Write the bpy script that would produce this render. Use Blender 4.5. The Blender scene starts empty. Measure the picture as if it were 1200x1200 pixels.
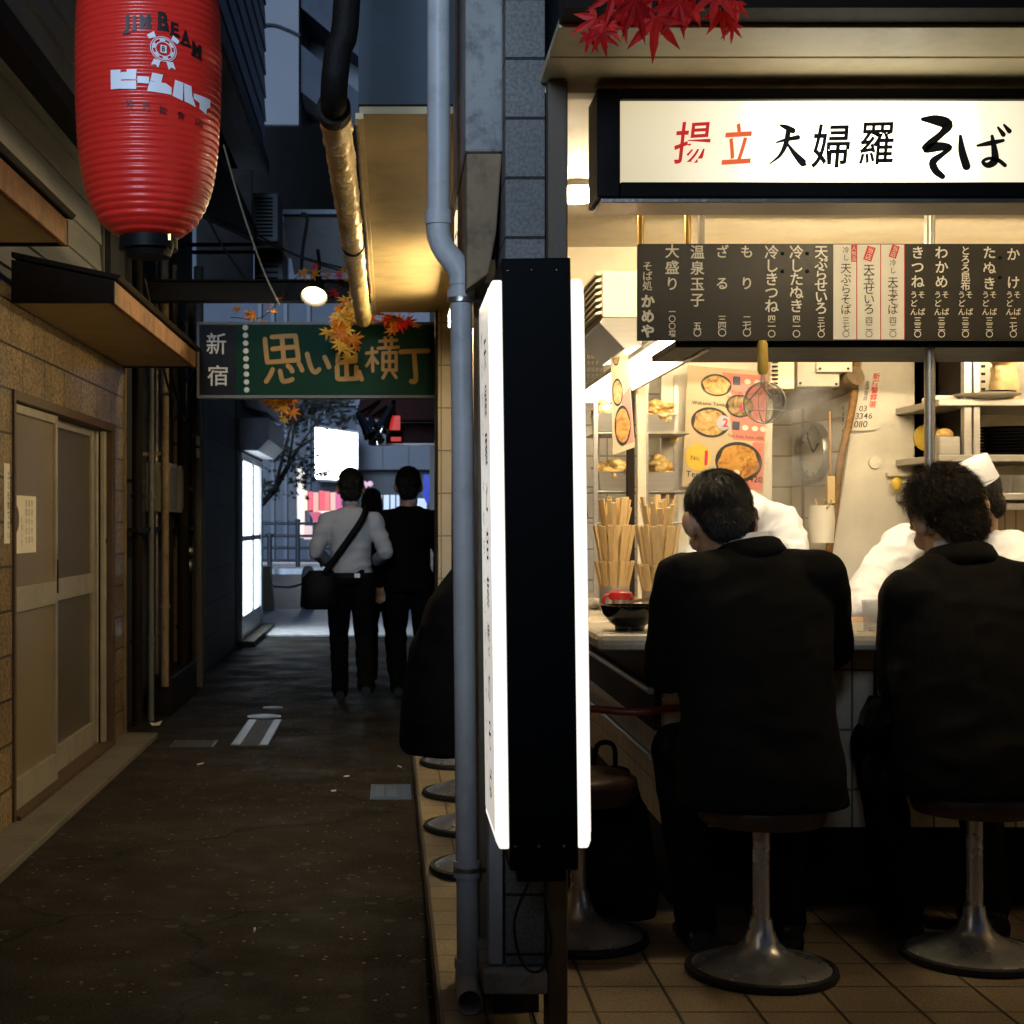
import bpy, bmesh, math, random
from mathutils import Vector, Matrix, noise
S = bpy.context.scene
COL = S.collection
random.seed(7)
rad = math.radians
V = Vector
# ---------------------------------------------------------------- camera, world, exposure
CX, CY, F, H = 457.0, 612.0, 1750.0, 1.33          # measured vanishing point, focal length (px), eye height
def P(px, py, d):                                   # a photo measurement at a known depth -> a point in metres
    return Vector(((px - CX) * d / F, d, H - (py - CY) * d / F))
def PX(px, d): return (px - CX) * d / F
def PZ(py, d): return H - (py - CY) * d / F
cam = bpy.data.cameras.new('camera')
cam.sensor_width = 36.0
cam.lens = 36.0 * F / 1200.0
cam.shift_x = (600 - CX) / 1200.0
cam.shift_y = (CY - 600) / 1200.0
cam.clip_start = 0.05
cam.clip_end = 400
cam.dof.use_dof = True
cam.dof.focus_distance = 4.2
cam.dof.aperture_fstop = 11
camo = bpy.data.objects.new('camera', cam)
camo.location = (0, 0, H)
camo.rotation_euler = (rad(90), 0, 0)
COL.objects.link(camo)
S.camera = camo
W = bpy.data.worlds.new('World')
S.world = W
W.use_nodes = True
wn = W.node_tree
sky = wn.nodes.new('ShaderNodeTexSky')
sky.sky_type = 'NISHITA'
sky.sun_disc = False
sky.sun_elevation = rad(3.0)
sky.sun_rotation = rad(150)
sky.ozone_density = 5.0
hs_ = wn.nodes.new('ShaderNodeHueSaturation')
hs_.inputs['Saturation'].default_value = 0.85
wn.links.new(sky.outputs[0], hs_.inputs['Color'])
wn.links.new(hs_.outputs[0], wn.nodes['Background'].inputs[0])
wn.nodes['Background'].inputs[1].default_value = 0.05
sun = bpy.data.lights.new('sun', 'SUN')             # the last of the dusk light, from behind the camera
sun.energy = 3.0
sun.angle = rad(22)
sun.color = (0.57, 0.75, 1.0)
suno = bpy.data.objects.new('sun', sun)
suno.rotation_euler = (rad(78), 0, rad(-9))
COL.objects.link(suno)
S.view_settings.view_transform = 'Standard'
S.view_settings.look = 'None'
S.view_settings.gamma = 1
S.view_settings.exposure = 0
S.cycles.use_denoising = True
S.cycles.max_bounces = 8
S.cycles.diffuse_bounces = 4
S.cycles.glossy_bounces = 4
S.cycles.transmission_bounces = 6
S.cycles.transparent_max_bounces = 8
S.cycles.sample_clamp_indirect = 4.0
S.cycles.caustics_reflective = False
S.cycles.caustics_refractive = False

# ---------------------------------------------------------------- materials
MATS = {}
def lnk(nt, a, b): nt.links.new(a, b)
def mat(name, rgb=(.5, .5, .5), rough=.6, metal=0., var=.18, scale=6., bump=.15, bscale=90., emit=None, es=0.,
        trans=0., spec=.5, coat=0., stain=0., sheen=0., stretch=None, ior=1.45, stsc=3.1):
    if name in MATS: return MATS[name]
    m = bpy.data.materials.new(name); m.use_nodes = True
    nt = m.node_tree; b = nt.nodes['Principled BSDF']
    tc = nt.nodes.new('ShaderNodeTexCoord')
    vec = tc.outputs['Object']
    if stretch:
        mp = nt.nodes.new('ShaderNodeMapping'); mp.inputs['Scale'].default_value = stretch
        lnk(nt, vec, mp.inputs[0]); vec = mp.outputs[0]
    n1 = nt.nodes.new('ShaderNodeTexNoise'); n1.inputs['Scale'].default_value = scale; n1.inputs['Detail'].default_value = 8
    n1.inputs['Roughness'].default_value = .62
    lnk(nt, vec, n1.inputs['Vector'])
    rmp = nt.nodes.new('ShaderNodeValToRGB')
    rmp.color_ramp.elements[0].position = .3; rmp.color_ramp.elements[1].position = .7
    rmp.color_ramp.elements[0].color = tuple(c * (1 - var) for c in rgb) + (1,)
    rmp.color_ramp.elements[1].color = tuple(min(1, c * (1 + var)) for c in rgb) + (1,)
    lnk(nt, n1.outputs[0], rmp.inputs[0])
    col = rmp.outputs[0]
    if stain > 0:
        n3 = nt.nodes.new('ShaderNodeTexNoise'); n3.inputs['Scale'].default_value = stsc; n3.inputs['Detail'].default_value = 10
        n3.inputs['Roughness'].default_value = .7
        lnk(nt, vec, n3.inputs['Vector'])
        r3 = nt.nodes.new('ShaderNodeValToRGB'); r3.color_ramp.elements[0].position = .5; r3.color_ramp.elements[1].position = .68
        r3.color_ramp.elements[1].color = (stain, stain, stain, 1); r3.color_ramp.elements[0].color = (0, 0, 0, 1)
        lnk(nt, n3.outputs[0], r3.inputs[0])
        mx = nt.nodes.new('ShaderNodeMix'); mx.data_type = 'RGBA'
        lnk(nt, r3.outputs[0], mx.inputs[0]); lnk(nt, col, mx.inputs[6])
        mx.inputs[7].default_value = tuple(c * .25 for c in rgb) + (1,)
        col = mx.outputs[2]
    lnk(nt, col, b.inputs['Base Color'])
    mr = nt.nodes.new('ShaderNodeMapRange')
    mr.inputs[3].default_value = max(0.02, rough - .1); mr.inputs[4].default_value = min(1, rough + .1)
    lnk(nt, n1.outputs[0], mr.inputs[0]); lnk(nt, mr.outputs[0], b.inputs['Roughness'])
    b.inputs['Metallic'].default_value = metal
    b.inputs['Specular IOR Level'].default_value = spec
    b.inputs['IOR'].default_value = ior
    if trans: b.inputs['Transmission Weight'].default_value = trans
    if coat: b.inputs['Coat Weight'].default_value = coat
    if sheen: b.inputs['Sheen Weight'].default_value = sheen
    if bump:
        n2 = nt.nodes.new('ShaderNodeTexNoise'); n2.inputs['Scale'].default_value = bscale; n2.inputs['Detail'].default_value = 5
        lnk(nt, vec, n2.inputs['Vector'])
        bp = nt.nodes.new('ShaderNodeBump'); bp.inputs['Strength'].default_value = bump; bp.inputs['Distance'].default_value = .01
        lnk(nt, n2.outputs[0], bp.inputs['Height']); lnk(nt, bp.outputs[0], b.inputs['Normal'])
    if emit:
        b.inputs['Emission Color'].default_value = tuple(emit) + (1,)
        b.inputs['Emission Strength'].default_value = es
    MATS[name] = m
    return m
def tile(name, axes, w, h, mortar, c1, c2, cm, offset=0., rough=.5, bump=.6, rbump=0., rscale=60., speck=0., shift=(0, 0), coat=0.):
    """bricks or tiles laid in the plane of two world-aligned axes"""
    if name in MATS: return MATS[name]
    m = bpy.data.materials.new(name); m.use_nodes = True
    nt = m.node_tree; b = nt.nodes['Principled BSDF']
    tc = nt.nodes.new('ShaderNodeTexCoord'); sp = nt.nodes.new('ShaderNodeSeparateXYZ'); cb = nt.nodes.new('ShaderNodeCombineXYZ')
    lnk(nt, tc.outputs['Object'], sp.inputs[0])
    for k, a in enumerate(axes):
        ad = nt.nodes.new('ShaderNodeMath'); ad.operation = 'ADD'; ad.inputs[1].default_value = shift[k]
        lnk(nt, sp.outputs['XYZ'.index(a)], ad.inputs[0]); lnk(nt, ad.outputs[0], cb.inputs[k])
    br = nt.nodes.new('ShaderNodeTexBrick')
    br.offset = offset; br.squash = 1
    br.inputs['Scale'].default_value = 1; br.inputs['Brick Width'].default_value = w; br.inputs['Row Height'].default_value = h
    br.inputs['Mortar Size'].default_value = mortar; br.inputs['Mortar Smooth'].default_value = .2; br.inputs['Bias'].default_value = 0
    br.inputs['Color1'].default_value = c1 + (1,); br.inputs['Color2'].default_value = c2 + (1,); br.inputs['Mortar'].default_value = cm + (1,)
    lnk(nt, cb.outputs[0], br.inputs['Vector'])
    n1 = nt.nodes.new('ShaderNodeTexNoise'); n1.inputs['Scale'].default_value = rscale; n1.inputs['Detail'].default_value = 6
    n1.inputs['Roughness'].default_value = .7
    lnk(nt, tc.outputs['Object'], n1.inputs['Vector'])
    n0 = nt.nodes.new('ShaderNodeTexNoise'); n0.inputs['Scale'].default_value = 2.2; n0.inputs['Detail'].default_value = 9
    lnk(nt, tc.outputs['Object'], n0.inputs['Vector'])
    r0 = nt.nodes.new('ShaderNodeMapRange'); r0.inputs[1].default_value = .3; r0.inputs[2].default_value = .7; r0.inputs[3].default_value = .6; r0.inputs[4].default_value = 1.1
    lnk(nt, n0.outputs[0], r0.inputs[0])
    r1 = nt.nodes.new('ShaderNodeMapRange'); r1.inputs[1].default_value = .42; r1.inputs[2].default_value = .56
    r1.inputs[3].default_value = 1 - speck; r1.inputs[4].default_value = 1
    lnk(nt, n1.outputs[0], r1.inputs[0])
    mm = nt.nodes.new('ShaderNodeMath'); mm.operation = 'MULTIPLY'; lnk(nt, r0.outputs[0], mm.inputs[0]); lnk(nt, r1.outputs[0], mm.inputs[1])
    vm = nt.nodes.new('ShaderNodeVectorMath'); vm.operation = 'SCALE'
    lnk(nt, br.outputs[0], vm.inputs[0]); lnk(nt, mm.outputs[0], vm.inputs[3]); lnk(nt, vm.outputs[0], b.inputs['Base Color'])
    b.inputs['Roughness'].default_value = rough
    if coat: b.inputs['Coat Weight'].default_value = coat
    iv = nt.nodes.new('ShaderNodeMath'); iv.operation = 'MULTIPLY_ADD'; iv.inputs[1].default_value = -1; iv.inputs[2].default_value = 1
    lnk(nt, br.outputs[1], iv.inputs[0])
    ad = nt.nodes.new('ShaderNodeMath'); ad.operation = 'MULTIPLY_ADD'; ad.inputs[1].default_value = rbump
    lnk(nt, n1.outputs[0], ad.inputs[0]); lnk(nt, iv.outputs[0], ad.inputs[2])
    bp = nt.nodes.new('ShaderNodeBump'); bp.inputs['Strength'].default_value = bump; bp.inputs['Distance'].default_value = .006
    lnk(nt, ad.outputs[0], bp.inputs['Height']); lnk(nt, bp.outputs[0], b.inputs['Normal'])
    MATS[name] = m
    return m
def glow(name, rgb, s, base_rgb=None):
    """a backlit panel or lamp; grad = base colour under the glow"""
    if name in MATS: return MATS[name]
    m = bpy.data.materials.new(name); m.use_nodes = True
    b = m.node_tree.nodes['Principled BSDF']
    b.inputs['Base Color'].default_value = (base_rgb if base_rgb else (.75, .72, .66)) + (1,); b.inputs['Roughness'].default_value = .3
    b.inputs['Emission Color'].default_value = rgb + (1,); b.inputs['Emission Strength'].default_value = s
    MATS[name] = m
    return m
def asphalt():
    m = bpy.data.materials.new('asphalt'); m.use_nodes = True
    nt = m.node_tree; b = nt.nodes['Principled BSDF']
    tc = nt.nodes.new('ShaderNodeTexCoord'); o = tc.outputs['Object']
    def nz(sc, det=6, ro=.6):
        n = nt.nodes.new('ShaderNodeTexNoise'); n.inputs['Scale'].default_value = sc; n.inputs['Detail'].default_value = det
        n.inputs['Roughness'].default_value = ro; lnk(nt, o, n.inputs['Vector']); return n.outputs[0]
    def rp(src, p0, p1, c0, c1):
        r = nt.nodes.new('ShaderNodeValToRGB'); e = r.color_ramp.elements
        e[0].position = p0; e[1].position = p1; e[0].color = c0 + (1,); e[1].color = c1 + (1,); lnk(nt, src, r.inputs[0]); return r.outputs[0]
    def mx(f, a, c):
        x = nt.nodes.new('ShaderNodeMix'); x.data_type = 'RGBA'; lnk(nt, f, x.inputs[0]); lnk(nt, a, x.inputs[6])
        if isinstance(c, tuple): x.inputs[7].default_value = c + (1,)
        else: lnk(nt, c, x.inputs[7])
        return x.outputs[2]
    base = rp(nz(1.3, 8), .35, .68, (.010, .0083, .0064), (.026, .0215, .0165))
    agg = rp(nz(105, 3), .36, .70, (.35, .35, .35), (2.2, 2.1, 1.9))
    mu = nt.nodes.new('ShaderNodeMix'); mu.data_type = 'RGBA'; mu.blend_type = 'MULTIPLY'; mu.inputs[0].default_value = 1
    lnk(nt, base, mu.inputs[6]); lnk(nt, agg, mu.inputs[7]); col = mu.outputs[2]
    vo = nt.nodes.new('ShaderNodeTexVoronoi'); vo.inputs['Scale'].default_value = 26; lnk(nt, o, vo.inputs['Vector'])
    sp = nt.nodes.new('ShaderNodeSeparateColor'); lnk(nt, vo.outputs['Color'], sp.inputs[0])
    th = nt.nodes.new('ShaderNodeMath'); th.operation = 'GREATER_THAN'; th.inputs[1].default_value = .72; lnk(nt, sp.outputs[0], th.inputs[0])
    ds = nt.nodes.new('ShaderNodeMath'); ds.operation = 'LESS_THAN'; ds.inputs[1].default_value = .16; lnk(nt, vo.outputs['Distance'], ds.inputs[0])
    an = nt.nodes.new('ShaderNodeMath'); an.operation = 'MULTIPLY'; lnk(nt, th.outputs[0], an.inputs[0]); lnk(nt, ds.outputs[0], an.inputs[1])
    col = mx(an.outputs[0], col, (.17, .15, .12))
    v2 = nt.nodes.new('ShaderNodeTexVoronoi'); v2.inputs['Scale'].default_value = 6.5; lnk(nt, o, v2.inputs['Vector'])
    gum = nt.nodes.new('ShaderNodeMath'); gum.operation = 'LESS_THAN'; gum.inputs[1].default_value = .13; lnk(nt, v2.outputs['Distance'], gum.inputs[0])
    g2 = nt.nodes.new('ShaderNodeMath'); g2.operation = 'MULTIPLY'; g2.inputs[1].default_value = .5; lnk(nt, gum.outputs[0], g2.inputs[0])
    col = mx(g2.outputs[0], col, (.085, .075, .062))
    ds_ = nt.nodes.new('ShaderNodeTexNoise'); ds_.inputs['Scale'].default_value = 2.5; ds_.inputs['Detail'].default_value = 5; lnk(nt, o, ds_.inputs['Vector'])
    av = nt.nodes.new('ShaderNodeVectorMath'); av.operation = 'MULTIPLY_ADD'; av.inputs[1].default_value = (.5, .5, .5); lnk(nt, ds_.outputs['Color'], av.inputs[0]); lnk(nt, o, av.inputs[2])
    v3 = nt.nodes.new('ShaderNodeTexVoronoi'); v3.feature = 'DISTANCE_TO_EDGE'; v3.inputs['Scale'].default_value = .55; lnk(nt, av.outputs[0], v3.inputs['Vector'])
    ck = nt.nodes.new('ShaderNodeMath'); ck.operation = 'LESS_THAN'; ck.inputs[1].default_value = .006; lnk(nt, v3.outputs['Distance'], ck.inputs[0])
    col = mx(ck.outputs[0], col, (.004, .0035, .003))
    lnk(nt, col, b.inputs['Base Color']); b.inputs['Specular IOR Level'].default_value = .14
    r = rp(nz(2.3, 5), .35, .65, (.62,) * 3, (.95,) * 3); lnk(nt, r, b.inputs['Roughness'])
    bp = nt.nodes.new('ShaderNodeBump'); bp.inputs['Strength'].default_value = .55; bp.inputs['Distance'].default_value = .006
    lnk(nt, nz(110, 4), bp.inputs['Height'])
    bp2 = nt.nodes.new('ShaderNodeBump'); bp2.inputs['Strength'].default_value = .08; bp2.inputs['Distance'].default_value = .03
    lnk(nt, nz(5, 3), bp2.inputs['Height']); lnk(nt, bp.outputs[0], bp2.inputs['Normal'])
    lnk(nt, bp2.outputs[0], b.inputs['Normal'])
    return m

# ---------------------------------------------------------------- geometry helpers
WO = {}
def frame(d):
    d = d.normalized(); u = d.cross(V((0, 0, 1)))
    if u.length < 1e-4: u = V((1, 0, 0))
    u.normalize(); return u, u.cross(d).normalized()
def smooth_pts(pts, k=6):
    pts = [V(p) for p in pts]
    if len(pts) < 3: return pts
    out = []
    q = [pts[0] * 2 - pts[1]] + pts + [pts[-1] * 2 - pts[-2]]
    for i in range(1, len(q) - 2):
        for j in range(k):
            t = j / k; a, b, c, d = q[i - 1], q[i], q[i + 1], q[i + 2]
            out.append(.5 * ((2 * b) + (c - a) * t + (2 * a - 5 * b + 4 * c - d) * t * t + (3 * b - a - 3 * c + d) * t ** 3))
    out.append(pts[-1]); return out
class MB:
    def __init__(s): s.v = []; s.f = []; s.mi = []; s.m = 0
    def add(s, vs, fs):
        n = len(s.v); s.v += [V(x) for x in vs]
        for f in fs: s.f.append(tuple(n + i for i in f)); s.mi.append(s.m)
        return s
    def box(s, x0, x1, y0, y1, z0, z1):
        vs = [(x, y, z) for x in (x0, x1) for y in (y0, y1) for z in (z0, z1)]
        return s.add(vs, [(0, 1, 3, 2), (4, 6, 7, 5), (0, 4, 5, 1), (2, 3, 7, 6), (0, 2, 6, 4), (1, 5, 7, 3)])
    def obox(s, c, a, b, d):
        c, a, b, d = V(c), V(a), V(b), V(d)
        vs = [c + i * a + j * b + k * d for i in (-1, 1) for j in (-1, 1) for k in (-1, 1)]
        return s.add(vs, [(0, 1, 3, 2), (4, 6, 7, 5), (0, 4, 5, 1), (2, 3, 7, 6), (0, 2, 6, 4), (1, 5, 7, 3)])
    def bar(s, a, b, w, t=None):
        a, b = V(a), V(b); u, n = frame(b - a); t = t or w
        return s.obox((a + b) / 2, (b - a) / 2, u * w / 2, n * t / 2)
    def prism(s, pts, off):
        pts = [V(p) for p in pts]; off = V(off); n = len(pts)
        s.add(pts + [p + off for p in pts], [tuple(range(n))[::-1], tuple(range(n, 2 * n))] + [(i, (i + 1) % n, n + (i + 1) % n, n + i) for i in range(n)])
        return s
    def quad(s, *p): return s.add(p, [tuple(range(len(p)))])
    def tube(s, pts, r, n=10, cap=True, k=0):
        pts = [V(p) for p in pts]
        if k and not isinstance(r, (list, tuple)): pts = smooth_pts(pts, k)
        m = len(pts); rs = r if isinstance(r, (list, tuple)) else [r] * m
        vs = []; u = None
        for i, p in enumerate(pts):
            d = (pts[min(i + 1, m - 1)] - pts[max(i - 1, 0)]).normalized()
            if u is None: u = frame(d)[0]
            u = (u - d * u.dot(d)).normalized(); w = d.cross(u)
            for j in range(n):
                a = 2 * math.pi * j / n; vs.append(p + (u * math.cos(a) + w * math.sin(a)) * rs[i])
        fs = [(i * n + j, i * n + (j + 1) % n, (i + 1) * n + (j + 1) % n, (i + 1) * n + j) for i in range(m - 1) for j in range(n)]
        if cap: fs += [tuple(range(n))[::-1], tuple(range((m - 1) * n, m * n))]
        return s.add(vs, fs)
    def lathe(s, prof, o, n=32, ax=None, closed=False, arc=(0, 2 * math.pi)):
        o = V(o); ax = V(ax).normalized() if ax else V((0, 0, 1)); u, w = (V((1, 0, 0)), V((0, 1, 0))) if abs(ax.z) > .999 else frame(ax)
        vs = []
        for (r, z) in prof:
            for j in range(n):
                a = 2 * math.pi * j / n; vs.append(o + ax * z + (u * math.cos(a) + w * math.sin(a)) * max(r, 1e-4))
        m = len(prof)
        fs = [(i * n + j, i * n + (j + 1) % n, (i + 1) * n + (j + 1) % n, (i + 1) * n + j) for i in range(m - 1) for j in range(n)]
        fs += [tuple(range(n))[::-1], tuple(range((m - 1) * n, m * n))]
        return s.add(vs, fs)
    def ell(s, c, r, M=None, nu=20, nv=12):
        c = V(c); vs = [(0, 0, -1)]; M = M or Matrix.Identity(3)
        for i in range(1, nv):
            t = math.pi * i / nv
            for j in range(nu): a = 2 * math.pi * j / nu; vs.append((math.sin(t) * math.cos(a), math.sin(t) * math.sin(a), -math.cos(t)))
        vs.append((0, 0, 1)); L = len(vs) - 1
        fs = [(0, 1 + (j + 1) % nu, 1 + j) for j in range(nu)] + [(L, L - nu + j, L - nu + (j + 1) % nu) for j in range(nu)]
        fs += [(1 + i * nu + j, 1 + i * nu + (j + 1) % nu, 1 + (i + 1) * nu + (j + 1) % nu, 1 + (i + 1) * nu + j) for i in range(nv - 2) for j in range(nu)]
        return s.add([c + M @ V((x * r[0], y * r[1], z * r[2])) for x, y, z in vs], fs)
    def cap(s, a, b, ra, rb, n=14):
        a, b = V(a), V(b); d = b - a; L = d.length
        pr = [(ra * math.cos(t), -ra * math.sin(t)) for t in [rad(88), rad(60), rad(30), 0]] + [(rb * math.cos(t), L + rb * math.sin(t)) for t in [0, rad(30), rad(60), rad(88)]]
        return s.lathe(pr, a, n, d)
    def chain(s, pts, rs, n=14):
        for i in range(len(pts) - 1): s.cap(pts[i], pts[i + 1], rs[i], rs[i + 1], n)
        return s
    def loft(s, rings, n=28, e=2.4):
        vs = []
        for c, a, b in rings:
            c, a, b = V(c), V(a), V(b)
            for j in range(n):
                t = 2 * math.pi * j / n; ct, st = math.cos(t), math.sin(t)
                vs.append(c + a * math.copysign(abs(ct) ** (2 / e), ct) + b * math.copysign(abs(st) ** (2 / e), st))
        m = len(rings)
        fs = [(i * n + j, i * n + (j + 1) % n, (i + 1) * n + (j + 1) % n, (i + 1) * n + j) for i in range(m - 1) for j in range(n)]
        fs += [tuple(range(n))[::-1], tuple(range((m - 1) * n, m * n))]
        return s.add(vs, fs)
    def mesh(s, name, w):
        me = bpy.data.meshes.new(name); me.from_pydata([p - w for p in s.v], [], s.f)
        me.polygons.foreach_set('material_index', s.mi); me.update(); return me
    def build(s, name, m, parent=None, smooth=False, bevel=0., fixn=True, solid=0.):
        if parent is not None: w = WO[parent.name]
        else:
            xs = [p.x for p in s.v]; ys = [p.y for p in s.v]; zs = [p.z for p in s.v]
            w = V(((min(xs) + max(xs)) / 2, (min(ys) + max(ys)) / 2, min(zs)))
        me = s.mesh(name, w)
        for x in (m if isinstance(m, (list, tuple)) else [m]): me.materials.append(x)
        if fixn:
            bm = bmesh.new(); bm.from_mesh(me); bmesh.ops.recalc_face_normals(bm, faces=bm.faces); bm.to_mesh(me); bm.free()
        o = bpy.data.objects.new(name, me); COL.objects.link(o)
        if parent is not None: o.parent = parent
        else: o.location = w
        WO[o.name] = w
        if smooth:
            me.polygons.foreach_set('use_smooth', [True] * len(me.polygons))
            me.set_sharp_from_angle(angle=rad(smooth if smooth is not True else 50))
        if solid:
            so = o.modifiers.new('s', 'SOLIDIFY'); so.thickness = solid; so.offset = 0
        if bevel:
            b = o.modifiers.new('b', 'BEVEL'); b.width = bevel; b.segments = 2; b.limit_method = 'ANGLE'; b.angle_limit = rad(40)
        return o
def tag(o, label=None, cat=None, group=None, kind=None):
    if label: o['label'] = label
    if cat: o['category'] = cat
    if group: o['group'] = group
    if kind: o['kind'] = kind
    return o
def thing(name, loc, label, cat, group=None):
    o = bpy.data.objects.new(name, None); o.empty_display_size = .1; o.location = loc; COL.objects.link(o); WO[o.name] = V(loc)
    return tag(o, label, cat, group)
def copy_tree(o, loc=None, label=None, parent=None):
    c = o.copy(); COL.objects.link(c)
    if parent is not None: c.parent = parent
    if loc is not None: c.location = loc
    if label: c['label'] = label
    for ch in list(o.children): copy_tree(ch, None, None, c)
    return c
# ---- solid forms fused into one continuous skin
def fuse(mb, voxel, it, name, m, parent, wr=0., wfreq=(7, 7, 13), push=None):
    w = WO[parent.name]
    me = mb.mesh('tmp', w); o = bpy.data.objects.new('tmp', me); COL.objects.link(o)
    r = o.modifiers.new('r', 'REMESH'); r.mode = 'VOXEL'; r.voxel_size = voxel; r.adaptivity = 0
    if it:
        sm = o.modifiers.new('s', 'SMOOTH'); sm.iterations = it; sm.factor = .5
    dg = bpy.context.evaluated_depsgraph_get(); dg.update()
    out = bpy.data.meshes.new_from_object(o.evaluated_get(dg)); out.name = name
    bpy.data.objects.remove(o); bpy.data.meshes.remove(me)
    if wr:
        nn = [v.normal.copy() for v in out.vertices]
        for v, n in zip(out.vertices, nn):
            q = v.co
            f = noise.noise(V((q.x * wfreq[0], q.y * wfreq[1], q.z * wfreq[2]))) + .5 * noise.noise(V((q.x * 2.3 * wfreq[0], q.y * 2.3 * wfreq[1], q.z * 2.3 * wfreq[2] + 9)))
            v.co = q + n * f * wr
    if push: push(out, w)
    out.materials.clear(); out.materials.append(m)
    out.polygons.foreach_set('use_smooth', [True] * len(out.polygons))
    ob = bpy.data.objects.new(name, out); COL.objects.link(ob); ob.parent = parent; WO[ob.name] = w
    return ob
# ---- lettering
GL = {}
_fc = bpy.data.curves.new('glyph', 'FONT'); _fo = bpy.data.objects.new('glyph', _fc); COL.objects.link(_fo)
def glyph(ch, bold):
    if (ch, bold) in GL: return GL[(ch, bold)]
    _fc.body = ch; _fc.offset = bold; _fc.resolution_u = 3
    dg = bpy.context.evaluated_depsgraph_get(); dg.update()
    me = bpy.data.meshes.new_from_object(_fo.evaluated_get(dg))
    vs = [v.co.copy() for v in me.vertices]; fs = [tuple(p.vertices) for p in me.polygons]
    bpy.data.meshes.remove(me); GL[(ch, bold)] = (vs, fs); return GL[(ch, bold)]
def put(mb, ch, o, u, v, bold=.0, shear=0., fit=False):
    """one character in the cell with lower-left corner o and edge vectors u (right) and v (up)"""
    vs, fs = glyph(ch, bold)
    if not vs: return
    if fit:
        x0 = min(p.x for p in vs); x1 = max(p.x for p in vs); y0 = min(p.y for p in vs); y1 = max(p.y for p in vs)
        pts = [((p.x - x0) / (x1 - x0 + 1e-9), (p.y - y0) / (y1 - y0 + 1e-9)) for p in vs]
    else: pts = [(p.x, p.y + .12) for p in vs]
    mb.add([o + u * (x + shear * (y - .5)) + v * (y + shear * .3 * (x - .5)) for x, y in pts], fs)
def line(mb, s, o, u, v, bold=0.):
    """latin text from lower-left o; u, v are one em"""
    x = 0
    for ch in s:
        if ch == ' ': x += .3; continue
        vs, fs = glyph(ch, bold); 
        x0 = min(p.x for p in vs); x1 = max(p.x for p in vs)
        mb.add([o + u * (p.x - x0 + x) + v * p.y for p in vs], fs); x += x1 - x0 + .09
    return x
def column(mb, s, o, u, v, size, pitch, bold=.0):
    """vertical text: o = top centre; u, v unit vectors right and up"""
    for k, ch in enumerate(s):
        if ch != ' ': put(mb, ch, o - u * size / 2 - v * (k * pitch + size), u * size, v * size, bold)
def brush(mb, pts, o, u, v, k=5):
    """a brush stroke of points (x, y, width)"""
    q = smooth_pts([V(p) for p in pts], k)
    L = []; R = []; n = len(q)
    for i, p in enumerate(q):
        d = V((q[min(i + 1, n - 1)].x - q[max(i - 1, 0)].x, q[min(i + 1, n - 1)].y - q[max(i - 1, 0)].y))
        d = d.normalized() if d.length > 1e-6 else V((1, 0)); nn = V((-d.y, d.x)) * p.z / 2
        L.append(o + u * (p.x + nn.x) + v * (p.y + nn.y)); R.append(o + u * (p.x - nn.x) + v * (p.y - nn.y))
    mb.add(L + R, [(i, i + 1, n + i + 1, n + i) for i in range(n - 1)])
    for c, e, sg in ((q[0], q[1], 1), (q[-1], q[-2], -1)):
        a0 = math.atan2(c.y - e.y, c.x - e.x)
        mb.add([o + u * (c.x + math.cos(a0 + t) * c.z / 2) + v * (c.y + math.sin(a0 + t) * c.z / 2) for t in [-math.pi / 2 + math.pi * j / 8 for j in range(9)]], [tuple(range(9))])
# ================================================================ MATERIAL PALETTE
m_asph = asphalt()
m_conc = mat('concrete', (.13, .115, .09), .85, bump=.4, bscale=60, stain=.6)
m_pave = mat('pale_paving', (.72, .73, .76), .6, bump=.2, stain=.4)
m_split = tile('split_face_tile', 'YZ', .42, .19, .006, (.40, .28, .13), (.30, .20, .09), (.025, .018, .01), .5, .5, 1.0, 1.6, 62, .75, coat=.3)
m_side = mat('siding_paint', (.30, .30, .29), .55, stain=.35, bump=.12, stretch=(1, .3, 3))
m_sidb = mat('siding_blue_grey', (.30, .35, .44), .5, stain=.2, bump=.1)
m_soff = mat('soffit_board', (.46, .35, .17), .6, stain=.3, bump=.1, scale=3)
m_rust = mat('rusty_fascia', (.27, .13, .05), .7, var=.5, scale=9, stain=.8, bump=.5)
m_dark = mat('dark_wood', (.014, .010, .007), .6, spec=.15, bump=.3, stretch=(6, 6, 1))
m_black = mat('black_metal', (.006, .006, .0065), .5, bump=.05, var=.1, spec=.14)
m_blackm = mat('black_plastic', (.004, .004, .0045), .6, bump=.04, spec=.12)
m_alu = mat('aluminium_frame', (.50, .45, .36), .4, metal=.5, bump=.06, stain=.3)
m_frost = mat('frosted_glass', (.40, .315, .19), .2, trans=.45, bump=.25, bscale=160, var=.08, scale=1.5)
m_frost2 = mat('hammered_glass', (.46, .37, .24), .16, trans=.8, bump=.6, bscale=70, var=.08, scale=1.5)
m_crate = mat('yellow_crate', (.65, .38, .04), .5)
m_grey = mat('grey_paint', (.16, .16, .15), .6, stain=.4)
m_dgrey = mat('dark_grey_wall', (.05, .05, .052), .75, stain=.4, bump=.3)
m_block = tile('dark_block', 'YZ', .8, .30, .012, (.07, .068, .062), (.06, .058, .053), (.008, .008, .008), .5, .7, .6, .4, 60, .3)
m_plaster = mat('stained_plaster', (.33, .33, .315), .75, stsc=13, stain=.8, bump=.35, bscale=40, scale=5)
m_plbrown = mat('bare_mortar', (.30, .21, .12), .8, stsc=14, stain=.6, bump=.5, bscale=40)
m_rough = tile('roughcast_block', 'XZ', .5, .144, .004, (.30, .30, .29), (.26, .26, .25), (.04, .04, .04), 0, .75, .8, .9, 110, .35)
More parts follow.
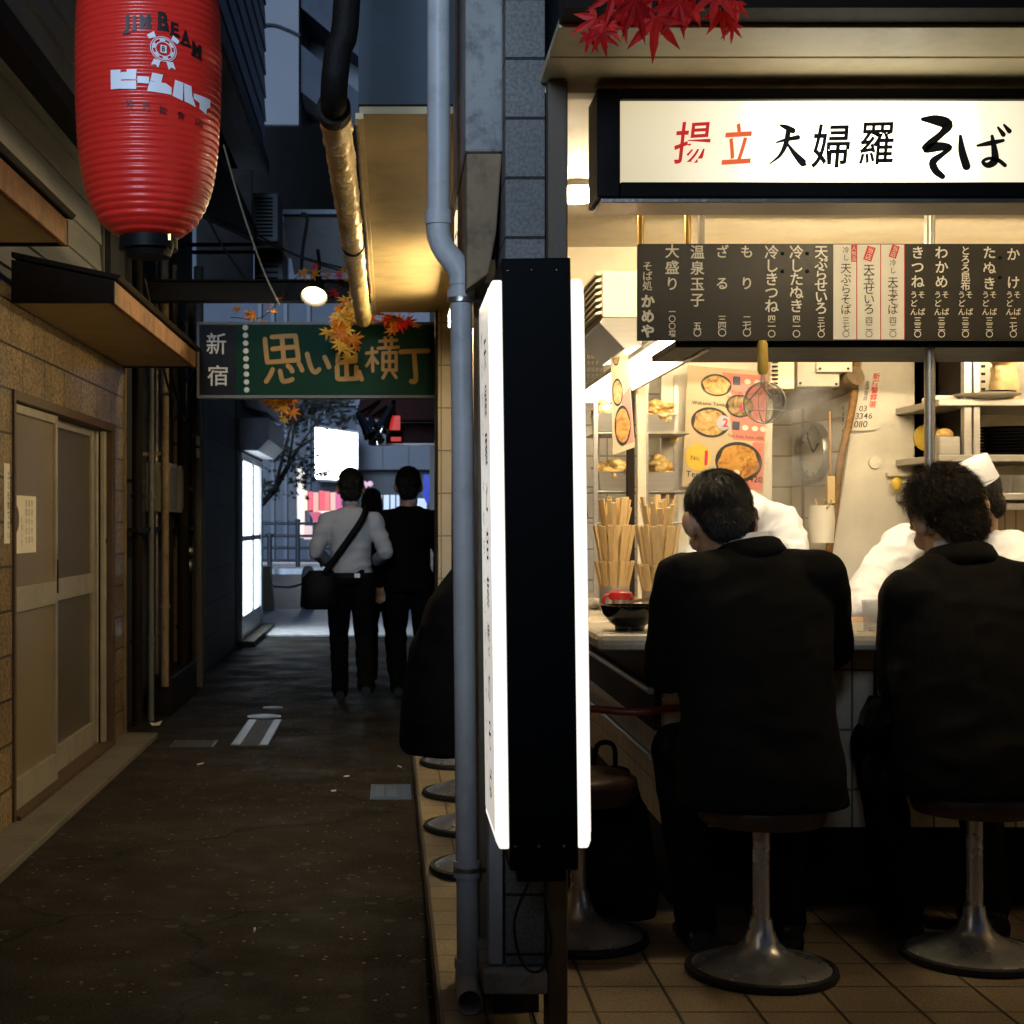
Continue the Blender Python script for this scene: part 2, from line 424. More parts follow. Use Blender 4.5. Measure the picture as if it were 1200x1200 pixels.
m_bluew = mat('blue_grey_render', (.040, .057, .074), .7, stain=.3, bump=.12, scale=2.5)
m_eave = mat('yellowed_eave_board', (.46, .36, .19), .55, stain=.35, bump=.08, scale=2.2)
m_cream = mat('cream_paint', (.80, .71, .53), .5, stain=.22, bump=.08, scale=2)
m_creamw = mat('white_panel', (.80, .75, .63), .35, stain=.12, bump=.05, scale=2)
m_post = mat('brown_post', (.11, .078, .045), .5, bump=.2, stretch=(8, 8, .7))
m_pipe = mat('grey_pipe', (.50, .50, .50), .45, stsc=9, stain=.3, bump=.08, scale=4)
m_steel = mat('stainless', (.56, .53, .48), .33, metal=.7, bump=.05, stretch=(1, 1, 12), var=.1)
m_steeld = mat('worn_steel', (.42, .39, .34), .35, metal=.9, bump=.15, stain=.3)
m_chrome = mat('chrome', (.66, .64, .61), .16, metal=1, bump=.03, var=.08)
m_foil = mat('crinkled_foil', (.66, .50, .24), .36, metal=.4, bump=1.0, bscale=26, var=.2)
m_rubber = mat('black_rubber', (.008, .008, .008), .6, bump=.1)
m_vinyl = mat('brown_vinyl', (.035, .016, .010), .42, bump=.25, bscale=40)
m_laminate = mat('counter_laminate', (.70, .62, .47), .3, stain=.1, bump=.03)
m_ftile = tile('floor_tile', 'XY', .205, .205, .005, (.30, .22, .13), (.25, .185, .11), (.04, .03, .02), 0, .42, .7, .5, 120, .45, shift=(.03, .05))
m_ktile = tile('kerb_tile', 'XY', .11, .16, .004, (.42, .33, .19), (.36, .28, .16), (.10, .075, .05), 0, .5, .6, .3, 90, .3)
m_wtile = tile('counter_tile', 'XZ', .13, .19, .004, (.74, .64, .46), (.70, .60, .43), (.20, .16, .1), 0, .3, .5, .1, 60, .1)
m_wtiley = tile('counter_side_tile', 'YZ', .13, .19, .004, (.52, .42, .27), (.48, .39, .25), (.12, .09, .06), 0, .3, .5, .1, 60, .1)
m_btile = tile('white_wall_tile', 'XZ', .15, .15, .004, (.82, .77, .66), (.79, .74, .63), (.40, .34, .26), 0, .25, .5, .1, 30, .05)
m_blackink = mat('black_ink', (.010, .009, .009), .6, bump=0)
m_redink = mat('red_ink', (.62, .035, .03), .5, bump=0)
m_white = mat('white_ink', (.80, .78, .72), .5, bump=0, var=.05)
m_paper = mat('paper', (.74, .69, .58), .7, bump=.05, var=.06)

# ================================================================ GROUND
g = MB(); g.quad((-60, -12, 0), (60, -12, 0), (60, 24, 0), (-60, 24, 0))
tag(g.build('ground', m_asph), 'dark worn asphalt of the narrow alley', 'ground', kind='structure')
g = MB(); g.box(-14, 14, 17.4, 22.6, .0, .02)
tag(g.build('pavement', m_pave), 'pale paved footway where the alley ends', 'pavement', kind='structure')
g = MB(); g.quad((-40, 22.6, .004), (40, 22.6, .004), (40, 31, .25), (-40, 31, .25))
tag(g.build('road', mat('road_asphalt', (.05, .052, .058), .6, bump=.3)), 'dark road rising beyond the alley mouth', 'road', kind='structure')
g = MB(); g.box(-40, 40, 31, 60, -.2, .37)
tag(g.build('far_pavement', m_pave), 'raised pavement across the road', 'pavement', kind='structure')
g = MB(); g.box(-1.66, -1.43, 4.2, 9.2, 0, .035)
tag(g.build('doorstep_strip', m_conc, bevel=.006), 'worn concrete strip under the sliding door', 'path', kind='structure')
g = MB(); g.box(.36, 3.6, 2.9, 8.8, -.2, .100)
tag(g.build('floor', m_ftile), 'brown tiled floor of the noodle stall', 'floor', kind='structure')
g = MB(); g.box(.125, .357, 2.9, 8.8, -.2, .098)
tag(g.build('kerb', m_ktile, bevel=.006), 'beige ribbed tile kerb beside the alley', 'kerb', kind='structure')

# drain covers and litter in the alley
def grate(name, label, cat, outer, parts):
    t = thing(name, outer, label, cat)
    for n, mb, m in parts: mb.build(n, m, t, bevel=.002)
    return t
y0 = 8.95
a = MB(); a.box(-.95, -.72, 8.85, 10.0, 0, .006)
b1 = MB(); b1.box(-.945, -.89, 8.86, 9.99, .006, .011)
b2 = MB(); b2.box(-.775, -.725, 8.86, 9.99, .006, .011)
c1 = MB(); [c1.box(-.885 + .021 * k, -.875 + .021 * k, 8.86, 9.99, .006, .010) for k in range(5)]
m_cover = mat('worn_iron', (.22, .215, .21), .35, metal=.8, bump=.3, stain=.4)
m_coverd = mat('pitted_iron', (.06, .058, .055), .55, metal=.5, bump=.5)
grate('drain_channel', 'long metal drain channel cover with two bright edge strips', 'drain cover', (-.83, 9.4, 0),
      [('plate', a, m_coverd), ('edge_strip', b1, m_cover), ('edge_strip', b2, m_cover), ('grating', c1, m_coverd)])
def manhole(x, y, r, label):
    t = thing('manhole_cover', (x, y, 0), label, 'manhole cover', 'round covers set in the alley')
    q = MB(); q.lathe([(r, 0), (r, .006), (r * .88, .006), (r * .88, .003), (r * .8, .003), (0.001, .004)], (x, y, 0), 36)
    q.build('rim', m_cover, t, smooth=True)
    k = MB()
    for i in range(-4, 5):
        for j in range(-4, 5):
            if math.hypot(i, j) * .17 * r < .72 * r: k.box(x + i * .17 * r - .008, x + i * .17 * r + .008, y + j * .17 * r - .008, y + j * .17 * r + .008, .003, .008)
    k.build('tread', m_cover, t)
manhole(PX(309, 10.15), 10.2, .115, 'larger round iron cover touching the drain channel')
manhole(PX(318, 10.55), 10.68, .07, 'smaller round iron cover beyond the larger one')
a = MB(); x, y = PX(458, 7.35), 7.35
a.box(x - .10, x + .10, y - .2, y + .2, 0, .006)
bb = MB(); bb.box(x - .075, x - .03, y - .14, y + .14, .006, .010); bb.box(x - .02, x + .03, y - .14, y + .14, .006, .010)
for i in range(5):
    for j in range(9): bb.box(x + .04 + .011 * i, x + .046 + .011 * i, y - .15 + .033 * j, y - .135 + .033 * j, .006, .010)
grate('valve_cover', 'rectangular blue painted valve cover by the tiled kerb', 'valve cover', (x, y, 0),
      [('plate', a, mat('blue_iron', (.10, .15, .24), .45, metal=.3, bump=.3, stain=.5)), ('relief', bb, mat('blue_iron_worn', (.17, .21, .29), .4, metal=.4, bump=.3))])
a = MB(); x, y = PX(226, 8.9), 8.95; a.box(x - .13, x + .13, y - .13, y + .13, 0, .005)
bb = MB(); bb.box(x - .115, x + .115, y - .115, y + .115, .005, .007)
grate('small_hatch', 'dark square hatch sunk near the doorstep', 'hatch', (x, y, 0), [('frame', a, m_cover), ('lid', bb, m_coverd)])
for k, (px, py, L, kind) in enumerate([(231, 897, .05, 'p'), (403, 911, .03, 'p'), (470, 900, .045, 'p'), (388, 928, .025, 'p'), (298, 1093, .03, 'p'), (178, 851, .06, 'w')]):
    d = H * F / (py - CY); x = PX(px, d); an = random.random() * 3
    q = MB()
    if kind == 'p':
        q.tube([(x, d, .005), (x + L * math.cos(an), d + L * math.sin(an), .006)], .004, 8)
        o = q.build('cigarette_end', m_paper); tag(o, ['cigarette end left of the dark alley middle', 'cigarette end in the middle of the alley', 'cigarette end by the blue valve cover', 'short stub nearest the white shirted walker', 'cigarette end in the near foreground', ''][k], 'litter', 'cigarette ends on the asphalt')
    else:
        q.add([(x, d, .004), (x + .05, d, .006), (x + .06, d + .05, .03), (x + .01, d + .06, .012), (x - .02, d + .03, .02)], [(0, 1, 2, 3), (0, 3, 4)])
        tag(q.build('paper_scrap', m_paper, solid=.001), 'crumpled white paper scrap beyond the doorstep', 'litter')

# ================================================================ LEFT: TILED HOUSE WITH SLIDING DOOR
house = thing('tiled_house', (-1.7, 6, 0), 'brown split-face tiled house with a sliding door and awnings', 'house')
XW = -1.63
q = MB(); q.box(XW - .2, XW, 1.0, 6.44, 0, 2.345); q.box(XW - .2, XW, 8.80, 9.14, 0, 2.345); q.box(XW - .2, XW, 6.44, 8.80, 1.905, 2.345)
q.build('tile_wall', m_split, house)
q = MB(); q.box(XW - .2, XW + .012, 9.141, 9.175, 0, 2.34); q.build('corner_trim', mat('trim_wood', (.20, .145, .08), .6, stain=.5), house)
q = MB()
for k in range(28):
    z = 2.33 + .17 * k
    q.prism([(-1.95, 1.0, z), (-1.745, 1.0, z), (-1.760, 1.0, z + .168), (-1.95, 1.0, z + .168)], (0, 8.05, 0))
q.build('siding', m_side, house, bevel=.002)
q = MB(); q.box(-1.90, -1.735, 9.052, 9.08, 2.33, 7); q.build('corner_board', m_grey, house)
# dark eave high over the siding
q = MB(); q.prism([(-1.75, 1.0, 3.42), (-1.56, 1.0, 3.34), (-1.56, 1.0, 3.44), (-1.75, 1.0, 3.56)], (0, 7.6, 0)); q.build('gutter', m_dark, house)
def awning(y0, y1, z, xo, fh, lab):
    r = MB(); r.prism([(XW + .001, y0, z + fh + .10), (xo + .015, y0, z + fh + .003), (xo + .03, y0, z + fh + .022), (XW + .001, y0, z + fh + .125)], (0, y1 - y0 + .03, 0))
    a = r.build('awning', m_dark, house, bevel=.004); a['label'] = lab
    s = MB(); s.box(XW + .001, xo - .028, y0 + .03, y1 - .03, z - .006, z + .012); s.build('soffit', m_soff, a)
    f = MB(); f.box(xo - .026, xo, y0 + .02, y1 - .002, z - .012, z + fh); f.build('fascia', m_rust, a, bevel=.004)
    e = MB(); e.prism([(XW + .002, y0, z - .012), (xo, y0, z - .012), (xo, y0, z + fh), (XW + .002, y0, z + fh + .09)], (0, .019, 0))
    e.build('end_board', m_dark, a)
    e = MB(); e.prism([(XW + .002, y1, z - .012), (xo, y1, z - .012), (xo, y1, z + fh), (XW + .002, y1, z + fh + .09)], (0, .019, 0))
    e.build('end_board', m_dark, a)
awning(6.42, 9.12, 2.285, -1.185, .085, 'rust streaked awning over the sliding door')
awning(3.2, 5.55, 2.37, -1.20, .085, 'awning nearest the photographer')
# sliding door: opening y 6.44..8.80
fr = MB(); fr.box(XW - .16, XW + .012, 6.44, 6.475, .03, 1.905); fr.box(XW - .16, XW + .012, 8.72, 8.80, .03, 1.905)
fr.box(XW - .16, XW + .012, 6.475, 8.72, 1.86, 1.905); fr.box(XW - .16, XW + .03, 6.475, 8.72, .03, .055)
door = fr.build('sliding_door', mat('dark_jamb', (.075, .045, .025), .55, stain=.4), house, bevel=.003)
def leaf(y0, y1, x, m, st):
    f = MB(); w = .035
    f.box(x - .02, x + .02, y0, y0 + st, .056, 1.855); f.box(x - .02, x + .02, y1 - st, y1, .056, 1.855)
    f.box(x - .018, x + .018, y0 + st, y1 - st, 1.815, 1.855); f.box(x - .018, x + .018, y0 + st, y1 - st, .056, .19)
    f.box(x - .019, x + .022, y0 + st, y1 - st, .93, 1.04)
    f.build('door_frame', m_alu, door, bevel=.003)
    for z0, z1 in ((.19, .93), (1.04, 1.815)):
        p = MB(); p.box(x - .004, x + .004, y0 + st, y1 - st, z0, z1); p.build('pane', m, door)
leaf(6.478, 7.40, XW - .035, m_frost, .04)
leaf(7.36, 8.54, XW - .080, m_frost2, .045)
q = MB()
for k, (ya, yb) in enumerate(((8.55, 8.585), (8.60, 8.64), (8.655, 8.70))): q.box(XW - .11 + .03 * k, XW - .09 + .035 * k, ya, yb, .056, 1.858)
q.build('door_track', m_alu, door, bevel=.003)
q = MB(); q.box(XW - .0135, XW - .010, 7.37, 7.39, .98, 1.14); q.box(XW - .0135, XW - .009, 7.365, 7.395, 1.14, 1.145); q.build('finger_pull', m_dark, door)
q = MB(); q.lathe([(.014, 0), (.012, .004), (.001, .004)], (XW - .018, 8.67, 1.22), 12, (1, 0, 0)); q.build('lock', m_black, door)
# room behind the panes: back wall and stacked crates
q = MB(); q.box(-3.3, -3.2, 5.5, 9.2, 0, 2.3); q.box(-3.2, -1.84, 9.15, 9.2, 0, 2.3); q.box(-3.2, -1.84, 5.5, 5.55, 0, 2.3); q.box(-3.2, -1.84, 5.5, 9.2, 2.3, 2.34)
q.build('inner_room', mat('room_wall', (.25, .20, .14), .8), house)
for k, z in enumerate((.04, .34, .64)):
    t = thing('beer_crate', (-1.98, 8.05, z), ['bottom yellow crate behind the door glass', 'middle yellow crate behind the door glass', 'top yellow crate behind the door glass'][k], 'crate', 'stacked crates behind the door')
    a = MB(); a.box(-2.15, -1.80, 7.80, 7.815, z, z + .29); a.box(-2.15, -1.80, 8.285, 8.30, z, z + .29); a.box(-2.15, -2.135, 7.815, 8.285, z, z + .29)
    a.box(-1.815, -1.80, 7.815, 8.285, z, z + .16); a.box(-1.815, -1.80, 7.815, 8.285, z + .21, z + .29); a.box(-2.135, -1.815, 7.815, 8.285, z, z + .012)
    a.build('crate_box', m_crate, t)
# notices
t = thing('door_notice', (XW - .01, 6.7, 1.2), 'white paper notice taped on the frosted door pane', 'notice')
x = XW - .0295
a = MB(); a.box(x - .0005, x + .0005, 6.525, 7.0, 1.19, 1.45); a.build('sheet', m_paper, t)
b = MB(); xx = x + .0012
b.lathe([(.06, 0), (.001, 0.0002)], (xx, 6.62, 1.345), 24, (1, 0, 0)); b.build('emblem', mat('grey_print', (.12, .10, .09), .7), t)
b = MB()
def wall_char(mb, ch, yy, zz, s, bold=0): put(mb, ch, V((xx + .0004, yy, zz)), V((0, s, 0)), V((0, 0, s)), bold)
for k, ch in enumerate('お知らせ'): wall_char(b, ch, 6.71, 1.325 - .034 * k, .032)
for r in range(5):
    for c in range(3): wall_char(b, '営業時間変更中月水金日休'[(r * 3 + c) % 12], 6.79 + .055 * c, 1.40 - .042 * r, .034)
b.build('print', mat('grey_print', (.12, .10, .09), .7), t)
t = thing('wall_notice', (XW + .003, 6.36, 1.3), 'narrow printed notice on the tiles at the left edge', 'notice')
a = MB(); a.box(XW + .001, XW + .003, 6.30, 6.39, 1.24, 1.58); a.build('sheet', m_paper, t)
xx = XW + .0034; b = MB()
for k, ch in enumerate('ゴミを捨てない'): wall_char(b, ch, 6.345, 1.51 - .042 * k, .038, .01)
b.build('print', m_blackink, t)

# ================================================================ LEFT, FURTHER IN: dark service recess
svc = thing('service_house', (-1.9, 12.4, 0), 'dark house side hung with pipes and meters beyond the tiled house', 'house')
q = MB(); q.box(-2.1, -1.72, 9.20, 13.0, 0, 5); q.build('wall', m_dgrey, svc)
q = MB(); q.box(-2.1, -1.63, 13.0, 15.75, 0, 3.0); q.build('block_wall', m_block, svc)
q = MB(); q.prism([(-1.72, 9.4, 4.0), (-1.12, 9.4, 3.72), (-1.12, 9.4, 3.80), (-1.72, 9.4, 4.1)], (0, 3.5, 0)); q.build('eave', m_dark, svc)
# blue grey upper storey that catches the sky
q = MB()
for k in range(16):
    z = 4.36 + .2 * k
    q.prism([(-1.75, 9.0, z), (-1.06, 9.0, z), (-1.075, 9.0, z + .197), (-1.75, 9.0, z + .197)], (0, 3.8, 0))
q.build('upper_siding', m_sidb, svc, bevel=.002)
q = MB(); q.box(-1.058, -1.035, 9.0, 12.8, 4.30, 4.42); q.build('flashing', m_black, svc)
q = MB(); q.prism([(-1.30, 9.0, 4.40), (-1.06, 9.0, 4.31), (-1.06, 9.0, 4.33), (-1.30, 9.0, 4.42)], (0, 3.8, 0)); q.build('eave_board', mat('white_eave', (.80, .84, .90), .4, stain=.1), svc)
q = MB(); q.box(-1.74, -1.305, 9.0, 12.8, 4.36, 4.42); q.build('eave_back', m_dgrey, svc)
pipes = [(9.75, .035, 0, 3.4, m_dark), (10.0, .02, 0, 2.6, m_grey), (10.28, .028, .2, 3.2, m_plbrown), (10.55, .016, 0, 3.2, m_steeld), (10.78, .03, 0, 3.4, m_dark),
         (11.2, .045, 0, 2.1, m_dark), (11.45, .022, 0, 3.3, m_plbrown), (11.72, .014, .3, 2.9, m_steeld), (12.1, .04, 0, 3.4, m_grey), (12.45, .05, 0, 3.3, m_plbrown), (12.75, .02, 0, 2.9, m_steeld)]
for k, (y, r, z0, z1, m) in enumerate(pipes):
    q = MB(); xo = XW - .02 + .05 * (k % 3); zb = z0
    q.tube([(xo, y, zb), (xo, y, z1)], r, 10)
    for zz in (z0 + .55, z0 + 1.5): q.lathe([(r, -.012), (r + .008, -.012), (r + .008, .012), (r, .012)], (xo, y, zz), 12)
    q.obox((xo - .08, y, z0 + 1.6), (.08, 0, 0), (0, .012, 0), (0, 0, .012))
    o = q.build('conduit', m, smooth=True)
    ords = ['first', 'second', 'third', 'fourth', 'fifth', 'sixth', 'seventh', 'eighth', 'ninth', 'tenth', 'last']
    tag(o, '%s vertical conduit along the dark wall counted from the tiled house' % ords[k], 'pipe', 'conduits on the dark wall')
for k, y in enumerate((10.52, 11.12)):
    z0, z1 = 1.40, 1.75
    t = thing('meter_box', (XW, y, z0), ['nearer grey meter box on the dark pipe wall', 'farther grey meter box on the dark pipe wall'][k], 'meter box', 'meter boxes on the pipe wall')
    a = MB(); a.box(XW - .09, XW + .08, y - .02, y + .34, z0, z1); a.build('case', mat('meter_case', (.24, .22, .19), .5, stain=.3), t, bevel=.008)
    a = MB(); a.box(XW + .081, XW + .087, y + .02, y + .30, z0 + .03, z1 - .03); a.build('cover', m_grey, t, bevel=.003)
    a = MB(); a.tube([(XW, y + .1, z0), (XW, y + .1, z0 - .25), (XW - .05, y + .1, z0 - .3)], .015, 8); a.build('conduit', m_dark, t)
for k, z in enumerate((1.885, 1.985)):
    q = MB(); q.box(XW + .09, XW + .096, 11.86, 12.13, z - .04, z + .035)
    tag(q.build('label_plate', mat('ivory_plate', (.78, .66, .44), .5)), ['lower ivory plate on the dark wall', 'upper ivory plate on the dark wall'][k], 'plate', 'ivory plates on the dark wall')
for k, (y, z, r) in enumerate(((11.95, .98, .06), (11.95, 1.1, .04))):
    q = MB(); q.lathe([(r, 0), (r, .05), (r * .8, .06), (r * .7, .055), (.001, .055)], (XW, y, z), 24, (1, 0, 0))
    tag(q.build('dial_gauge', m_steeld, smooth=True), ['larger round gauge low on the pipe wall', 'smaller round gauge above the larger one'][k], 'gauge', 'round gauges on the pipe wall')
q = MB(); q.box(XW - .05, XW + .03, 9.5, 12.6, 1.265, 1.295); tag(q.build('pipe_rail', m_black), 'black horizontal rail across the wall pipes', 'rail')
q = MB(); q.box(-1.66, -1.5, 10.3, 11.6, 0, .26); tag(q.build('gas_bottle_box', m_dark, bevel=.01), 'dark low box at the foot of the pipe wall', 'box')
for k in range(3):
    q = MB(); pts = [(XW + .05, 9.6 + .5 * k, 2.9), (XW + .12, 10.3 + .5 * k, 2.2 - .1 * k), (XW + .08, 11.2 + .4 * k, 2.35), (XW + .06, 12.6, 2.8)]
    q.tube(smooth_pts(pts, 8), .009, 6); tag(q.build('slack_cable', m_rubber, smooth=True), ['lowest', 'middle', 'highest'][2 - k] + ' slack cable looping along the pipe wall', 'cable', 'slack cables on the pipe wall')
# corner shop with lit doorway
shop = thing('corner_shop', (-1.8, 17.3, 0), 'shop with a white lit glass door at the alley mouth', 'shop')
q = MB(); q.box(-3.5, -1.62, 15.76, 16.0, 0, 3.4); q.box(-3.5, -1.62, 18.6, 18.9, 0, 3.4); q.box(-3.5, -1.62, 16.0, 18.6, 2.08, 3.4)
q.build('wall', m_dgrey, shop)
d_ = MB(); d_.box(-1.66, -1.585, 16.0, 16.12, 0, 2.08); d_.box(-1.66, -1.585, 18.42, 18.6, 0, 2.08); d_.box(-1.66, -1.585, 16.12, 18.42, 2.0, 2.08)
d_.box(-1.65, -1.60, 16.12, 18.42, 1.12, 1.18); d_.box(-1.65, -1.60, 16.12, 18.42, .05, .3); d_.box(-1.65, -1.60, 17.5, 17.62, .3, 2.0)
dd = d_.build('lit_door', mat('shop_alu', (.34, .36, .38), .35, metal=.6), shop, bevel=.004)
for (y0, y1) in ((16.12, 17.5), (17.62, 18.42)):
    for (z0, z1) in ((.3, 1.12), (1.18, 2.0)):
        q = MB(); q.box(-1.632, -1.624, y0, y1, z0, z1); q.build('lit_pane', glow('lit_pane', (.80, .92, 1.0), 5.0), dd)
q = MB(); q.box(-1.7, -1.45, 15.9, 18.8, 0, .06); q.build('step', m_conc, shop)
q = MB(); q.prism([(-1.62, 16.0, 2.45), (-1.30, 16.0, 2.45), (-1.30, 16.0, 2.22), (-1.42, 16.0, 2.10), (-1.62, 16.0, 2.10)], (0, 2.3, 0)); q.build('door_hood', mat('hood_paint', (.34, .35, .38), .5), shop, bevel=.006)
q = MB(); q.prism([(-1.62, 16.6, 2.62), (-1.36, 16.6, 2.55), (-1.36, 16.6, 2.95), (-1.62, 16.6, 3.1)], (0, 1.9, 0)); q.build('panel', mat('hood_paint2', (.5, .5, .52), .5), shop, bevel=.006)

# ================================================================ RIGHT: NOODLE STALL BUILDING
stall = thing('noodle_stall', (1.5, 6, 0), 'corner noodle stall open to the alley with cream ceiling and pillar', 'food stall')
# upper storey over the alley
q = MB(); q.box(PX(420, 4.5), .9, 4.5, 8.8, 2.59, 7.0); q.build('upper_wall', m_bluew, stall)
q = MB(); q.box(PX(421, 4.5), .345, 4.515, 7.06, 2.565, 2.588); q.box(PX(421, 4.5), .345, 7.064, 8.79, 2.565, 2.588); q.build('eave_soffit', m_eave, stall)
q = MB(); q.box(PX(421, 4.5) - .012, PX(421, 4.5) + .012, 4.51, 8.8, 2.548, 2.566); q.build('soffit_batten', mat('batten', (.62, .5, .26), .6), stall)
# corner column, corbel, pillar, post
q = MB(); q.box(PX(545, 3.7), PX(590, 3.7), 3.70, 4.4, PZ(178, 3.7), 5); q.build('corner_column', m_plaster, stall, bevel=.008)
zc = PZ(178, 3.7)
q = MB(); q.prism([(PX(547, 3.7), 3.71, zc), (PX(589, 3.7), 3.71, zc), (PX(582, 3.7), 3.71, zc - .20), (PX(573, 3.7), 3.71, zc - .30), (PX(547, 3.7), 3.71, zc - .34)], (0, .5, 0)); q.build('corbel', m_plbrown, stall, bevel=.006)
q = MB(); q.box(.278, .374, 3.6, 3.95, .262, 5); q.build('block_pillar', m_rough, stall, bevel=.003)
q = MB(); q.box(.376, .424, 3.56, 3.66, 0, 2.385); q.build('post', m_post, stall, bevel=.004)
q = MB(); q.box(.229, .262, 3.86, 4.1, .10, zc - .3); q.build('back_board', mat('brown_board', (.20, .155, .09), .6, stain=.4), stall)
q = MB(); q.box(.238, .272, 3.60, 3.68, .262, PZ(430, 3.6)); q.build('corner_trim', mat('trim_grey', (.44, .45, .47), .5, stain=.3), stall, bevel=.004)
q = MB(); q.box(.222, .375, 3.555, 3.95, .205, .258); q.build('plinth', m_plaster, stall, bevel=.005)
q = MB(); q.box(.26, .374, 3.75, 3.95, .10, .2045); q.build('pillar_foot', m_dgrey, stall)
# front soffit and fascia
xs = .362
q = MB(); q.box(xs, 3.6, 3.20, 3.40, 2.39, 2.41); q.box(xs, 3.6, 3.405, 3.60, 2.388, 2.41); q.build('front_soffit', mat('soffit_cream', (.90, .74, .47), .45, stain=.25, bump=.08, scale=2), stall, bevel=.002)
q = MB(); q.box(xs + .01, 3.6, 3.60, 3.66, 2.365, 2.43); q.build('soffit_rail', m_cream, stall, bevel=.004)
q = MB(); q.box(xs, 3.6, 3.10, 3.199, 2.398, 3.2); q.box(xs, 3.6, 3.19, 3.9, 3.2, 3.24); q.build('fascia', m_dark, stall)
q = MB(); q.box(xs, 3.6, 3.07, 3.099, 2.47, 2.50); q.build('fascia_strip', mat('dull_strip', (.10, .085, .06), .5), stall)
q = MB(); q.box(.43, 3.6, 4.6, 8.8, 3.2, 3.24); q.box(.9, 3.6, 3.9, 8.8, 2.75, 2.8); q.build('roof', m_dgrey, stall)
# interior shell
q = MB(); q.box(.36, 3.6, 3.665, 5.80, 2.40, 2.43); q.build('ceiling', m_cream, stall)
q = MB(); q.box(.36, 3.6, 5.802, 5.86, 2.05, 2.43); q.build('ceiling_beam', m_cream, stall)
q = MB(); q.box(.36, 3.6, 5.862, 7.3, 2.28, 2.32); q.build('kitchen_ceiling', m_cream, stall)
q = MB(); q.box(.42, 3.6, 7.22, 7.3, 0, 2.28); q.build('back_wall', m_btile, stall)
q = MB(); q.box(3.5, 3.6, 3.2, 7.22, 0, 2.4); q.build('side_wall', m_cream, stall)
q = MB(); q.box(PX(513, 8.75), PX(529, 8.75), 8.75, 8.95, .1, 2.565); q.build('end_post', tile('end_tile', 'XZ', .10, .25, .004, (.60, .50, .33), (.55, .46, .3), (.2, .15, .1), 0, .4, .5), stall)
q = MB(); q.box(.42, .9, 7.31, 8.75, 0, 2.4); q.build('rear_block', m_cream, stall)
q = MB(); q.box(PX(509, 8.9), PX(512, 8.9), 8.7, 8.9, .1, 2.565); q.build('corner_strip', m_dark, stall)
# tilted tile wall behind the steam, with the clock
A = V((PX(928, 7.15), 7.15, 0)); B = V((PX(1003, 6.62), 6.62, 0))
q = MB(); q.prism([A, B, B + V((.04, .08, 0)), A + V((.04, .08, 0))], (0, 0, 2.28)); q.build('tiled_return', m_btile, stall)
TW = (B - A).normalized(); TN = V((TW.y, -TW.x, 0)); TN = TN if TN.y < 0 else -TN
# leaning white partition with brown pipe edge
d = 6.6
pts = [P(1012, 405, d), P(1122, 405, d), P(1100, 560, d), P(1100, 700, d), P(968, 700, d)]
q = MB(); q.prism(pts, (0, .05, 0)); q.build('partition', m_creamw, stall, bevel=.004)
q = MB(); q.prism([P(775, 425, 6.5), P(906, 425, 6.5), P(903, 700, 6.5), P(775, 700, 6.5)], (0, .03, 0)); q.build('poster_panel', m_creamw, stall)
# counter
ZC = .998
ctr = thing('counter', (1.6, 5.2, .1), 'L-shaped pale counter with rounded steel edge and tiled base', 'counter')
q = MB(); q.box(.615, 3.5, 4.42, 4.98, ZC - .05, ZC); q.box(.615, 1.2, 4.982, 7.2, ZC - .05, ZC); q.build('top', m_laminate, ctr, bevel=.018)
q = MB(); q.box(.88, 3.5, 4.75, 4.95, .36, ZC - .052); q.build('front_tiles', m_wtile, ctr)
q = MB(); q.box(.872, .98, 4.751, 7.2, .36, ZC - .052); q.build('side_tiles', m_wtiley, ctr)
q = MB(); q.box(.90, 3.5, 4.80, 4.95, .10, .358); q.box(.90, .98, 4.952, 7.2, .10, .358); q.build('toe_kick', m_blackm, ctr)
q = MB(); q.box(.85, .871, 4.80, 7.1, .66, .93); q.build('side_board', m_dark, ctr)
for z in (.79, .58):
    q = MB(); q.tube([(.835, 4.78, z), (.835, 7.1, z)], .012, 8)
    for yy in (4.85, 5.9, 7.0): q.tube([(.835, yy, z), (.875, yy, z)], .008, 6)
    q.build('rail', m_steeld, ctr, smooth=True)
q = MB(); q.tube(smooth_pts([(.64, 4.76, .735), (.78, 4.72, .73), (.9, 4.735, .74), (1.1, 4.735, .74)], 6), .012, 8); q.build('hook_rail', mat('red_brown_rail', (.20, .035, .02), .4), ctr, smooth=True)
# ================================================================ SIGNS
U, VZ = V((1, 0, 0)), V((0, 0, 1))
# --- lit stall sign
d = 3.54
sg = thing('lit_stall_sign', P(960, 240, 3.62), 'wide backlit cream sign in a black frame over the stall front', 'sign')
x0, x1 = PX(700, d), 2.6; z0, z1 = PZ(231, d), PZ(103, d); xi = PX(727, d); zi0, zi1 = PZ(213, d), PZ(116, d)
q = MB(); q.box(x0, xi, d, d + .16, z0, z1); q.box(xi, x1, d, d + .16, z0, zi0); q.box(xi, x1, d, d + .16, zi1, z1)
q.build('frame', m_black, sg, bevel=.004)
q = MB(); q.box(x0 + .01, x1, d + .006, d + .15, z0 - .012, z0 - .001); q.build('bottom_strip', m_steeld, sg, bevel=.002)
face = MB(); face.box(xi + .001, x1 - .01, d + .014, d + .04, zi0 + .001, zi1 - .001)
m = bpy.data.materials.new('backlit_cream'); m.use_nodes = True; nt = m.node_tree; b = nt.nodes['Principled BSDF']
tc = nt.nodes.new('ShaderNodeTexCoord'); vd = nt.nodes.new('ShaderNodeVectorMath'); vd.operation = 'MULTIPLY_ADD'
vd.inputs[1].default_value = (1.5, 0, .8); vd.inputs[2].default_value = (-(PX(1010, d) - sg.location.x) * 1.5, 0, -(PZ(176, d) - sg.location.z) * .8)
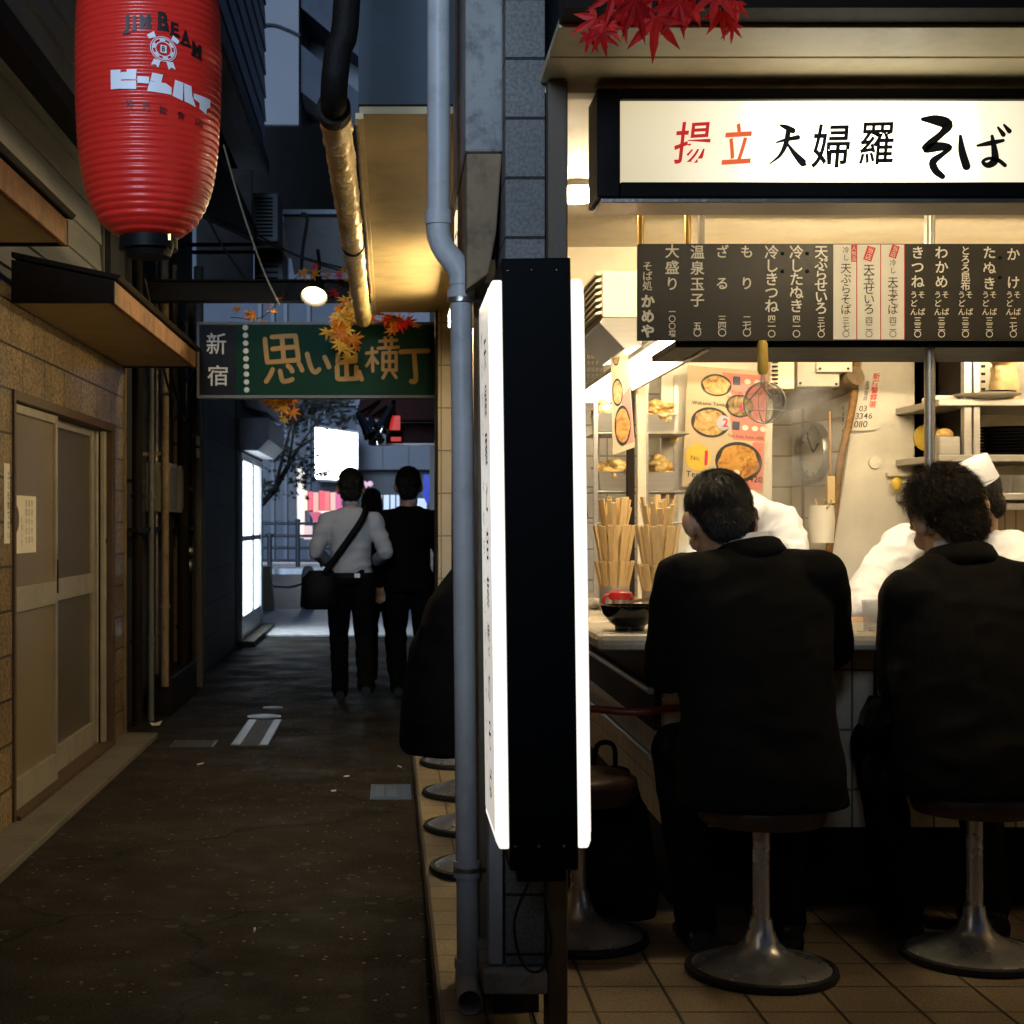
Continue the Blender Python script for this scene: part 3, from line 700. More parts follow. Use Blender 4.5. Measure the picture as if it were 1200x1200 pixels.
ln = nt.nodes.new('ShaderNodeVectorMath'); ln.operation = 'LENGTH'; cr = nt.nodes.new('ShaderNodeValToRGB')
e = cr.color_ramp.elements; e[0].position = .15; e[0].color = (.85, .79, .61, 1); e[1].position = .95; e[1].color = (.12, .097, .053, 1)  # backlight falloff away from the hot middle, painted into the emission colour
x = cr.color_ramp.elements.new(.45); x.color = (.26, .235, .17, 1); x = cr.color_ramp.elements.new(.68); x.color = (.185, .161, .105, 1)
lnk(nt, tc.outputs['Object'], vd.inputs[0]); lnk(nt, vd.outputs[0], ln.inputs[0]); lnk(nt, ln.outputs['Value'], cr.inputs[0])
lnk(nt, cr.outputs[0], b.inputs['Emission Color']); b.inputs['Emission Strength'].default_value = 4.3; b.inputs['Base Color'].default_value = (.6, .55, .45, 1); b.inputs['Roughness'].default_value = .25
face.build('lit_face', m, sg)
o = V((0, d + .0125, 0))
def pt(px, py, dd=d + .0125): return P(px, py, dd)
k = (d + .0125) / F
a = MB()
put(a, '揚', pt(789, 192), U * 42 * k + VZ * 1.5 * k, VZ * 49 * k + U * 3 * k, .012, .06, True)
r1 = a.build('red_lettering', glow('backlit_red', (.62, .03, .03), .75, (.5, .02, .02)), sg)
a = MB(); put(a, '立', pt(846, 193), U * 34 * k + VZ * 1.5 * k, VZ * 48 * k + U * 3 * k, .018, .04, True)
a.build('orange_lettering', glow('backlit_orange', (.80, .13, .04), .9, (.6, .1, .03)), sg)
a = MB()
o0 = pt(0, 0); uu, vv = U * k, -VZ * k
for st in ([(915, 147, 3), (921, 149, 6), (929, 153, 7)], [(910, 167, 2), (920, 164, 4), (935, 161, 6)], [(924, 152, 6), (921, 168, 6), (914, 182, 4), (902, 192, 1.5)], [(923, 169, 3), (931, 180, 6), (941, 191, 9), (944, 193, 3)]):
    brush(a, st, o0 - V((0, .0003 * len(a.v) / 60, 0)), uu, vv)
put(a, '婦', pt(951, 197), U * 44 * k, VZ * 52 * k + U * 2 * k, .014, .05, True)
put(a, '羅', pt(1007, 193), U * 40 * k, VZ * 50 * k + U * 2 * k, .012, .05, True)
for st in ([(1081, 140, 5), (1096, 141, 12), (1110, 146, 13), (1104, 156, 8), (1090, 168, 9), (1084, 175, 9), (1100, 172, 11), (1113, 173, 6), (1104, 181, 6), (1093, 190, 9), (1096, 200, 9), (1104, 207, 7)],
           [(1125, 160, 4), (1127, 178, 9), (1132, 195, 10)], [(1145, 171, 3), (1160, 168, 6), (1175, 165, 4)], [(1162, 160, 4), (1165, 178, 8), (1165, 189, 9), (1157, 194, 7), (1151, 190, 4), (1158, 186, 4), (1169, 188, 5), (1177, 194, 5)],
           [(1169, 150, 3), (1175, 158, 6)], [(1176, 147, 3), (1182, 154, 6)]):
    brush(a, st, o0 - V((0, .0003 * (len(a.v) % 1000) / 60, 0)), uu, vv)
a.build('black_lettering', m_blackink, sg)
# --- backlit sign along the alley side (seen edge-on)
sa = thing('alley_side_sign', (.21, 6, 2.03), 'backlit cream sign along the alley edge of the eave', 'sign')
q = MB(); q.box(.206, .34, 3.98, 4.76, 2.03, 2.06); q.box(.206, .34, 3.98, 4.76, 2.30, 2.33); q.box(.24, .34, 3.98, 4.0, 2.06, 2.30); q.build('frame', m_black, sa)
q = MB(); q.box(.205, .235, 3.981, 4.75, 2.061, 2.299); q.build('lit_face', glow('alley_sign_glow', (1.0, .80, .50), 1.3), sa)
a = MB()
for j, ch in enumerate('天婦羅そば'): put(a, ch, V((.2042, 4.70 - .145 * j, 2.11)), V((0, -.13, 0)), V((0, 0, .13)), .014)
a.build('black_lettering', m_blackink, sa)
# --- vertical projecting box sign
bx = thing('projecting_box_sign', (.335, 3.27, .607), 'tall black projecting sign box with white lit sides on the pillar', 'sign')
d = 3.1; zt, zb = PZ(302, d), PZ(1020, d); xl, xr = PX(597.5, d), PX(678, d); dep = .36
q = MB(); q.box(xl, xr, d, d + dep, zb, zt); q.build('box', m_blackm, bx, bevel=.003)
ta, tb = PZ(995, d), PZ(327, d)
for sx, xa, xb in ((-1, xl - .027, xl - .0005), (1, xr + .0005, xr + .028)):
    pro = [(xb if sx < 0 else xa, d + .004, ta)]
    xo, xi_ = (xa, xb) if sx < 0 else (xb, xa)
    poly = []
    for (yy, zz, rr) in ((d + .004, ta, 1), (d + dep - .01, ta, 1), (d + dep - .01, tb, 1), (d + .004, tb, 1)): poly.append(V((xi_, yy, zz)))
    inn = [V((xo, p.y + (.008 if p.y < d + .1 else -.012), p.z + (.014 if p.z < 1.2 else -.014))) for p in poly]
    mid = [V((xo + (xi_ - xo) * .25, p.y, p.z)) for p in poly]
    q = MB(); q.add(poly + mid + inn, [(0, 1, 2, 3), (8, 9, 10, 11)] + [(i, (i + 1) % 4, 4 + (i + 1) % 4, 4 + i) for i in range(4)] + [(4 + i, 4 + (i + 1) % 4, 8 + (i + 1) % 4, 8 + i) for i in range(4)])
    o = q.build('lit_tray', glow('white_tray', (1.0, .965, .86), 1.12), bx, bevel=.003)
    if sx < 0:
        f = MB(); f.box(xo - .0016, xo - .0004, d + .02, d + dep - .03, ta + .03, tb - .03); f.build('printed_face', glow('printed_face', (1.0, .93, .84), .55), o)
        a = MB(); xx = xo - .0022; uy = V((0, -1, 0))
        def col_(s, yc, zt_, sz, pit, bold):
            for j, ch in enumerate(s): put(a, ch, V((xx, yc + sz / 2, zt_ - j * pit - sz)), uy * sz, VZ * sz, bold)
        col_('天婦羅と自家製のそば', d + .13, tb - .10, .078, .103, .012); col_('揚立をどうぞお召し上がり下さい', d + .24, tb - .08, .034, .066, .008)
        a.build('lettering', mat('grey_ink', (.10, .09, .08), .6, bump=0), o)
    else:
        f = MB(); f.box(xo + .0004, xo + .0016, d + .02, d + dep - .03, ta + .03, tb - .03); f.build('printed_face', glow('printed_face', (1, .93, .84), .55), o)
for zz in (zt - .026, zb + .05):
    for px in (604, 632, 661):
        q = MB(); q.lathe([(.004, 0), (.003, .002), (.0005, .003)], (PX(px, d), d + .0002, zz), 10, (0, -1, 0)); q.build('screw', m_chrome, bx, smooth=True)
q = MB(); q.box(.29, .36, d + dep, 3.62, zt - .25, zt - .2); q.box(.29, .36, d + dep, 3.62, zb + .2, zb + .25); q.build('bracket', m_black, bx)
q = MB(); q.box(xl + .02, xr - .02, d + .05, d + .3, zb - .035, zb - .001); q.build('bottom_tray', m_black, bx)
bx.rotation_euler = (0, rad(-.75), 0)
q = MB(); pts = [P(622, 1028, 3.3), P(603, 1080, 3.42), P(612, 1128, 3.5), P(632, 1138, 3.5), P(646, 1110, 3.5), P(640, 1060, 3.45), P(640, 1020, 3.3)]
q.tube(smooth_pts(pts, 8), .0035, 6); tag(q.build('sign_cable', m_rubber, smooth=True), 'black power cable looping below the tall box sign', 'cable')
# --- drain pipe
dp = thing('drain_pipe', P(548, 1190, 3.85), 'grey drain pipe with a swan-neck bend on the stall corner', 'drain pipe')
d = 3.82; r = .0295
a1, a2, a3, a4 = P(514, -40, d), P(514, 262, d), P(540, 318, d), P(548.5, 1138, d)
q = MB(); q.tube([P(514, -300, d), a2 + V((0, 0, .0))], r, 20); q.build('upper_length', m_pipe, dp, smooth=True)
q = MB(); q.tube(smooth_pts([a2 + V((0, 0, .004)), P(514.5, 276, d), P(521, 293, d), P(533, 308, d), P(539.5, 322, d), P(540, 334, d)], 5), r * 1.04, 20); q.build('bend', m_pipe, dp, smooth=True)
q = MB(); q.tube([P(540, 330, d), a4], r * .95, 20); q.build('lower_length', m_pipe, dp, smooth=True)
for c, h in ((P(513.7, 255, d), .018), (P(540.3, 345, d), .012), (P(547, 1018, d), .02), (P(548.4, 1128, d), .012)):
    q = MB(); q.lathe([(r * .9, -h), (r * 1.17, -h), (r * 1.17, h), (r * .9, h)], c, 24); q.build('coupling', m_pipe, dp, smooth=True)
q = MB()
for c in (P(540.3, 352, d), P(547, 1018, d)): q.lathe([(r * 1.16, -.006), (r * 1.2, -.006), (r * 1.2, .006), (r * 1.16, .006)], c, 24); q.tube([c + V((.03, 0, 0)), c + V((.075, .02, 0))], .004, 6)
q.build('clamp', m_steeld, dp, smooth=True)
c = a4 + V((0, 0, .01)); q = MB(); path = smooth_pts([c, c + V((0, -.006, -.028)), c + V((0, -.030, -.050)), c + V((0, -.065, -.058)), c + V((0, -.095, -.060))], 5); q.tube(path, r * 1.03, 20, cap=False); q.build('outlet', m_pipe, dp, smooth=True, solid=.003)
# --- arch sign over the alley
d = 9.18
ar = thing('alley_name_sign', P(371, 467, d), 'long green and black signboard hung across the alley', 'sign')
q = MB(); q.box(PX(277, d), PX(511, d), d, d + .10, PZ(463, d), PZ(381, d)); q.build('green_panel', mat('sign_green', (.001, .030, .013), .6, var=.12, bump=.03, spec=.15), ar)
q = MB(); q.box(PX(234, d), PX(276.8, d), d, d + .10, PZ(463, d), PZ(381, d)); q.build('black_panel', m_black, ar)
q = MB(); q.box(PX(231, d), PX(512, d), d - .01, d + .11, PZ(466.5, d), PZ(463.3, d)); q.box(PX(231, d), PX(512, d), d - .01, d + .11, PZ(380.7, d), PZ(377.5, d)); q.box(PX(231, d), PX(233.7, d), d - .01, d + .11, PZ(463.2, d), PZ(380.8, d))
q.build('frame', m_grey, ar)
k = (d - .004) / F; a = MB()
put(a, '新', P(242, 415, d - .004), U * 23 * k, VZ * 25 * k, .006, 0, True); put(a, '宿', P(243, 452, d - .004), U * 24 * k, VZ * 24 * k, .006, 0, True)
a.build('pale_lettering', m_paper, ar)
for j in range(9):
    q = MB(); q.lathe([(3.4 * k, 0), (3.0 * k, .006), (.001, .008)], P(287.5 + .2 * j, 384 + 9.1 * j, d), 16, (0, -1, 0)); q.build('bulb', m_paper, ar, smooth=True)
a = MB(); o0 = P(0, 0, d - .004)
def zz(pts, w=21): return [(220 + x / 4, 300 + y / 4, w / 4) for x, y in pts]
STR = [[(362, 390), (367, 445), (373, 497)], [(395, 380), (450, 376), (505, 374)], [(505, 374), (512, 430), (519, 486)], [(373, 498), (445, 493), (519, 487)], [(398, 436), (445, 431), (492, 427)], [(442, 385), (446, 430), (450, 485)],
       [(398, 532), (385, 562), (368, 588)], [(433, 540), (441, 575), (450, 588), (475, 584), (490, 578)], [(470, 515), (482, 525), (490, 540)], [(522, 506), (530, 520), (536, 535)],
       [(560, 460), (572, 505), (584, 535), (600, 545), (616, 532)], [(642, 475), (654, 500), (662, 520)],
       [(742, 448), (744, 510), (746, 572)], [(704, 462), (704, 490), (706, 500), (745, 496), (785, 492)], [(786, 460), (786, 492)], [(700, 520), (702, 560), (706, 576), (750, 576), (792, 574)], [(790, 522), (792, 574)], [(803, 545), (815, 578)],
       [(838, 456), (862, 453), (886, 450)], [(864, 432), (866, 490), (868, 540)], [(860, 478), (850, 498), (838, 515)], [(871, 478), (882, 492), (890, 502)],
       [(900, 400), (980, 395)], [(925, 383), (928, 422)], [(955, 383), (955, 420)], [(893, 433), (987, 428)], [(915, 455), (915, 535)], [(915, 455), (977, 453)], [(977, 453), (977, 536)], [(915, 535), (977, 535)], [(946, 432), (946, 535)], [(915, 495), (977, 494)], [(930, 546), (915, 572)], [(960, 546), (977, 570)],
       [(998, 450), (1060, 447), (1126, 445)], [(1060, 450), (1066, 520), (1069, 575), (1062, 590), (1048, 588)]]
for i, s_ in enumerate(STR): brush(a, zz(s_, 22 if i < 18 or i > 33 else 15), o0 - V((0, .00025 * i, 0)), U * k, -VZ * k, 4)
a.build('yellow_lettering', mat('ochre_paint', (.42, .21, .025), .55, bump=.05), ar)
# --- menu board
d = 4.56
mb_ = thing('menu_board', P(980, 400, d), 'long black menu board hung over the counter with white and red price columns', 'menu board')
x0, x1 = PX(747, d), 2.15; zt, zb = PZ(285.5, d), PZ(399, d)
q = MB(); q.box(x0, x1, d, d + .015, zb, zt); q.build('board', mat('menu_black', (.018, .016, .014), .42, bump=.04, var=.1), mb_, bevel=.002)
k = d / F; Y = d - .003
def at(px, py, y=Y): return V((PX(px, d), y, PZ(py, d)))
wt = MB(); bt = MB(); rt = MB(); pl = []
def menu(cx, items, mb=None, bold=.016):
    """items: (text, top px, bottom px, size px); one printed column each"""
    own = mb is None
    if own: mb = MB()
    for s, ya, yb, sz in items:
        n = len(s); pit = (yb - ya - sz) / max(1, n - 1)
        for j, ch in enumerate(s):
            y = ya + j * pit; h = sz; w = sz
            if ch == '一' : put(mb, ch, at(cx - w / 2, y + h), U * w * k, VZ * h * k, bold)
            else: put(mb, ch, at(cx - w / 2, y + h), U * w * k, VZ * h * k, bold)
    if own: mb.build('white_lettering', m_white, mb_)
menu(758.5, [('そば処', 306, 341, 12)], bold=.01)
menu(759, [('かめや', 345, 396, 16)], bold=.045)
menu(787.5, [('大盛り', 286, 341, 17), ('一〇〇増', 361, 395, 8.6)])
menu(817, [('温泉玉子', 287, 360, 17), ('五〇', 377, 395, 10)])
menu(846, [('ざ', 287, 304, 16), ('る', 324, 341, 16), ('三四〇', 369, 395, 10.5)])
menu(875, [('も', 287, 304, 16), ('り', 324, 342, 16), ('二七〇', 369, 395, 10.5)])
menu(904, [('冷しきつね', 287, 367, 17), ('四一〇', 369, 396, 9.5)])
menu(933, [('冷したぬき', 287, 367, 17), ('四一〇', 369, 396, 9.5)])
menu(962, [('天ぷらせいろ', 287, 369, 16), ('三七〇', 371, 396, 9)])
menu(1075, [('きつね', 288, 338, 16), ('三三〇', 371, 396, 9)])
menu(1103, [('わかめ', 288, 338, 16), ('三三〇', 371, 396, 9)])
menu(1131, [('とろろ昆布', 288, 341, 11.5), ('三三〇', 371, 396, 9)])
menu(1159, [('たぬき', 288, 340, 16), ('三三〇', 371, 396, 9)])
menu(1187, [('か', 290, 306, 16), ('け', 323, 339, 16), ('二七〇', 371, 396, 9)])
for cx in (1075, 1103, 1131, 1159, 1187):
    menu(cx - 4.5, [('うどん', 341, 370, 9)], bold=.01); menu(cx + 4.5, [('そば', 341, 370, 9)], bold=.01)
for i, cx in enumerate((990, 1018, 1046)):
    q = MB(); q.box(PX(cx - 13.6, d), PX(cx + 13.6, d), d - .0018, d - .0003, zb + .003, zt - .003); pnl = q.build('white_strip', m_white, mb_)
    q = MB(); q.box(PX(cx + 13.2, d), PX(cx + 14.0, d), d - .0024, d - .0002, zb + .002, zt - .002); q.build('red_edge', m_redink, pnl)
menu(991, [('冷し', 289, 306, 8)], bt, .0); menu(991, [('天ぷらそば', 308, 369, 13), ('三七〇', 371, 396, 9)], bt, .0)
menu(1018, [('天玉せいろ', 309, 369, 14), ('四二〇', 371, 396, 9)], bt, .0)
menu(1046, [('冷し', 304, 321, 8), ('天玉そば', 324, 369, 13), ('四二〇', 371, 396, 9)], bt, .0)
bt.build('black_lettering', m_blackink, mb_)
for cx, cy, hw, hh, an, txt in ((1000.3, 297, 3.2, 10, 0, '人気品'), (1018.5, 297.5, 5, 8.5, -18, '当店'), (1047.5, 295, 4.5, 7.5, -18, '当店')):
    q = MB(); c, s = math.cos(rad(an)), math.sin(rad(an)); o = V((PX(cx, d), Y, PZ(cy, d))); u = U * c - VZ * s * -1; v = VZ * c - U * s * -1
    u = V((c, 0, s)); v = V((-s, 0, c)); q.add([o + u * i * hw * k + v * j * hh * k for i, j in ((-1, -1), (1, -1), (1, 1), (-1, 1))], [(0, 1, 2, 3)]); q.build('red_stamp', m_redink, mb_)
    n = len(txt); sz = min(2 * hw * .9, 2 * hh * .9 / n)
    for j, ch in enumerate(txt): put(rt, ch, o + V((0, -.001, 0)) - u * sz / 2 * k + v * (hh * .9 - (j + 1) * 2 * hh * .9 / n) * k, u * sz * k, v * sz * k, 0)
rt.build('stamp_lettering', m_white, mb_)
for px, py in ((917, 297), (917, 318), (946, 297), (946, 318), (1172, 302), (1172, 325)):
    q = MB(); q.lathe([(.006, 0), (.005, .003), (.001, .004)], (PX(px, d), d, PZ(py, d)), 12, (0, -1, 0)); q.build('screw', m_blackm, mb_, smooth=True)
# hanging rods, chrome post, shelf over the counter
for j, (px, dd) in enumerate(((751, 4.6), (806, 4.6))):
    q = MB(); q.tube([P(px, 300, dd), V((PX(px, dd), dd, 2.399))], .011, 10); q.tube([V((PX(px, dd), dd, 2.3)), V((PX(px, dd), dd, 2.31))], .016, 10)
    tag(q.build('hanging_rod', mat('brass_rod', (.36, .22, .06), .35, metal=.8), smooth=True), ['brown rod holding up the left end of the menu board', 'brown rod holding up the menu board right of the first'][j], 'rod', 'menu board rods')
cp = thing('chrome_post', V((PX(1088, 4.66), 4.66, ZC)), 'upright chrome post standing on the counter between the two diners', 'post')
q = MB(); q.tube([V((PX(1089.5, 4.66), 4.66, ZC + .006)), V((PX(1089.5, 4.66), 4.66, 2.399))], .0165, 20); q.build('tube', m_steel, cp, smooth=True)
q = MB(); q.lathe([(.04, 0), (.04, .008), (.018, .014)], V((PX(1089.5, 4.66), 4.66, ZC)), 24); q.build('foot_flange', m_steel, cp, smooth=True)
sh = thing('overhead_shelf', V((2, 4.8, 1.86)), 'black overhead shelf behind the menu board', 'shelf')
q = MB(); q.box(PX(790, 4.62), 3.4, 4.60, 5.02, 1.868, 1.89); q.build('shelf_board', m_black, sh, bevel=.003)
q = MB(); q.box(PX(790, 4.62), 3.4, 4.60, 4.612, 1.892, 2.05); q.build('shelf_back', m_black, sh)
for xx in (1.0, 2.4):
    q = MB(); q.tube([(xx, 4.8, 1.89), (xx, 4.8, 2.399)], .012, 8); q.build('hanger', m_steeld, sh)
# ================================================================ LAMPS of the place
def arealamp(name, loc, rot, sx, sy, e, col):
    l = bpy.data.lights.new(name, 'AREA'); l.shape = 'RECTANGLE'; l.size = sx; l.size_y = sy; l.energy = e; l.color = col
    o = bpy.data.objects.new(name, l); o.location = loc; o.rotation_euler = rot; COL.objects.link(o); return o
def tube_lamp(a, b, label, s, col=(1.0, .79, .49), house_w=.09):
    a, b = V(a), V(b); t = thing('fluorescent_lamp', (a + b) / 2, label, 'lamp', 'fluorescent lamps')
    u = (b - a).normalized(); w = V((-u.y, u.x, 0)); h = (b - a) / 2
    q = MB(); q.obox((a + b) / 2 + V((0, 0, .035)), h + u * .03, w * house_w / 2, V((0, 0, .012))); q.build('housing', m_creamw, t, bevel=.004)
    q = MB(); q.obox(a - u * .015, u * .014, w * .02, V((0, 0, .03))); q.obox(b + u * .015, u * .014, w * .02, V((0, 0, .03))); q.build('holder', m_creamw, t)
    q = MB(); q.tube([a, b], .014, 12); q.build('tube', glow('tube_%d' % s, col, s), t, smooth=True)
tube_lamp((1.0, 5.02, 2.2), (2.2, 5.02, 2.2), 'fluorescent lamp hidden behind the menu board', 150)
tube_lamp((2.35, 5.02, 2.2), (3.3, 5.02, 2.2), 'fluorescent lamp at the right end of the kitchen', 150)
tube_lamp((1.0, 6.02, 2.2), (2.2, 6.02, 2.2), 'fluorescent lamp over the stoves behind the ceiling beam', 60)
tube_lamp((2.35, 6.02, 2.2), (3.3, 6.02, 2.2), 'fluorescent lamp over the shelving behind the ceiling beam', 60)
tube_lamp((.333, 6.6, 2.405), (.333, 8.0, 2.405), 'fluorescent lamp under the eave along the alley, hidden by the drain pipe corner', 155, (1.0, .75, .38), .05)
# fluorescent under the alley-run shelf (visible, glaring)
fl = thing('counter_lamp', (.93, 5.6, 1.87), 'glaring white lamp box running back along the alley counter', 'lamp')
q = MB(); q.box(.885, .975, 4.62, 6.85, 1.93, 1.95); q.box(.976, .99, 4.62, 6.85, 1.86, 1.95); q.build('housing', m_creamw, fl, bevel=.003)
q = MB(); q.box(.89, .972, 4.63, 6.8, 1.875, 1.928); q.build('diffuser', glow('diffuser', (1.0, .83, .58), 18), fl, bevel=.006)
# round ceiling lamp
cl = thing('ceiling_lamp', P(677, 222, 4.75), 'round glowing lamp on the stall ceiling', 'ceiling lamp')
c = V((PX(677, 4.75), 4.75, 2.40)); q = MB(); q.lathe([(.085, 0), (.085, -.016), (.07, -.018), (.07, 0)], c, 32); q.build('trim_ring', m_creamw, cl, smooth=True)
q = MB(); q.lathe([(.072, -.017), (.066, -.032), (.045, -.048), (.001, -.055)], c, 32); q.build('diffuser', glow('round_diffuser', (1.0, .80, .50), 220), cl, smooth=True)
for i, (x, y) in enumerate(((1.5, 3.95), (2.7, 3.95))):
    c = V((x, y, 2.40)); t = thing('ceiling_lamp', c, ['round ceiling lamp over the left diner', 'round ceiling lamp over the right end of the counter'][i], 'ceiling lamp')
    q = MB(); q.lathe([(.085, 0), (.085, -.016), (.07, -.018), (.07, 0)], c, 32); q.build('trim_ring', m_creamw, t, smooth=True)
    q = MB(); q.lathe([(.072, -.017), (.066, -.032), (.045, -.048), (.001, -.055)], c, 32); q.build('diffuser', glow('round_diffuser2', (1.0, .78, .46), 110), t, smooth=True)
# alley spot lamp
sp = thing('spot_lamp', P(371, 340, 9.9), 'black clip spot lamp glowing over the alley sign', 'spot lamp')
c = P(368, 348, 9.85); ax = V((-.12, -.62, -.78)).normalized()
q = MB(); q.lathe([(.02, -.20), (.035, -.16), (.045, -.09), (.085, -.01), (.09, .0), (.08, -.004), (.04, -.08), (.001, -.085)], c, 24, ax); q.build('shade', m_black, sp, smooth=True)
q = MB(); q.ell(c - ax * .012, (.062, .062, .045)); q.build('bulb', glow('spot_bulb', (1.0, .78, .42), 220), sp, smooth=True)
q = MB(); q.tube(smooth_pts([c - ax * .18, c - ax * .24 + V((0, 0, .05)), c + V((.02, .1, .33))], 5), .012, 8); q.build('arm', m_black, sp, smooth=True)
# beam across the alley
q = MB(); q.box(-1.7, .0, 10.0, 10.14, PZ(352, 10), PZ(330, 10)); q.box(-1.7, 0, 9.96, 10.18, PZ(330, 10), PZ(328, 10)); tag(q.build('cross_beam', m_dark, bevel=.003), 'dark beam spanning the alley above the green sign', 'beam')

# ================================================================ KITCHEN
def part_box(mb, name, m, t, **k): return mb.build(name, m, t, **k)
# louvred air conditioner
ac = thing('louvred_unit', P(725, 395, 5.2), 'beige louvred air unit under the ceiling at the menu board end', 'air conditioner')
xa, xb, ya, yb = PX(706, 5.2), PX(752, 5.2), 5.2, 5.75; zt, zb = PZ(317, 5.2), PZ(372, 5.2)
q = MB(); q.box(xa, xb, ya, yb, zb, zt); q.build('case', m_cream, ac, bevel=.006)
for j in range(7):
    z = zb + .015 + j * (zt - zb) / 7.2; q = MB(); q.prism([(xa - .001, ya + .01, z), (xa - .022, ya + .01, z - .004), (xa - .022, ya + .01, z + .004), (xa - .001, ya + .01, z + .012)], (0, yb - ya - .02, 0)); q.build('louvre', m_cream, ac)
q = MB(); q.prism([(xa, ya, zb - .001), (xb, ya, zb - .001), (xb, ya, zb - .10), (xb - .06, ya, zb - .11), (xa - .01, ya, zb - .02)], (0, yb - ya, 0)); q.build('drip_hood', m_steel, ac, bevel=.003)
# seen-from-the-side hanging menu and wall price list
def poster_food(t, M, spec, prefix=''):
    """bowls printed on a poster: spec = (u, v, ru, rv, kind)"""
    for i, (u_, v_, ru, rv, kind) in enumerate(spec):
        ring = MB(); ring.add([M(u_ + ru * math.cos(a), v_ + rv * math.sin(a), .0006 + i * .0003) for a in [2 * math.pi * j / 28 for j in range(28)]], [tuple(range(28))]); r_ = ring.build('printed_bowl', m_blackink, t)
        fd = MB()
        fd.add([M(u_ + ru * .86 * (1 + .08 * math.sin(5 * a + i)) * math.cos(a), v_ + rv * .84 * math.sin(a), .0010 + i * .0003) for a in [2 * math.pi * j / 28 for j in range(28)]], [tuple(range(28))])
        fd.build('printed_food', FOOD[kind], r_)
def foodmat(name, c0, c1, c2, sc=60):
    m = bpy.data.materials.new(name); m.use_nodes = True; nt = m.node_tree; b = nt.nodes['Principled BSDF']
    tc = nt.nodes.new('ShaderNodeTexCoord'); n = nt.nodes.new('ShaderNodeTexVoronoi'); n.inputs['Scale'].default_value = sc; lnk(nt, tc.outputs['Object'], n.inputs['Vector'])
    n2 = nt.nodes.new('ShaderNodeTexNoise'); n2.inputs['Scale'].default_value = sc * .5; n2.inputs['Detail'].default_value = 6; n2.inputs['Distortion'].default_value = 1.5; lnk(nt, tc.outputs['Object'], n2.inputs['Vector'])
    r = nt.nodes.new('ShaderNodeValToRGB'); e = r.color_ramp.elements; e[0].position = .35; e[0].color = c0 + (1,); e[1].position = .95; e[1].color = c2 + (1,); x = e.new(.5); x.color = c1 + (1,)
    lnk(nt, n2.outputs[0], r.inputs[0]); lnk(nt, r.outputs[0], b.inputs['Base Color']); b.inputs['Roughness'].default_value = .45; MATS[name] = m; return m
FOOD = {'noodle': foodmat('print_noodles', (.24, .12, .025), (.48, .30, .09), (.68, .58, .40)), 'dark': foodmat('print_dark_noodles', (.05, .035, .015), (.25, .16, .05), (.55, .42, .2)),
        'fry': foodmat('print_tempura', (.22, .08, .01), (.46, .22, .03), (.62, .40, .12), 45)}
m_pink = mat('poster_pink', (.60, .20, .16), .35, var=.12, scale=3, bump=0)
m_tan = mat('poster_cream', (.52, .42, .27), .35, var=.1, scale=3, bump=0)
m_gold = mat('poster_gold', (.72, .50, .06), .35, bump=0); m_magenta = mat('poster_magenta', (.55, .02, .10), .4, bump=0); m_navy = mat('poster_navy', (.03, .04, .07), .4, bump=0); m_silver = mat('poster_silver', (.42, .44, .52), .35, bump=0)
d = 6.44
po = thing('food_poster', P(850, 572, d), 'laminated food poster with soba bowls hanging above the left diner', 'poster')
A_, B_, C_, D_ = P(806, 428, d), P(901, 436, d), P(894, 578, d), P(799, 570, d)
def MP(u, v, h): # u right 0..1, v up 0..1
    return (D_ * (1 - u) + C_ * u) * (1 - v) + (A_ * (1 - u) + B_ * u) * v + V((0, -h - .003, 0))
q = MB(); q.add([MP(0, 0, -.003), MP(1, 0, -.003), MP(1, 1, -.003), MP(0, 1, -.003), MP(0, 0, 0), MP(1, 0, 0), MP(1, 1, 0), MP(0, 1, 0)], [(0, 1, 2, 3), (4, 5, 6, 7), (0, 1, 5, 4), (1, 2, 6, 5), (2, 3, 7, 6), (3, 0, 4, 7)])
q.build('sheet', m_tan, po)
q = MB(); q.add([MP(.56, .78, .0003), MP(.985, .78, .0003), MP(.985, .965, .0003), MP(.42, .965, .0003)], [(0, 1, 2, 3)]); q.add([MP(.6, .42, .0003), MP(.985, .42, .0003), MP(.985, .775, .0003), MP(.5, .775, .0003)], [(0, 1, 2, 3)]); q.add([MP(.7, .02, .0003), MP(.985, .02, .0003), MP(.985, .415, .0003), MP(.85, .415, .0003)], [(0, 1, 2, 3)])
q.build('pink_field', m_pink, po)
poster_food(po, MP, [(.36, .855, .19, .092, 'noodle'), (.66, .70, .17, .095, 'dark'), (.31, .545, .24, .125, 'noodle'), (.68, .24, .29, .165, 'fry')])
def disc(mb, M, u, v, ru, rv, h, n=22): mb.add([M(u + ru * math.cos(2 * math.pi * j / n), v + rv * math.sin(2 * math.pi * j / n), h) for j in range(n)], [tuple(range(n))])
q = MB(); disc(q, MP, .18, .25, .155, .11, .0022); q.build('gold_medal', m_gold, po)
q = MB(); disc(q, MP, .47, .55, .085, .062, .0022); q.build('silver_medal', m_silver, po)
q = MB()
for (u_, v_) in ((.60, .905), (.62, .535)): q.add([MP(u_ - .04, v_ - .035, .0024), MP(u_ + .05, v_ - .035, .0024), MP(u_ + .05, v_ + .035, .0024), MP(u_ - .04, v_ + .035, .0024)], [(0, 1, 2, 3)])
q.build('navy_tag', m_navy, po)
q = MB(); uP, vP = (C_ - D_).normalized(), (A_ - D_).normalized()
def ptxt(mb, s, u, v, em, bold=0., h=.0030): line(mb, s, MP(u, v, h), uP * em, vP * em, bold)
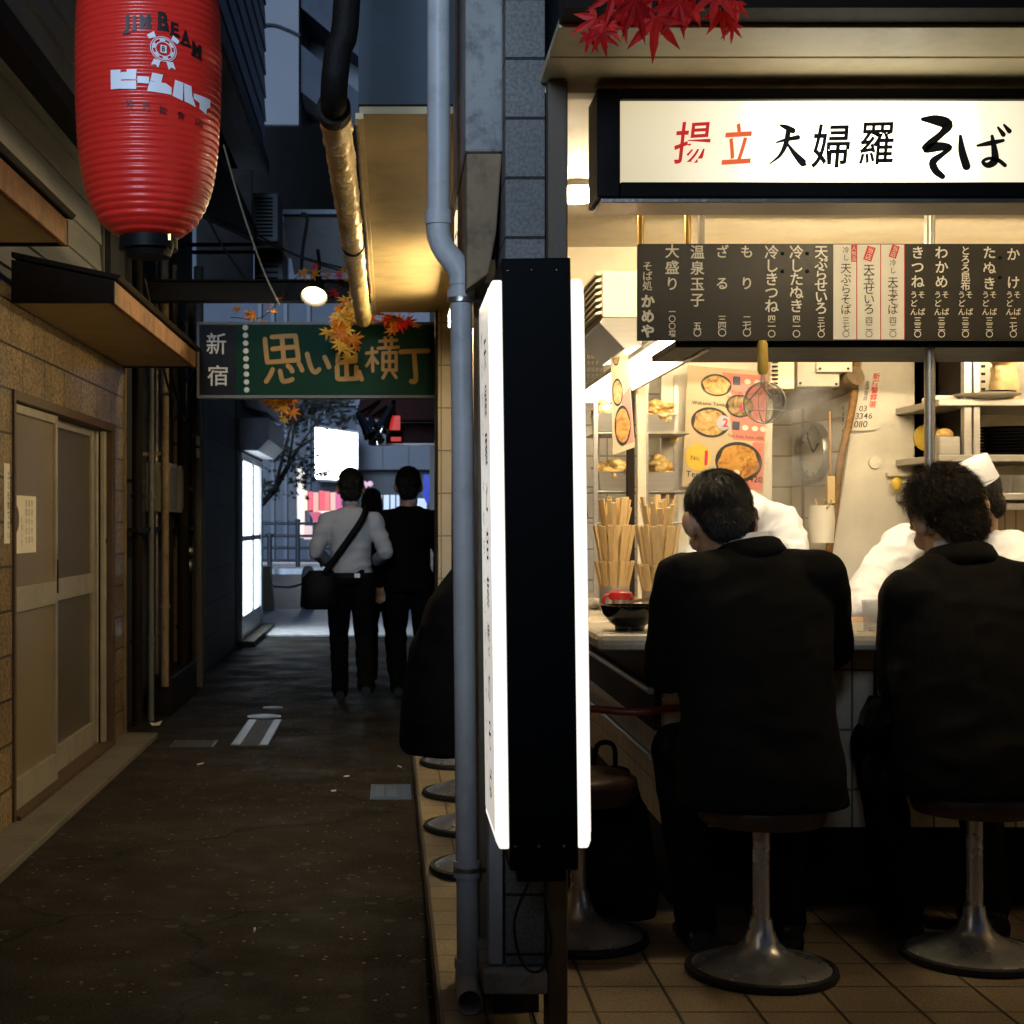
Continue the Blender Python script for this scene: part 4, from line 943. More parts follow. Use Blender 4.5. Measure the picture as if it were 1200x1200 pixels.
ptxt(q, 'Ten Tama Soba ..420', .04, .085, .036, .01); ptxt(q, 'Wakame Tamago Soba ..', .07, .685, .022); ptxt(q, 'Ten Soba Soba ..420', .53, .44, .018); ptxt(q, 'Tanuki Tamago S', .55, .80, .018); ptxt(q, 'No.', .09, .225, .028)
q.build('dark_lettering', m_blackink, po)
q = MB(); ptxt(q, '1', .26, .195, .085, .03); ptxt(q, '2', .46, .52, .05, .02); ptxt(q, '4', .64, .66, .045, .02); q.build('magenta_lettering', m_magenta, po)
q = MB()
for (u_, v_) in ((.74, .905), (.86, .905), (.74, .525), (.86, .525), (.96, .525), (.5, .16), (.66, .15)): disc(q, MP, u_, v_, .04, .022, .0024)
q.build('pale_badge', m_paper, po)
# narrow hanging menu strip
d = 5.5
hs = thing('hanging_menu_strip', P(729, 530, d), 'narrow food menu strip hanging beside the fried food trays', 'menu strip')
a_, b_, c_, e_ = P(715, 405, d), P(735, 405, d), P(744, 524, d - .05), P(718, 533, d - .05)
def MS(u, v, h): return (e_ * (1 - u) + c_ * u) * (1 - v) + (a_ * (1 - u) + b_ * u) * v + V((0, -h - .002, 0))
q = MB(); q.add([MS(0, 0, -.002), MS(1, 0, -.002), MS(1, 1, -.002), MS(0, 1, -.002), MS(0, 0, 0), MS(1, 0, 0), MS(1, 1, 0), MS(0, 1, 0)], [(0, 1, 2, 3), (4, 5, 6, 7), (0, 1, 5, 4), (1, 2, 6, 5), (2, 3, 7, 6), (3, 0, 4, 7)]); q.build('sheet', m_tan, hs)
q = MB(); q.add([MS(.6, .05, .0003), MS(.97, .05, .0003), MS(.97, .6, .0003), MS(.5, .5, .0003)], [(0, 1, 2, 3)]); q.build('pink_field', m_pink, hs)
poster_food(hs, MS, [(.30, .90, .2, .09, 'dark'), (.32, .56, .27, .13, 'noodle'), (.5, .24, .38, .19, 'fry')])
# price list on the alley end wall, far left of the kitchen
d = 6.9
pr = thing('price_list', P(698, 450, d), 'dark price list sheet on the wall beside the tall white sign', 'price list')
q = MB(); q.box(PX(686, d), PX(707, d), d, d + .004, PZ(455, d), PZ(395, d)); q.build('sheet', m_grey, pr)
q = MB(); q.box(PX(707.5, d), PX(716, d), d, d + .004, PZ(445, d), PZ(392, d)); q.build('white_sheet', m_paper, pr)
q = MB()
for i in range(4):
    for j, ch in enumerate('きつねそば三〇'): put(q, ch, P(687.5 + i * 5, 406 + j * 7.4, d - .001), U * .017, VZ * .022, 0)
q.build('pale_lettering', m_paper, pr)
# rack with tempura trays
rk = thing('steel_rack', (1.02, 6.3, ZC), 'steel rack holding trays of fried tempura on the alley counter', 'rack')
for (px, dd) in ((698, 6.2), (757, 6.2), (700, 6.5), (792, 6.5)):
    q = MB(); q.box(PX(px, dd) - .009, PX(px, dd) + .009, dd - .009, dd + .009, ZC, PZ(455 if px < 750 else 440, dd)); q.build('upright', m_steel, rk)
q = MB(); q.box(PX(747, 6.05), PX(757, 6.05), 6.05, 6.08, ZC, PZ(436, 6.05)); q.build('cream_upright', m_cream, rk, bevel=.003)
q = MB(); q.box(PX(735, 6.03), PX(744, 6.03), 6.03, 6.06, ZC, PZ(436, 6.03)); q.build('dark_upright', m_dark, rk, bevel=.003)
for py in (509, 576, 612):
    z = PZ(py, 6.35); q = MB(); q.box(PX(698, 6.2), PX(792, 6.5), 6.2, 6.5, z - .008, z); q.build('shelf', m_steeld, rk, bevel=.002)
m_temp = foodmat('tempura_batter', (.50, .27, .05), (.72, .50, .18), (.84, .72, .42), 30)
TL = ['upper left tray of fried tempura beside the menu strip', 'lower left tray of fried tempura above the chopsticks', 'upper right tray of fried tempura left of the poster', 'lower right tray of fried tempura left of the poster']
for i, (xa, xb, py, dd) in enumerate(((700, 739, 508, 6.22), (702, 739, 575, 6.22), (758, 792, 508, 6.30), (758, 792, 575, 6.30))):
    z = PZ(py, 6.35) + .002; x0, x1 = PX(xa, dd), PX(xb, dd); y0, y1 = dd, dd + .2; hh = .075
    t = thing('tempura_tray', ((x0 + x1) / 2, dd + .1, z), TL[i], 'food tray', 'trays of tempura on the rack')
    q = MB(); e = .008
    o_ = [(x0 + e, y0 + e, z), (x1 - e, y0 + e, z), (x1 - e, y1 - e, z), (x0 + e, y1 - e, z)]; tp = [(x0, y0, z + hh), (x1, y0, z + hh), (x1, y1, z + hh), (x0, y1, z + hh)]; rm = [(x0 - .006, y0 - .006, z + hh), (x1 + .006, y0 - .006, z + hh), (x1 + .006, y1 + .006, z + hh), (x0 - .006, y1 + .006, z + hh)]
    q.add(o_ + tp + rm, [(0, 1, 2, 3)] + [(j, (j + 1) % 4, 4 + (j + 1) % 4, 4 + j) for j in range(4)] + [(4 + j, 4 + (j + 1) % 4, 8 + (j + 1) % 4, 8 + j) for j in range(4)])
    q.build('tray', m_steel, t, solid=.002)
    q = MB()
    for n in range(34):
        ux, uy = random.uniform(-1, 1), random.uniform(-1, 1)
        c = V(((x0 + x1) / 2 + ux * (x1 - x0 - .03) / 2, (y0 + y1) / 2 + uy * (y1 - y0 - .04) / 2, z + hh + random.uniform(-.02, .075 * (1 - .6 * max(abs(ux), abs(uy))))))
        q.ell(c, (random.uniform(.018, .032), random.uniform(.02, .035), random.uniform(.010, .022)), Matrix.Rotation(random.random() * 3, 3, 'Z') @ Matrix.Rotation(random.uniform(-.6, .6), 3, 'X'), 14, 9)
    def rough_(me, w):
        for v in me.vertices: v.co += v.normal * (.006 * noise.noise(v.co * 90) + .003 * noise.noise(v.co * 220))
    fuse(q, .005, 1, 'tempura', m_temp, t, push=rough_)
# hook on the poster panel
q = MB(); q.tube([P(789, 520, 6.49), P(789, 516, 6.44)], .004, 6); q.box(PX(784, 6.45), PX(793, 6.45), 6.43, 6.45, PZ(517, 6.45), PZ(512, 6.45)); tag(q.build('wall_hook', m_gold), 'small brass hook on the white panel left of the poster', 'hook')
# clock on the tiled return
def TWp(t_, z, n=0.): return A + (B - A) * t_ + TN * n + V((0, 0, z))
ck = thing('wall_clock', TWp(.40, PZ(530, 6.95)), 'round white clock in a steel rim on the tiles behind the steam', 'clock')
c = TWp(.40, PZ(530, 6.95), .001)
q = MB(); q.lathe([(.135, 0), (.135, .03), (.128, .04), (.118, .034), (.118, .0)], c, 40, TN); q.build('rim', mat('clock_rim', (.30, .28, .25), .3, metal=.8), ck, smooth=True)
q = MB(); q.lathe([(.118, .012), (.001, .012)], c, 40, TN); q.build('dial', m_creamw, ck)
q = MB(); cc = c + TN * .016
for ang, L, w in ((50, .06, .008), (-35, .09, .006)): q.bar(cc, cc + (TW * math.sin(rad(ang)) + VZ * math.cos(rad(ang))) * L, w, .002)
for j in range(12):
    aa = rad(30 * j); dr = TW * math.sin(aa) + VZ * math.cos(aa); q.bar(cc + dr * .092, cc + dr * .108, .006, .001)
q.build('hands_and_marks', m_blackink, ck)
# electric boxes, pipe, hanging brush, sticker
t = thing('fuse_box', P(968, 440, 6.6), 'white fuse box high on the tiles under the black shelf', 'fuse box')
q = MB(); q.box(PX(934, 6.5), PX(984, 6.5), 6.5, 6.62, PZ(453, 6.5), PZ(405, 6.5)); q.build('case', m_creamw, t, bevel=.005)
q = MB(); q.box(PX(957, 6.48), PX(999, 6.48), 6.48, 6.499, PZ(436, 6.48), PZ(405, 6.48)); q.build('cover', m_creamw, t, bevel=.003)
for px, py in ((961, 432), (994, 432), (938, 449), (980, 450)):
    q = MB(); q.lathe([(.006, 0), (.001, .003)], P(px, py, 6.478 if py < 440 else 6.498), 10, (0, -1, 0)); q.build('screw', m_blackink, t)
t = thing('vent_grille', P(920, 455, 6.3), 'small louvred vent box beside the fuse box', 'vent')
q = MB(); q.box(PX(903, 6.35), PX(931, 6.35), 6.35, 6.48, PZ(456, 6.35), PZ(405, 6.35)); q.build('case', m_cream, t, bevel=.004)
for j in range(8): q = MB(); q.box(PX(905, 6.34), PX(912, 6.34), 6.342, 6.349, PZ(450 - 5 * j, 6.34), PZ(448 - 5 * j, 6.34)); q.build('slot', m_dark, t)
q = MB(); q.tube(smooth_pts([P(1004, 405, 6.55), P(1000, 470, 6.55), P(985, 540, 6.55), P(978, 600, 6.55), P(971, 650, 6.55)], 6), .016, 10)
tag(q.build('lagged_pipe', mat('brown_lagging', (.20, .11, .035), .8, var=.5, scale=30, bump=.9, bscale=50), smooth=True), 'brown lagged pipe down the edge of the white partition', 'pipe')
q = MB(); q.tube(smooth_pts([P(1003, 440, 6.5), P(985, 452, 6.6), P(955, 462, 6.7), P(925, 470, 6.9)], 6), .045, 14); tag(q.build('greasy_duct', mat('greasy_duct', (.22, .16, .09), .5, stain=.7, bump=.6), smooth=True), 'greasy brown duct bending below the fuse box', 'duct')
t = thing('long_brush', P(973, 590, 6.5), 'wooden handled brush hanging on the tiles beside the clock', 'brush')
q = MB(); q.tube([P(972, 482, 6.5), P(973, 560, 6.5)], .006, 8); q.build('handle', mat('brush_wood', (.35, .2, .07), .5), t)
q = MB(); q.box(PX(969, 6.5), PX(978, 6.5), 6.49, 6.52, PZ(590, 6.5), PZ(558, 6.5)); q.build('head', mat('pale_wood', (.62, .46, .24), .55), t, bevel=.003)
t = thing('ladle_jug', P(963, 640, 6.4), 'cream jug of kitchen tools at the foot of the partition', 'jug')
q = MB(); q.lathe([(.05, 0), (.055, .1), (.05, .16), (.045, .16), (.048, .1), (.001, .02)], P(963, 636, 6.4), 24); q.build('jug', m_creamw, t, smooth=True)
for j in range(5): q = MB(); q.tube([P(963, 610, 6.4), P(955 + 5 * j, 585 + (j % 2) * 8, 6.4 - .02 * j)], .004, 6); q.build('utensil', m_temp, t)
def sheet_sign(o, u, v, w, h, name, label):
    t = thing(name, o, label, 'notice'); n = u.cross(v).normalized()
    if n.y > 0: n = -n
    q = MB(); q.obox(o + u * w / 2 + v * h / 2 + n * .002, u * w / 2, v * h / 2, n * .001); q.build('sheet', m_paper, t); return t, n
u = V((1, 0, .02)).normalized(); v = V((.14, 0, 1)).normalized()
o = P(998, 505, 6.59); k6 = 6.59 / F; t, n = sheet_sign(o, u, v, 28 * k6, 70 * k6, 'phone_notice', 'white emergency phone notice with red characters on the partition')
q = MB(); 
for j, ch in enumerate('新宿警察署'): put(q, ch, o + n * .004 + u * 15.5 * k6 + v * (60 - 8.3 * j) * k6, u * 9 * k6, v * 8.4 * k6, .012)
q.build('red_lettering', m_redink, t); q = MB()
for j, ch in enumerate('直通電話'): put(q, ch, o + n * .004 + u * 8 * k6 + v * (53 - 5.8 * j) * k6, u * 5 * k6, v * 6 * k6, .0)
for s_, uu_, vv_, em in (('03', 5, 23, 9.5), ('3346', 2, 14, 10), ('0110', 1.5, 4, 11)): line(q, s_, o + n * .004 + u * uu_ * k6 + v * vv_ * k6, u * em * 1.02 * k6, v * em * k6, .005)
q.build('black_lettering', m_blackink, t)
t = thing('wall_sticker', TWp(.85, PZ(540, 6.7)), 'narrow printed strip on the tiles behind the brush', 'notice')
uT = TW; o = TWp(.80, PZ(536, 6.72), .003); q = MB(); q.obox(o + uT * .02 + VZ * .12 - TN * .001, uT * .028, VZ * .125, TN * .001); q.build('sheet', m_paper, t)
q = MB()
for j, ch in enumerate('火元責任者調理場'): put(q, ch, o + TN * .001 + VZ * (.21 - .026 * j), uT * .024, VZ * .024, .01)
q.build('lettering', m_blackink, t)
# dumb bell push on the partition
q = MB(); q.lathe([(.03, 0), (.028, .012), (.001, .014)], P(1025, 542, 6.6), 20, (0, -1, 0)); tag(q.build('wall_button', m_creamw, smooth=True), 'round white plastic cap on the partition', 'cap')
t = thing('yellow_hook_rack', P(1055, 560, 6.55), 'small towel rail with a yellow clip on the partition', 'rail')
q = MB(); q.box(PX(1040, 6.57), PX(1078, 6.57), 6.57, 6.598, PZ(558, 6.57), PZ(554, 6.57)); q.box(PX(1040, 6.57), PX(1078, 6.57), 6.56, 6.57, PZ(566, 6.57), PZ(563, 6.57)); q.build('rail', m_cream, t)
q = MB(); q.ell(P(1051, 567, 6.54), (.022, .012, .03)); q.build('clip', m_gold, t, smooth=True)
q = MB(); q.lathe([(.06, 0), (.062, .02), (.03, .03), (.001, .03)], P(1086, 513, 6.56), 24, (0, -1, 0)); tag(q.build('yellow_disc', m_gold, smooth=True), 'round yellow lid hung on the partition behind the chrome post', 'lid')
# shelving on the right
st = thing('kitchen_shelving', V((2.9, 6.2, 1.0)), 'stainless kitchen shelving stacked with plates at the right edge', 'shelving')
d = 6.1
q = MB(); q.box(PX(1130, d), PX(1139, d), d, d + .04, 1.0, 2.2); q.box(PX(1141, d), PX(1149, d), d, d + .04, 1.0, 2.2); q.build('upright', m_steel, st, bevel=.003)
for k_, (pa, pb) in enumerate(((476, 468), (541, 533), (586, 578))):
    q = MB(); q.box(PX(1098 if k_ else 1098, d), 3.45, d - .02, d + .5, PZ(pa, d), PZ(pb, d)); q.build('shelf', m_steel, st, bevel=.003)
q = MB(); q.box(PX(1122, d), 3.45, d + .5, d + .52, 1.0, 2.2); q.build('back_panel', m_steeld, st)
q = MB(); q.box(PX(1150, d), PX(1152, d), d + .1, d + .48, 1.5, 2.2)
for j in range(4): q.box(PX(1153, d), PX(1157, d), d + .02, d + .03, PZ(430 + 9 * j, d), PZ(427 + 9 * j, d))
q.build('bracket_strip', m_dark, st)
q = MB(); q.box(PX(1130, 5.9), 3.45, 5.9, 6.05, PZ(597, 5.9), PZ(590, 5.9)); q.build('splash_rail', m_steel, st)
q = MB(); q.box(PX(1120, 6.06), 3.45, 6.06, 6.09, .9, PZ(592, 6.06)); q.build('splash_tiles', tile('splash_tile', 'XZ', .045, .2, .003, (.60, .48, .30), (.57, .46, .29), (.25, .18, .1), 0, .3, .5), st)
ps = PX(1178, d + .2); z = PZ(533, d) + .001
for j in range(9):
    q = MB(); q.lathe([(.07, 0), (.125, .010), (.127, .013), (.12, .013), (.068, .004), (.001, .004)], (ps, d + .16, z + .0135 * j), 32); o = q.build('black_plate', m_black, smooth=True)
    tag(o, '%s black plate of the stack on the steel shelf' % ('bottom', 'second from bottom', 'third from bottom', 'fourth from bottom', 'middle', 'fourth from top', 'third from top', 'second from top', 'topmost')[j], 'plate', 'stacked black plates')
z = PZ(468, d) + .001
q = MB(); q.lathe([(.05, 0), (.13, .016), (.135, .022), (.12, .018), (.05, .006), (.001, .006)], (PX(1160, d), d + .03, z), 36); tag(q.build('white_platter', m_creamw, smooth=True), 'white oval platter jutting off the top steel shelf', 'platter')
q = MB(); q.lathe([(.03, 0), (.075, .012), (.07, .014), (.001, .01)], (PX(1175, d), d + .05, z + .023), 28); tag(q.build('dark_saucer', m_blackm, smooth=True), 'dark saucer lying on the white platter', 'saucer')
q = MB(); xa, xb = PX(1176, d), PX(1204, d); rings = []
for j, (zz_, s_) in enumerate(((0, 1), (.08, 1.02), (.13, .98), (.155, .8), (.17, 1.0), (.19, 1.15))): rings.append((((xa + xb) / 2 + .004 * math.sin(j), d + .12, z + zz_), ((xb - xa) / 2 * s_, 0, .004 * math.sin(j * 2)), (0, .05 * s_, .006)))
q.loft(rings, 30, 4)
def crum(me, w):
    for v in me.vertices: v.co += v.normal * .008 * noise.noise(v.co * 38)
tag(fuse(q, .007, 1, 'paper_bag', mat('kraft_paper', (.60, .42, .20), .7, bump=.4, bscale=25), thing('rolled_bag', (xa, d, z), 'rolled brown paper bag on the top steel shelf', 'paper bag'), push=crum))
t = thing('steel_pan', P(1115, 534, d), 'small square steel pan holding a yellow block on the shelf', 'pan')
z = PZ(533, d) + .001; q = MB(); q.box(PX(1103, d), PX(1128, d), d + .02, d + .16, z, z + .075); q.build('pan', m_steel, t, bevel=.006)
q = MB(); q.ell((PX(1114, d), d + .07, z + .082), (.034, .05, .03)); q.build('contents', FOOD['noodle'], t, smooth=True)
q = MB(); q.box(PX(1100, d), PX(1128, d), d + .05, d + .2, PZ(468, d), PZ(462, d)); tag(q.build('serving_tray', m_creamw, bevel=.006), 'flat white tray on the shelf behind the chrome post', 'lid')
for j in range(3):
    q = MB(); zz_ = PZ(566, d) ; q.lathe([(.028, 0), (.033, .075), (.031, .075), (.026, .004), (.001, .004)], (PX(1172 + 13 * j, d), d + .05, PZ(578, d) + .0012), 20)
    tag(q.build('clear_tumbler', mat('clear_plastic', (.85, .82, .75), .12, trans=.85, bump=0), smooth=True), ['left', 'middle', 'right'][j] + ' clear tumbler under the black plates', 'tumbler', 'tumblers under the plates')
# hanging strainer from the menu board
sr = thing('noodle_strainer', P(893, 490, 4.52), 'wire noodle strainer with yellow handle hanging from the menu board', 'strainer')
d = 4.50
q = MB(); q.tube([P(893.5, 399, d), P(893.6, 404, d), P(894, 434, d), P(894, 439, d)], [.012, .0155, .0165, .011], 16); q.build('handle', mat('yellow_handle', (.62, .40, .06), .4), sr, smooth=True)
q = MB(); q.tube([P(894, 440, d), P(893, 452, d)], .005, 8); q.tube([P(893, 452, d), P(878, 470, d)], .0025, 6); q.tube([P(893, 452, d), P(908, 470, d)], .0025, 6); q.build('neck', m_steel, sr)
c = P(895, 472, d); R_ = .063
q = MB(); ring = [c + V((R_ * math.cos(a), -.012, R_ * math.sin(a) * .98)) for a in [2 * math.pi * j / 32 for j in range(33)]]; q.tube(ring, .0028, 6); q.tube([p + V((0, .02, 0)) for p in [c + (r_ - c) * .9 for r_ in ring]], .0014, 5); q.build('hoop', m_steel, sr, smooth=True)
q = MB(); n = 26
vs = []
for i in range(9):
    f = i / 8 * math.pi / 2
    vs += [c + V((R_ * math.sin(f) * math.cos(2 * math.pi * j / n), -.012 + .055 * math.cos(f), R_ * math.sin(f) * math.sin(2 * math.pi * j / n))) for j in range(n)]
q.add(vs, [(i * n + j, i * n + (j + 1) % n, (i + 1) * n + (j + 1) % n, (i + 1) * n + j) for i in range(8) for j in range(n)])
wm = mat('wire_gauze', (.55, .5, .42), .35, metal=.8, bump=.6, bscale=260); nt = wm.node_tree; b = nt.nodes['Principled BSDF']; tc = nt.nodes.new('ShaderNodeTexCoord'); vo = nt.nodes.new('ShaderNodeTexChecker'); vo.inputs['Scale'].default_value = 420
lnk(nt, tc.outputs['Object'], vo.inputs['Vector']); mr = nt.nodes.new('ShaderNodeMapRange'); mr.inputs[3].default_value = .25; mr.inputs[4].default_value = .8; lnk(nt, vo.outputs['Fac'], mr.inputs[0]); lnk(nt, mr.outputs[0], b.inputs['Alpha'])
q.build('wire_bowl', wm, sr, smooth=True)
q = MB()
for a in (-.35, .05, .42):
    q.tube([c + V((R_ * math.sin(a) * math.cos(f), -.016 - .012 * math.cos(f), R_ * math.sin(f))) for f in [-math.pi / 2 + math.pi * i / 14 for i in range(15)]], .0013, 5)
q.build('wire_rib', m_steel, sr, smooth=True)
q = MB(); q.tube([c + V((R_ * 1.05 * math.cos(a), -.014 + .004 * math.sin(3 * a), -.028 + .006 * math.sin(a))) for a in [math.pi * i / 10 - .2 for i in range(12)]], .0015, 5); q.build('clip_wire', m_steel, sr)
# ---------------- things on the counter
m_wood = mat('chopstick_wood', (.66, .46, .20), .6, var=.15, stretch=(40, 40, 2), scale=2, bump=.2)
m_holder = m_steel
for i, (px, dd, n) in enumerate(((720, 5.62, 0), (771, 5.25, 1))):
    base = V((PX(px, dd), dd, ZC)); t = thing('chopstick_holder', base, ['left holder tower packed with wooden chopsticks', 'right holder tower of chopsticks touching the left diner'][i], 'chopstick holder', 'chopstick holders on the counter')
    R_ = .056; q = MB(); q.lathe([(R_, 0), (R_, .125), (R_ - .003, .125), (R_ - .003, .004), (.001, .004)], base, 32); q.build('steel_cup', m_steel, t, smooth=True)
    for lev, (z_, rt_, rb_, hh, cnt) in enumerate(((.08, .073, .050, .105, 30), (.175, .078, .050, .145, 30), (.29, .062, .040, .125, 22))):
        bun = MB(); rr = random.Random(i * 9 + lev)
        for c_ in range(cnt):
            out = c_ % 3 != 2; ring_ = 1 if out else .6
            a = 2 * math.pi * c_ / cnt * 1.0 + rr.uniform(-.05, .05)
            h2 = hh * rr.uniform(.97, 1.03)
            if lev == 2: h2 = hh * rr.uniform(.72, 1.12)
            lo = base + V((rb_ * ring_ * math.cos(a), rb_ * ring_ * math.sin(a), z_)); hi = base + V((rt_ * ring_ * math.cos(a), rt_ * ring_ * math.sin(a), z_ + h2))
            ax = (hi - lo) / 2; tg = V((-math.sin(a), math.cos(a), 0)); rd = ax.normalized().cross(tg)
            bun.obox((lo + hi) / 2, ax, tg * .0088, rd * .003)
        bun.build('chopsticks', m_wood, t, bevel=.0008)
    q = MB(); q.tube([base + V((0, 0, .004)), base + V((0, 0, .36))], .03, 16); q.build('inner_post', m_wood, t)
t = thing('red_spice_can', P(727, 720, 5.35), 'steel spice can with red lid and red looped handle', 'spice can')
c = V((PX(727, 5.35), 5.35, ZC)); q = MB(); q.lathe([(.030, 0), (.031, .055), (.001, .055)], c, 28); q.build('can', m_steel, t, smooth=True)
q = MB(); q.lathe([(.040, .056), (.042, .062), (.041, .080), (.030, .087), (.001, .088)], c, 28); q.build('lid', mat('red_plastic', (.42, .02, .025), .3), t, smooth=True)
q = MB(); q.tube(smooth_pts([c + V((-.036, -.01, .075)), c + V((-.056, -.012, .066)), c + V((-.062, -.012, .045)), c + V((-.054, -.012, .02)), c + V((-.034, -.01, .008))], 6), .006, 8); q.tube(smooth_pts([c + V((.036, -.01, .075)), c + V((.045, -.012, .05)), c + V((.036, -.01, .01))], 6), .005, 8); q.build('handle', mat('red_plastic'), t, smooth=True)
t = thing('paper_spice_tub', P(746, 712, 5.0), 'small white spice tub beside the red can', 'tub')
c = V((PX(746, 5.0), 5.0, ZC)); q = MB(); q.lathe([(.016, 0), (.018, .05), (.001, .05)], c, 20); q.build('tub', m_creamw, t, smooth=True)
q = MB(); q.lathe([(.019, .051), (.019, .06), (.001, .061)], c, 20); q.build('lid', m_paper, t, smooth=True)
t = thing('noodle_bowl', P(738, 742, 4.58), 'glossy black noodle bowl on the counter at the left diner', 'bowl')
c = V((PX(738, 4.58), 4.58, ZC)); q = MB(); q.lathe([(.045, 0), (.046, .014), (.06, .024), (.082, .05), (.090, .078), (.086, .078), (.078, .05), (.056, .03), (.001, .026)], c, 40); q.build('bowl', mat('lacquer', (.008, .007, .007), .12, bump=0), t, smooth=True)
q = MB(); q.lathe([(.079, .060), (.001, .062)], c, 32); q.build('broth', mat('broth', (.08, .035, .012), .08, bump=0), t)
q = MB(); q.bar(c + V((.0, .05, .085)), c + V((.13, -.03, .115)), .008, .006); q.bar(c + V((.0, .03, .085)), c + V((.14, -.06, .11)), .008, .006); tag(q.build('chopsticks', m_wood), 'pair of wooden chopsticks resting over the black bowl', 'chopsticks')
q = MB(); q.ell(V((PX(696, 5.7), 5.7, ZC + .022)), (.04, .05, .022)); tag(fuse(q, .006, 1, 'cloth', m_creamw, thing('wiping_cloth', V((PX(696, 5.7), 5.7, ZC)), 'crumpled white cloth at the far left of the counter', 'cloth'), wr=.008, wfreq=(30, 30, 30)))
cloudy = mat('cloudy_glass', (.85, .83, .78), .3, bump=0); cloudy.node_tree.nodes['Principled BSDF'].inputs['Alpha'].default_value = .28
t = thing('water_glass', P(1023, 740, 4.57), 'frosted water glass on the counter between the two diners', 'glass')
c = V((PX(1022.5, 4.57), 4.57, ZC)); q = MB(); q.lathe([(.026, 0), (.033, .094), (.031, .094), (.0245, .006), (.001, .006)], c, 28); q.build('tumbler', cloudy, t, smooth=True)
# steam rising behind the strainer
sm = bpy.data.materials.new('steam'); sm.use_nodes = True; nt = sm.node_tree; nt.nodes.remove(nt.nodes['Principled BSDF'])
pv = nt.nodes.new('ShaderNodeVolumePrincipled'); pv.inputs['Color'].default_value = (.95, .95, .95, 1); lnk(nt, pv.outputs[0], nt.nodes['Material Output'].inputs['Volume'])
tc = nt.nodes.new('ShaderNodeTexCoord'); nz = nt.nodes.new('ShaderNodeTexNoise'); nz.inputs['Scale'].default_value = 5; nz.inputs['Detail'].default_value = 4; nz.inputs['Distortion'].default_value = .8; lnk(nt, tc.outputs['Object'], nz.inputs['Vector'])
mr = nt.nodes.new('ShaderNodeMapRange'); mr.inputs[1].default_value = .45; mr.inputs[2].default_value = .7; mr.inputs[3].default_value = 0; mr.inputs[4].default_value = 8; lnk(nt, nz.outputs[0], mr.inputs[0])
gr = nt.nodes.new('ShaderNodeTexGradient'); gr.gradient_type = 'SPHERICAL'; mp = nt.nodes.new('ShaderNodeMapping'); mp.inputs['Scale'].default_value = (4.6, 4.6, 2.1); mp.inputs['Location'].default_value = (0, 0, -.966)
lnk(nt, tc.outputs['Object'], mp.inputs[0]); lnk(nt, mp.outputs[0], gr.inputs[0])
mu = nt.nodes.new('ShaderNodeMath'); mu.operation = 'MULTIPLY'; lnk(nt, mr.outputs[0], mu.inputs[0]); lnk(nt, gr.outputs[0], mu.inputs[1]); lnk(nt, mu.outputs[0], pv.inputs['Density'])
q = MB(); c = P(940, 540, 6.2); q.ell(c, (.22, .2, .46)); o = q.build('steam', sm); tag(o, 'pale steam rising in front of the clock', 'steam', kind='stuff')
# ================================================================ LANTERN
ln_ = thing('paper_lantern', P(174, 285, 4.1), 'large ribbed red paper lantern with black and white lettering hanging over the alley', 'lantern')
d = 4.1; cx_ = PX(174, d); zb = PZ(280, d); zt = zb + .86
prof = [(0, .070), (.012, .098), (.04, .132), (.085, .160), (.15, .180), (.24, .192), (.36, .1985), (.50, .200), (.62, .197), (.70, .187), (.76, .168), (.81, .135), (.845, .10), (.86, .075)]
def lr(h):
    for (h0, r0), (h1, r1) in zip(prof, prof[1:]):
        if h <= h1: t_ = (h - h0) / (h1 - h0); return r0 + (r1 - r0) * t_
    return prof[-1][1]
def lrs(h): return (lr(max(0, h - .03)) + 2 * lr(h) + lr(min(.86, h + .03))) / 4 if .05 < h < .8 else lr(h)
pitch = .0185; N = int(.86 / pitch); ring = []
for i in range(N):
    for j in range(6):
        h = (i + j / 6) * pitch; ring.append((lrs(h) - .0042 * (2 * j / 6 - 1) ** 2, h))
ring.append((.075, .86))
c = V((cx_, d, zb))
lm = mat('red_lantern_vinyl', (.74, .028, .018), .36, var=.10, scale=4, bump=.12, bscale=30, coat=.15)
q = MB(); q.lathe(ring, c, 72); q.build('shade', lm, ln_, smooth=75)
q = MB(); q.lathe([(.078, .010), (.080, -.03), (.066, -.034), (.06, -.05), (.001, -.05)], c, 40); q.build('base_ring', m_black, ln_, smooth=True)
q = MB(); q.lathe([(.078, .85), (.082, .89), (.05, .90), (.001, .90)], c, 40); q.build('top_cap', m_black, ln_, smooth=True)
q = MB(); q.tube([c + V((0, 0, .9)), c + V((0, 0, 1.15))], .008, 8); q.tube([c + V((0, 0, 1.15)), V((-1.74, d, zb + 1.15))], .014, 8); q.build('hanging_bracket', m_black, ln_)
q = MB(); hk = c + V((.062, -.045, 0)); q.tube(smooth_pts([hk, hk + V((.012, 0, -.02)), hk + V((.006, 0, -.045)), hk + V((-.004, 0, -.03))], 4), .003, 6); q.box(hk.x - .006, hk.x + .006, hk.y - .004, hk.y + .004, hk.z - .012, hk.z + .02); q.build('hook', mat('brass', (.5, .36, .12), .3, metal=1), ln_)
vw = math.atan2(-cx_, d)                              # lettering faces roughly the front, turned to the right as hung
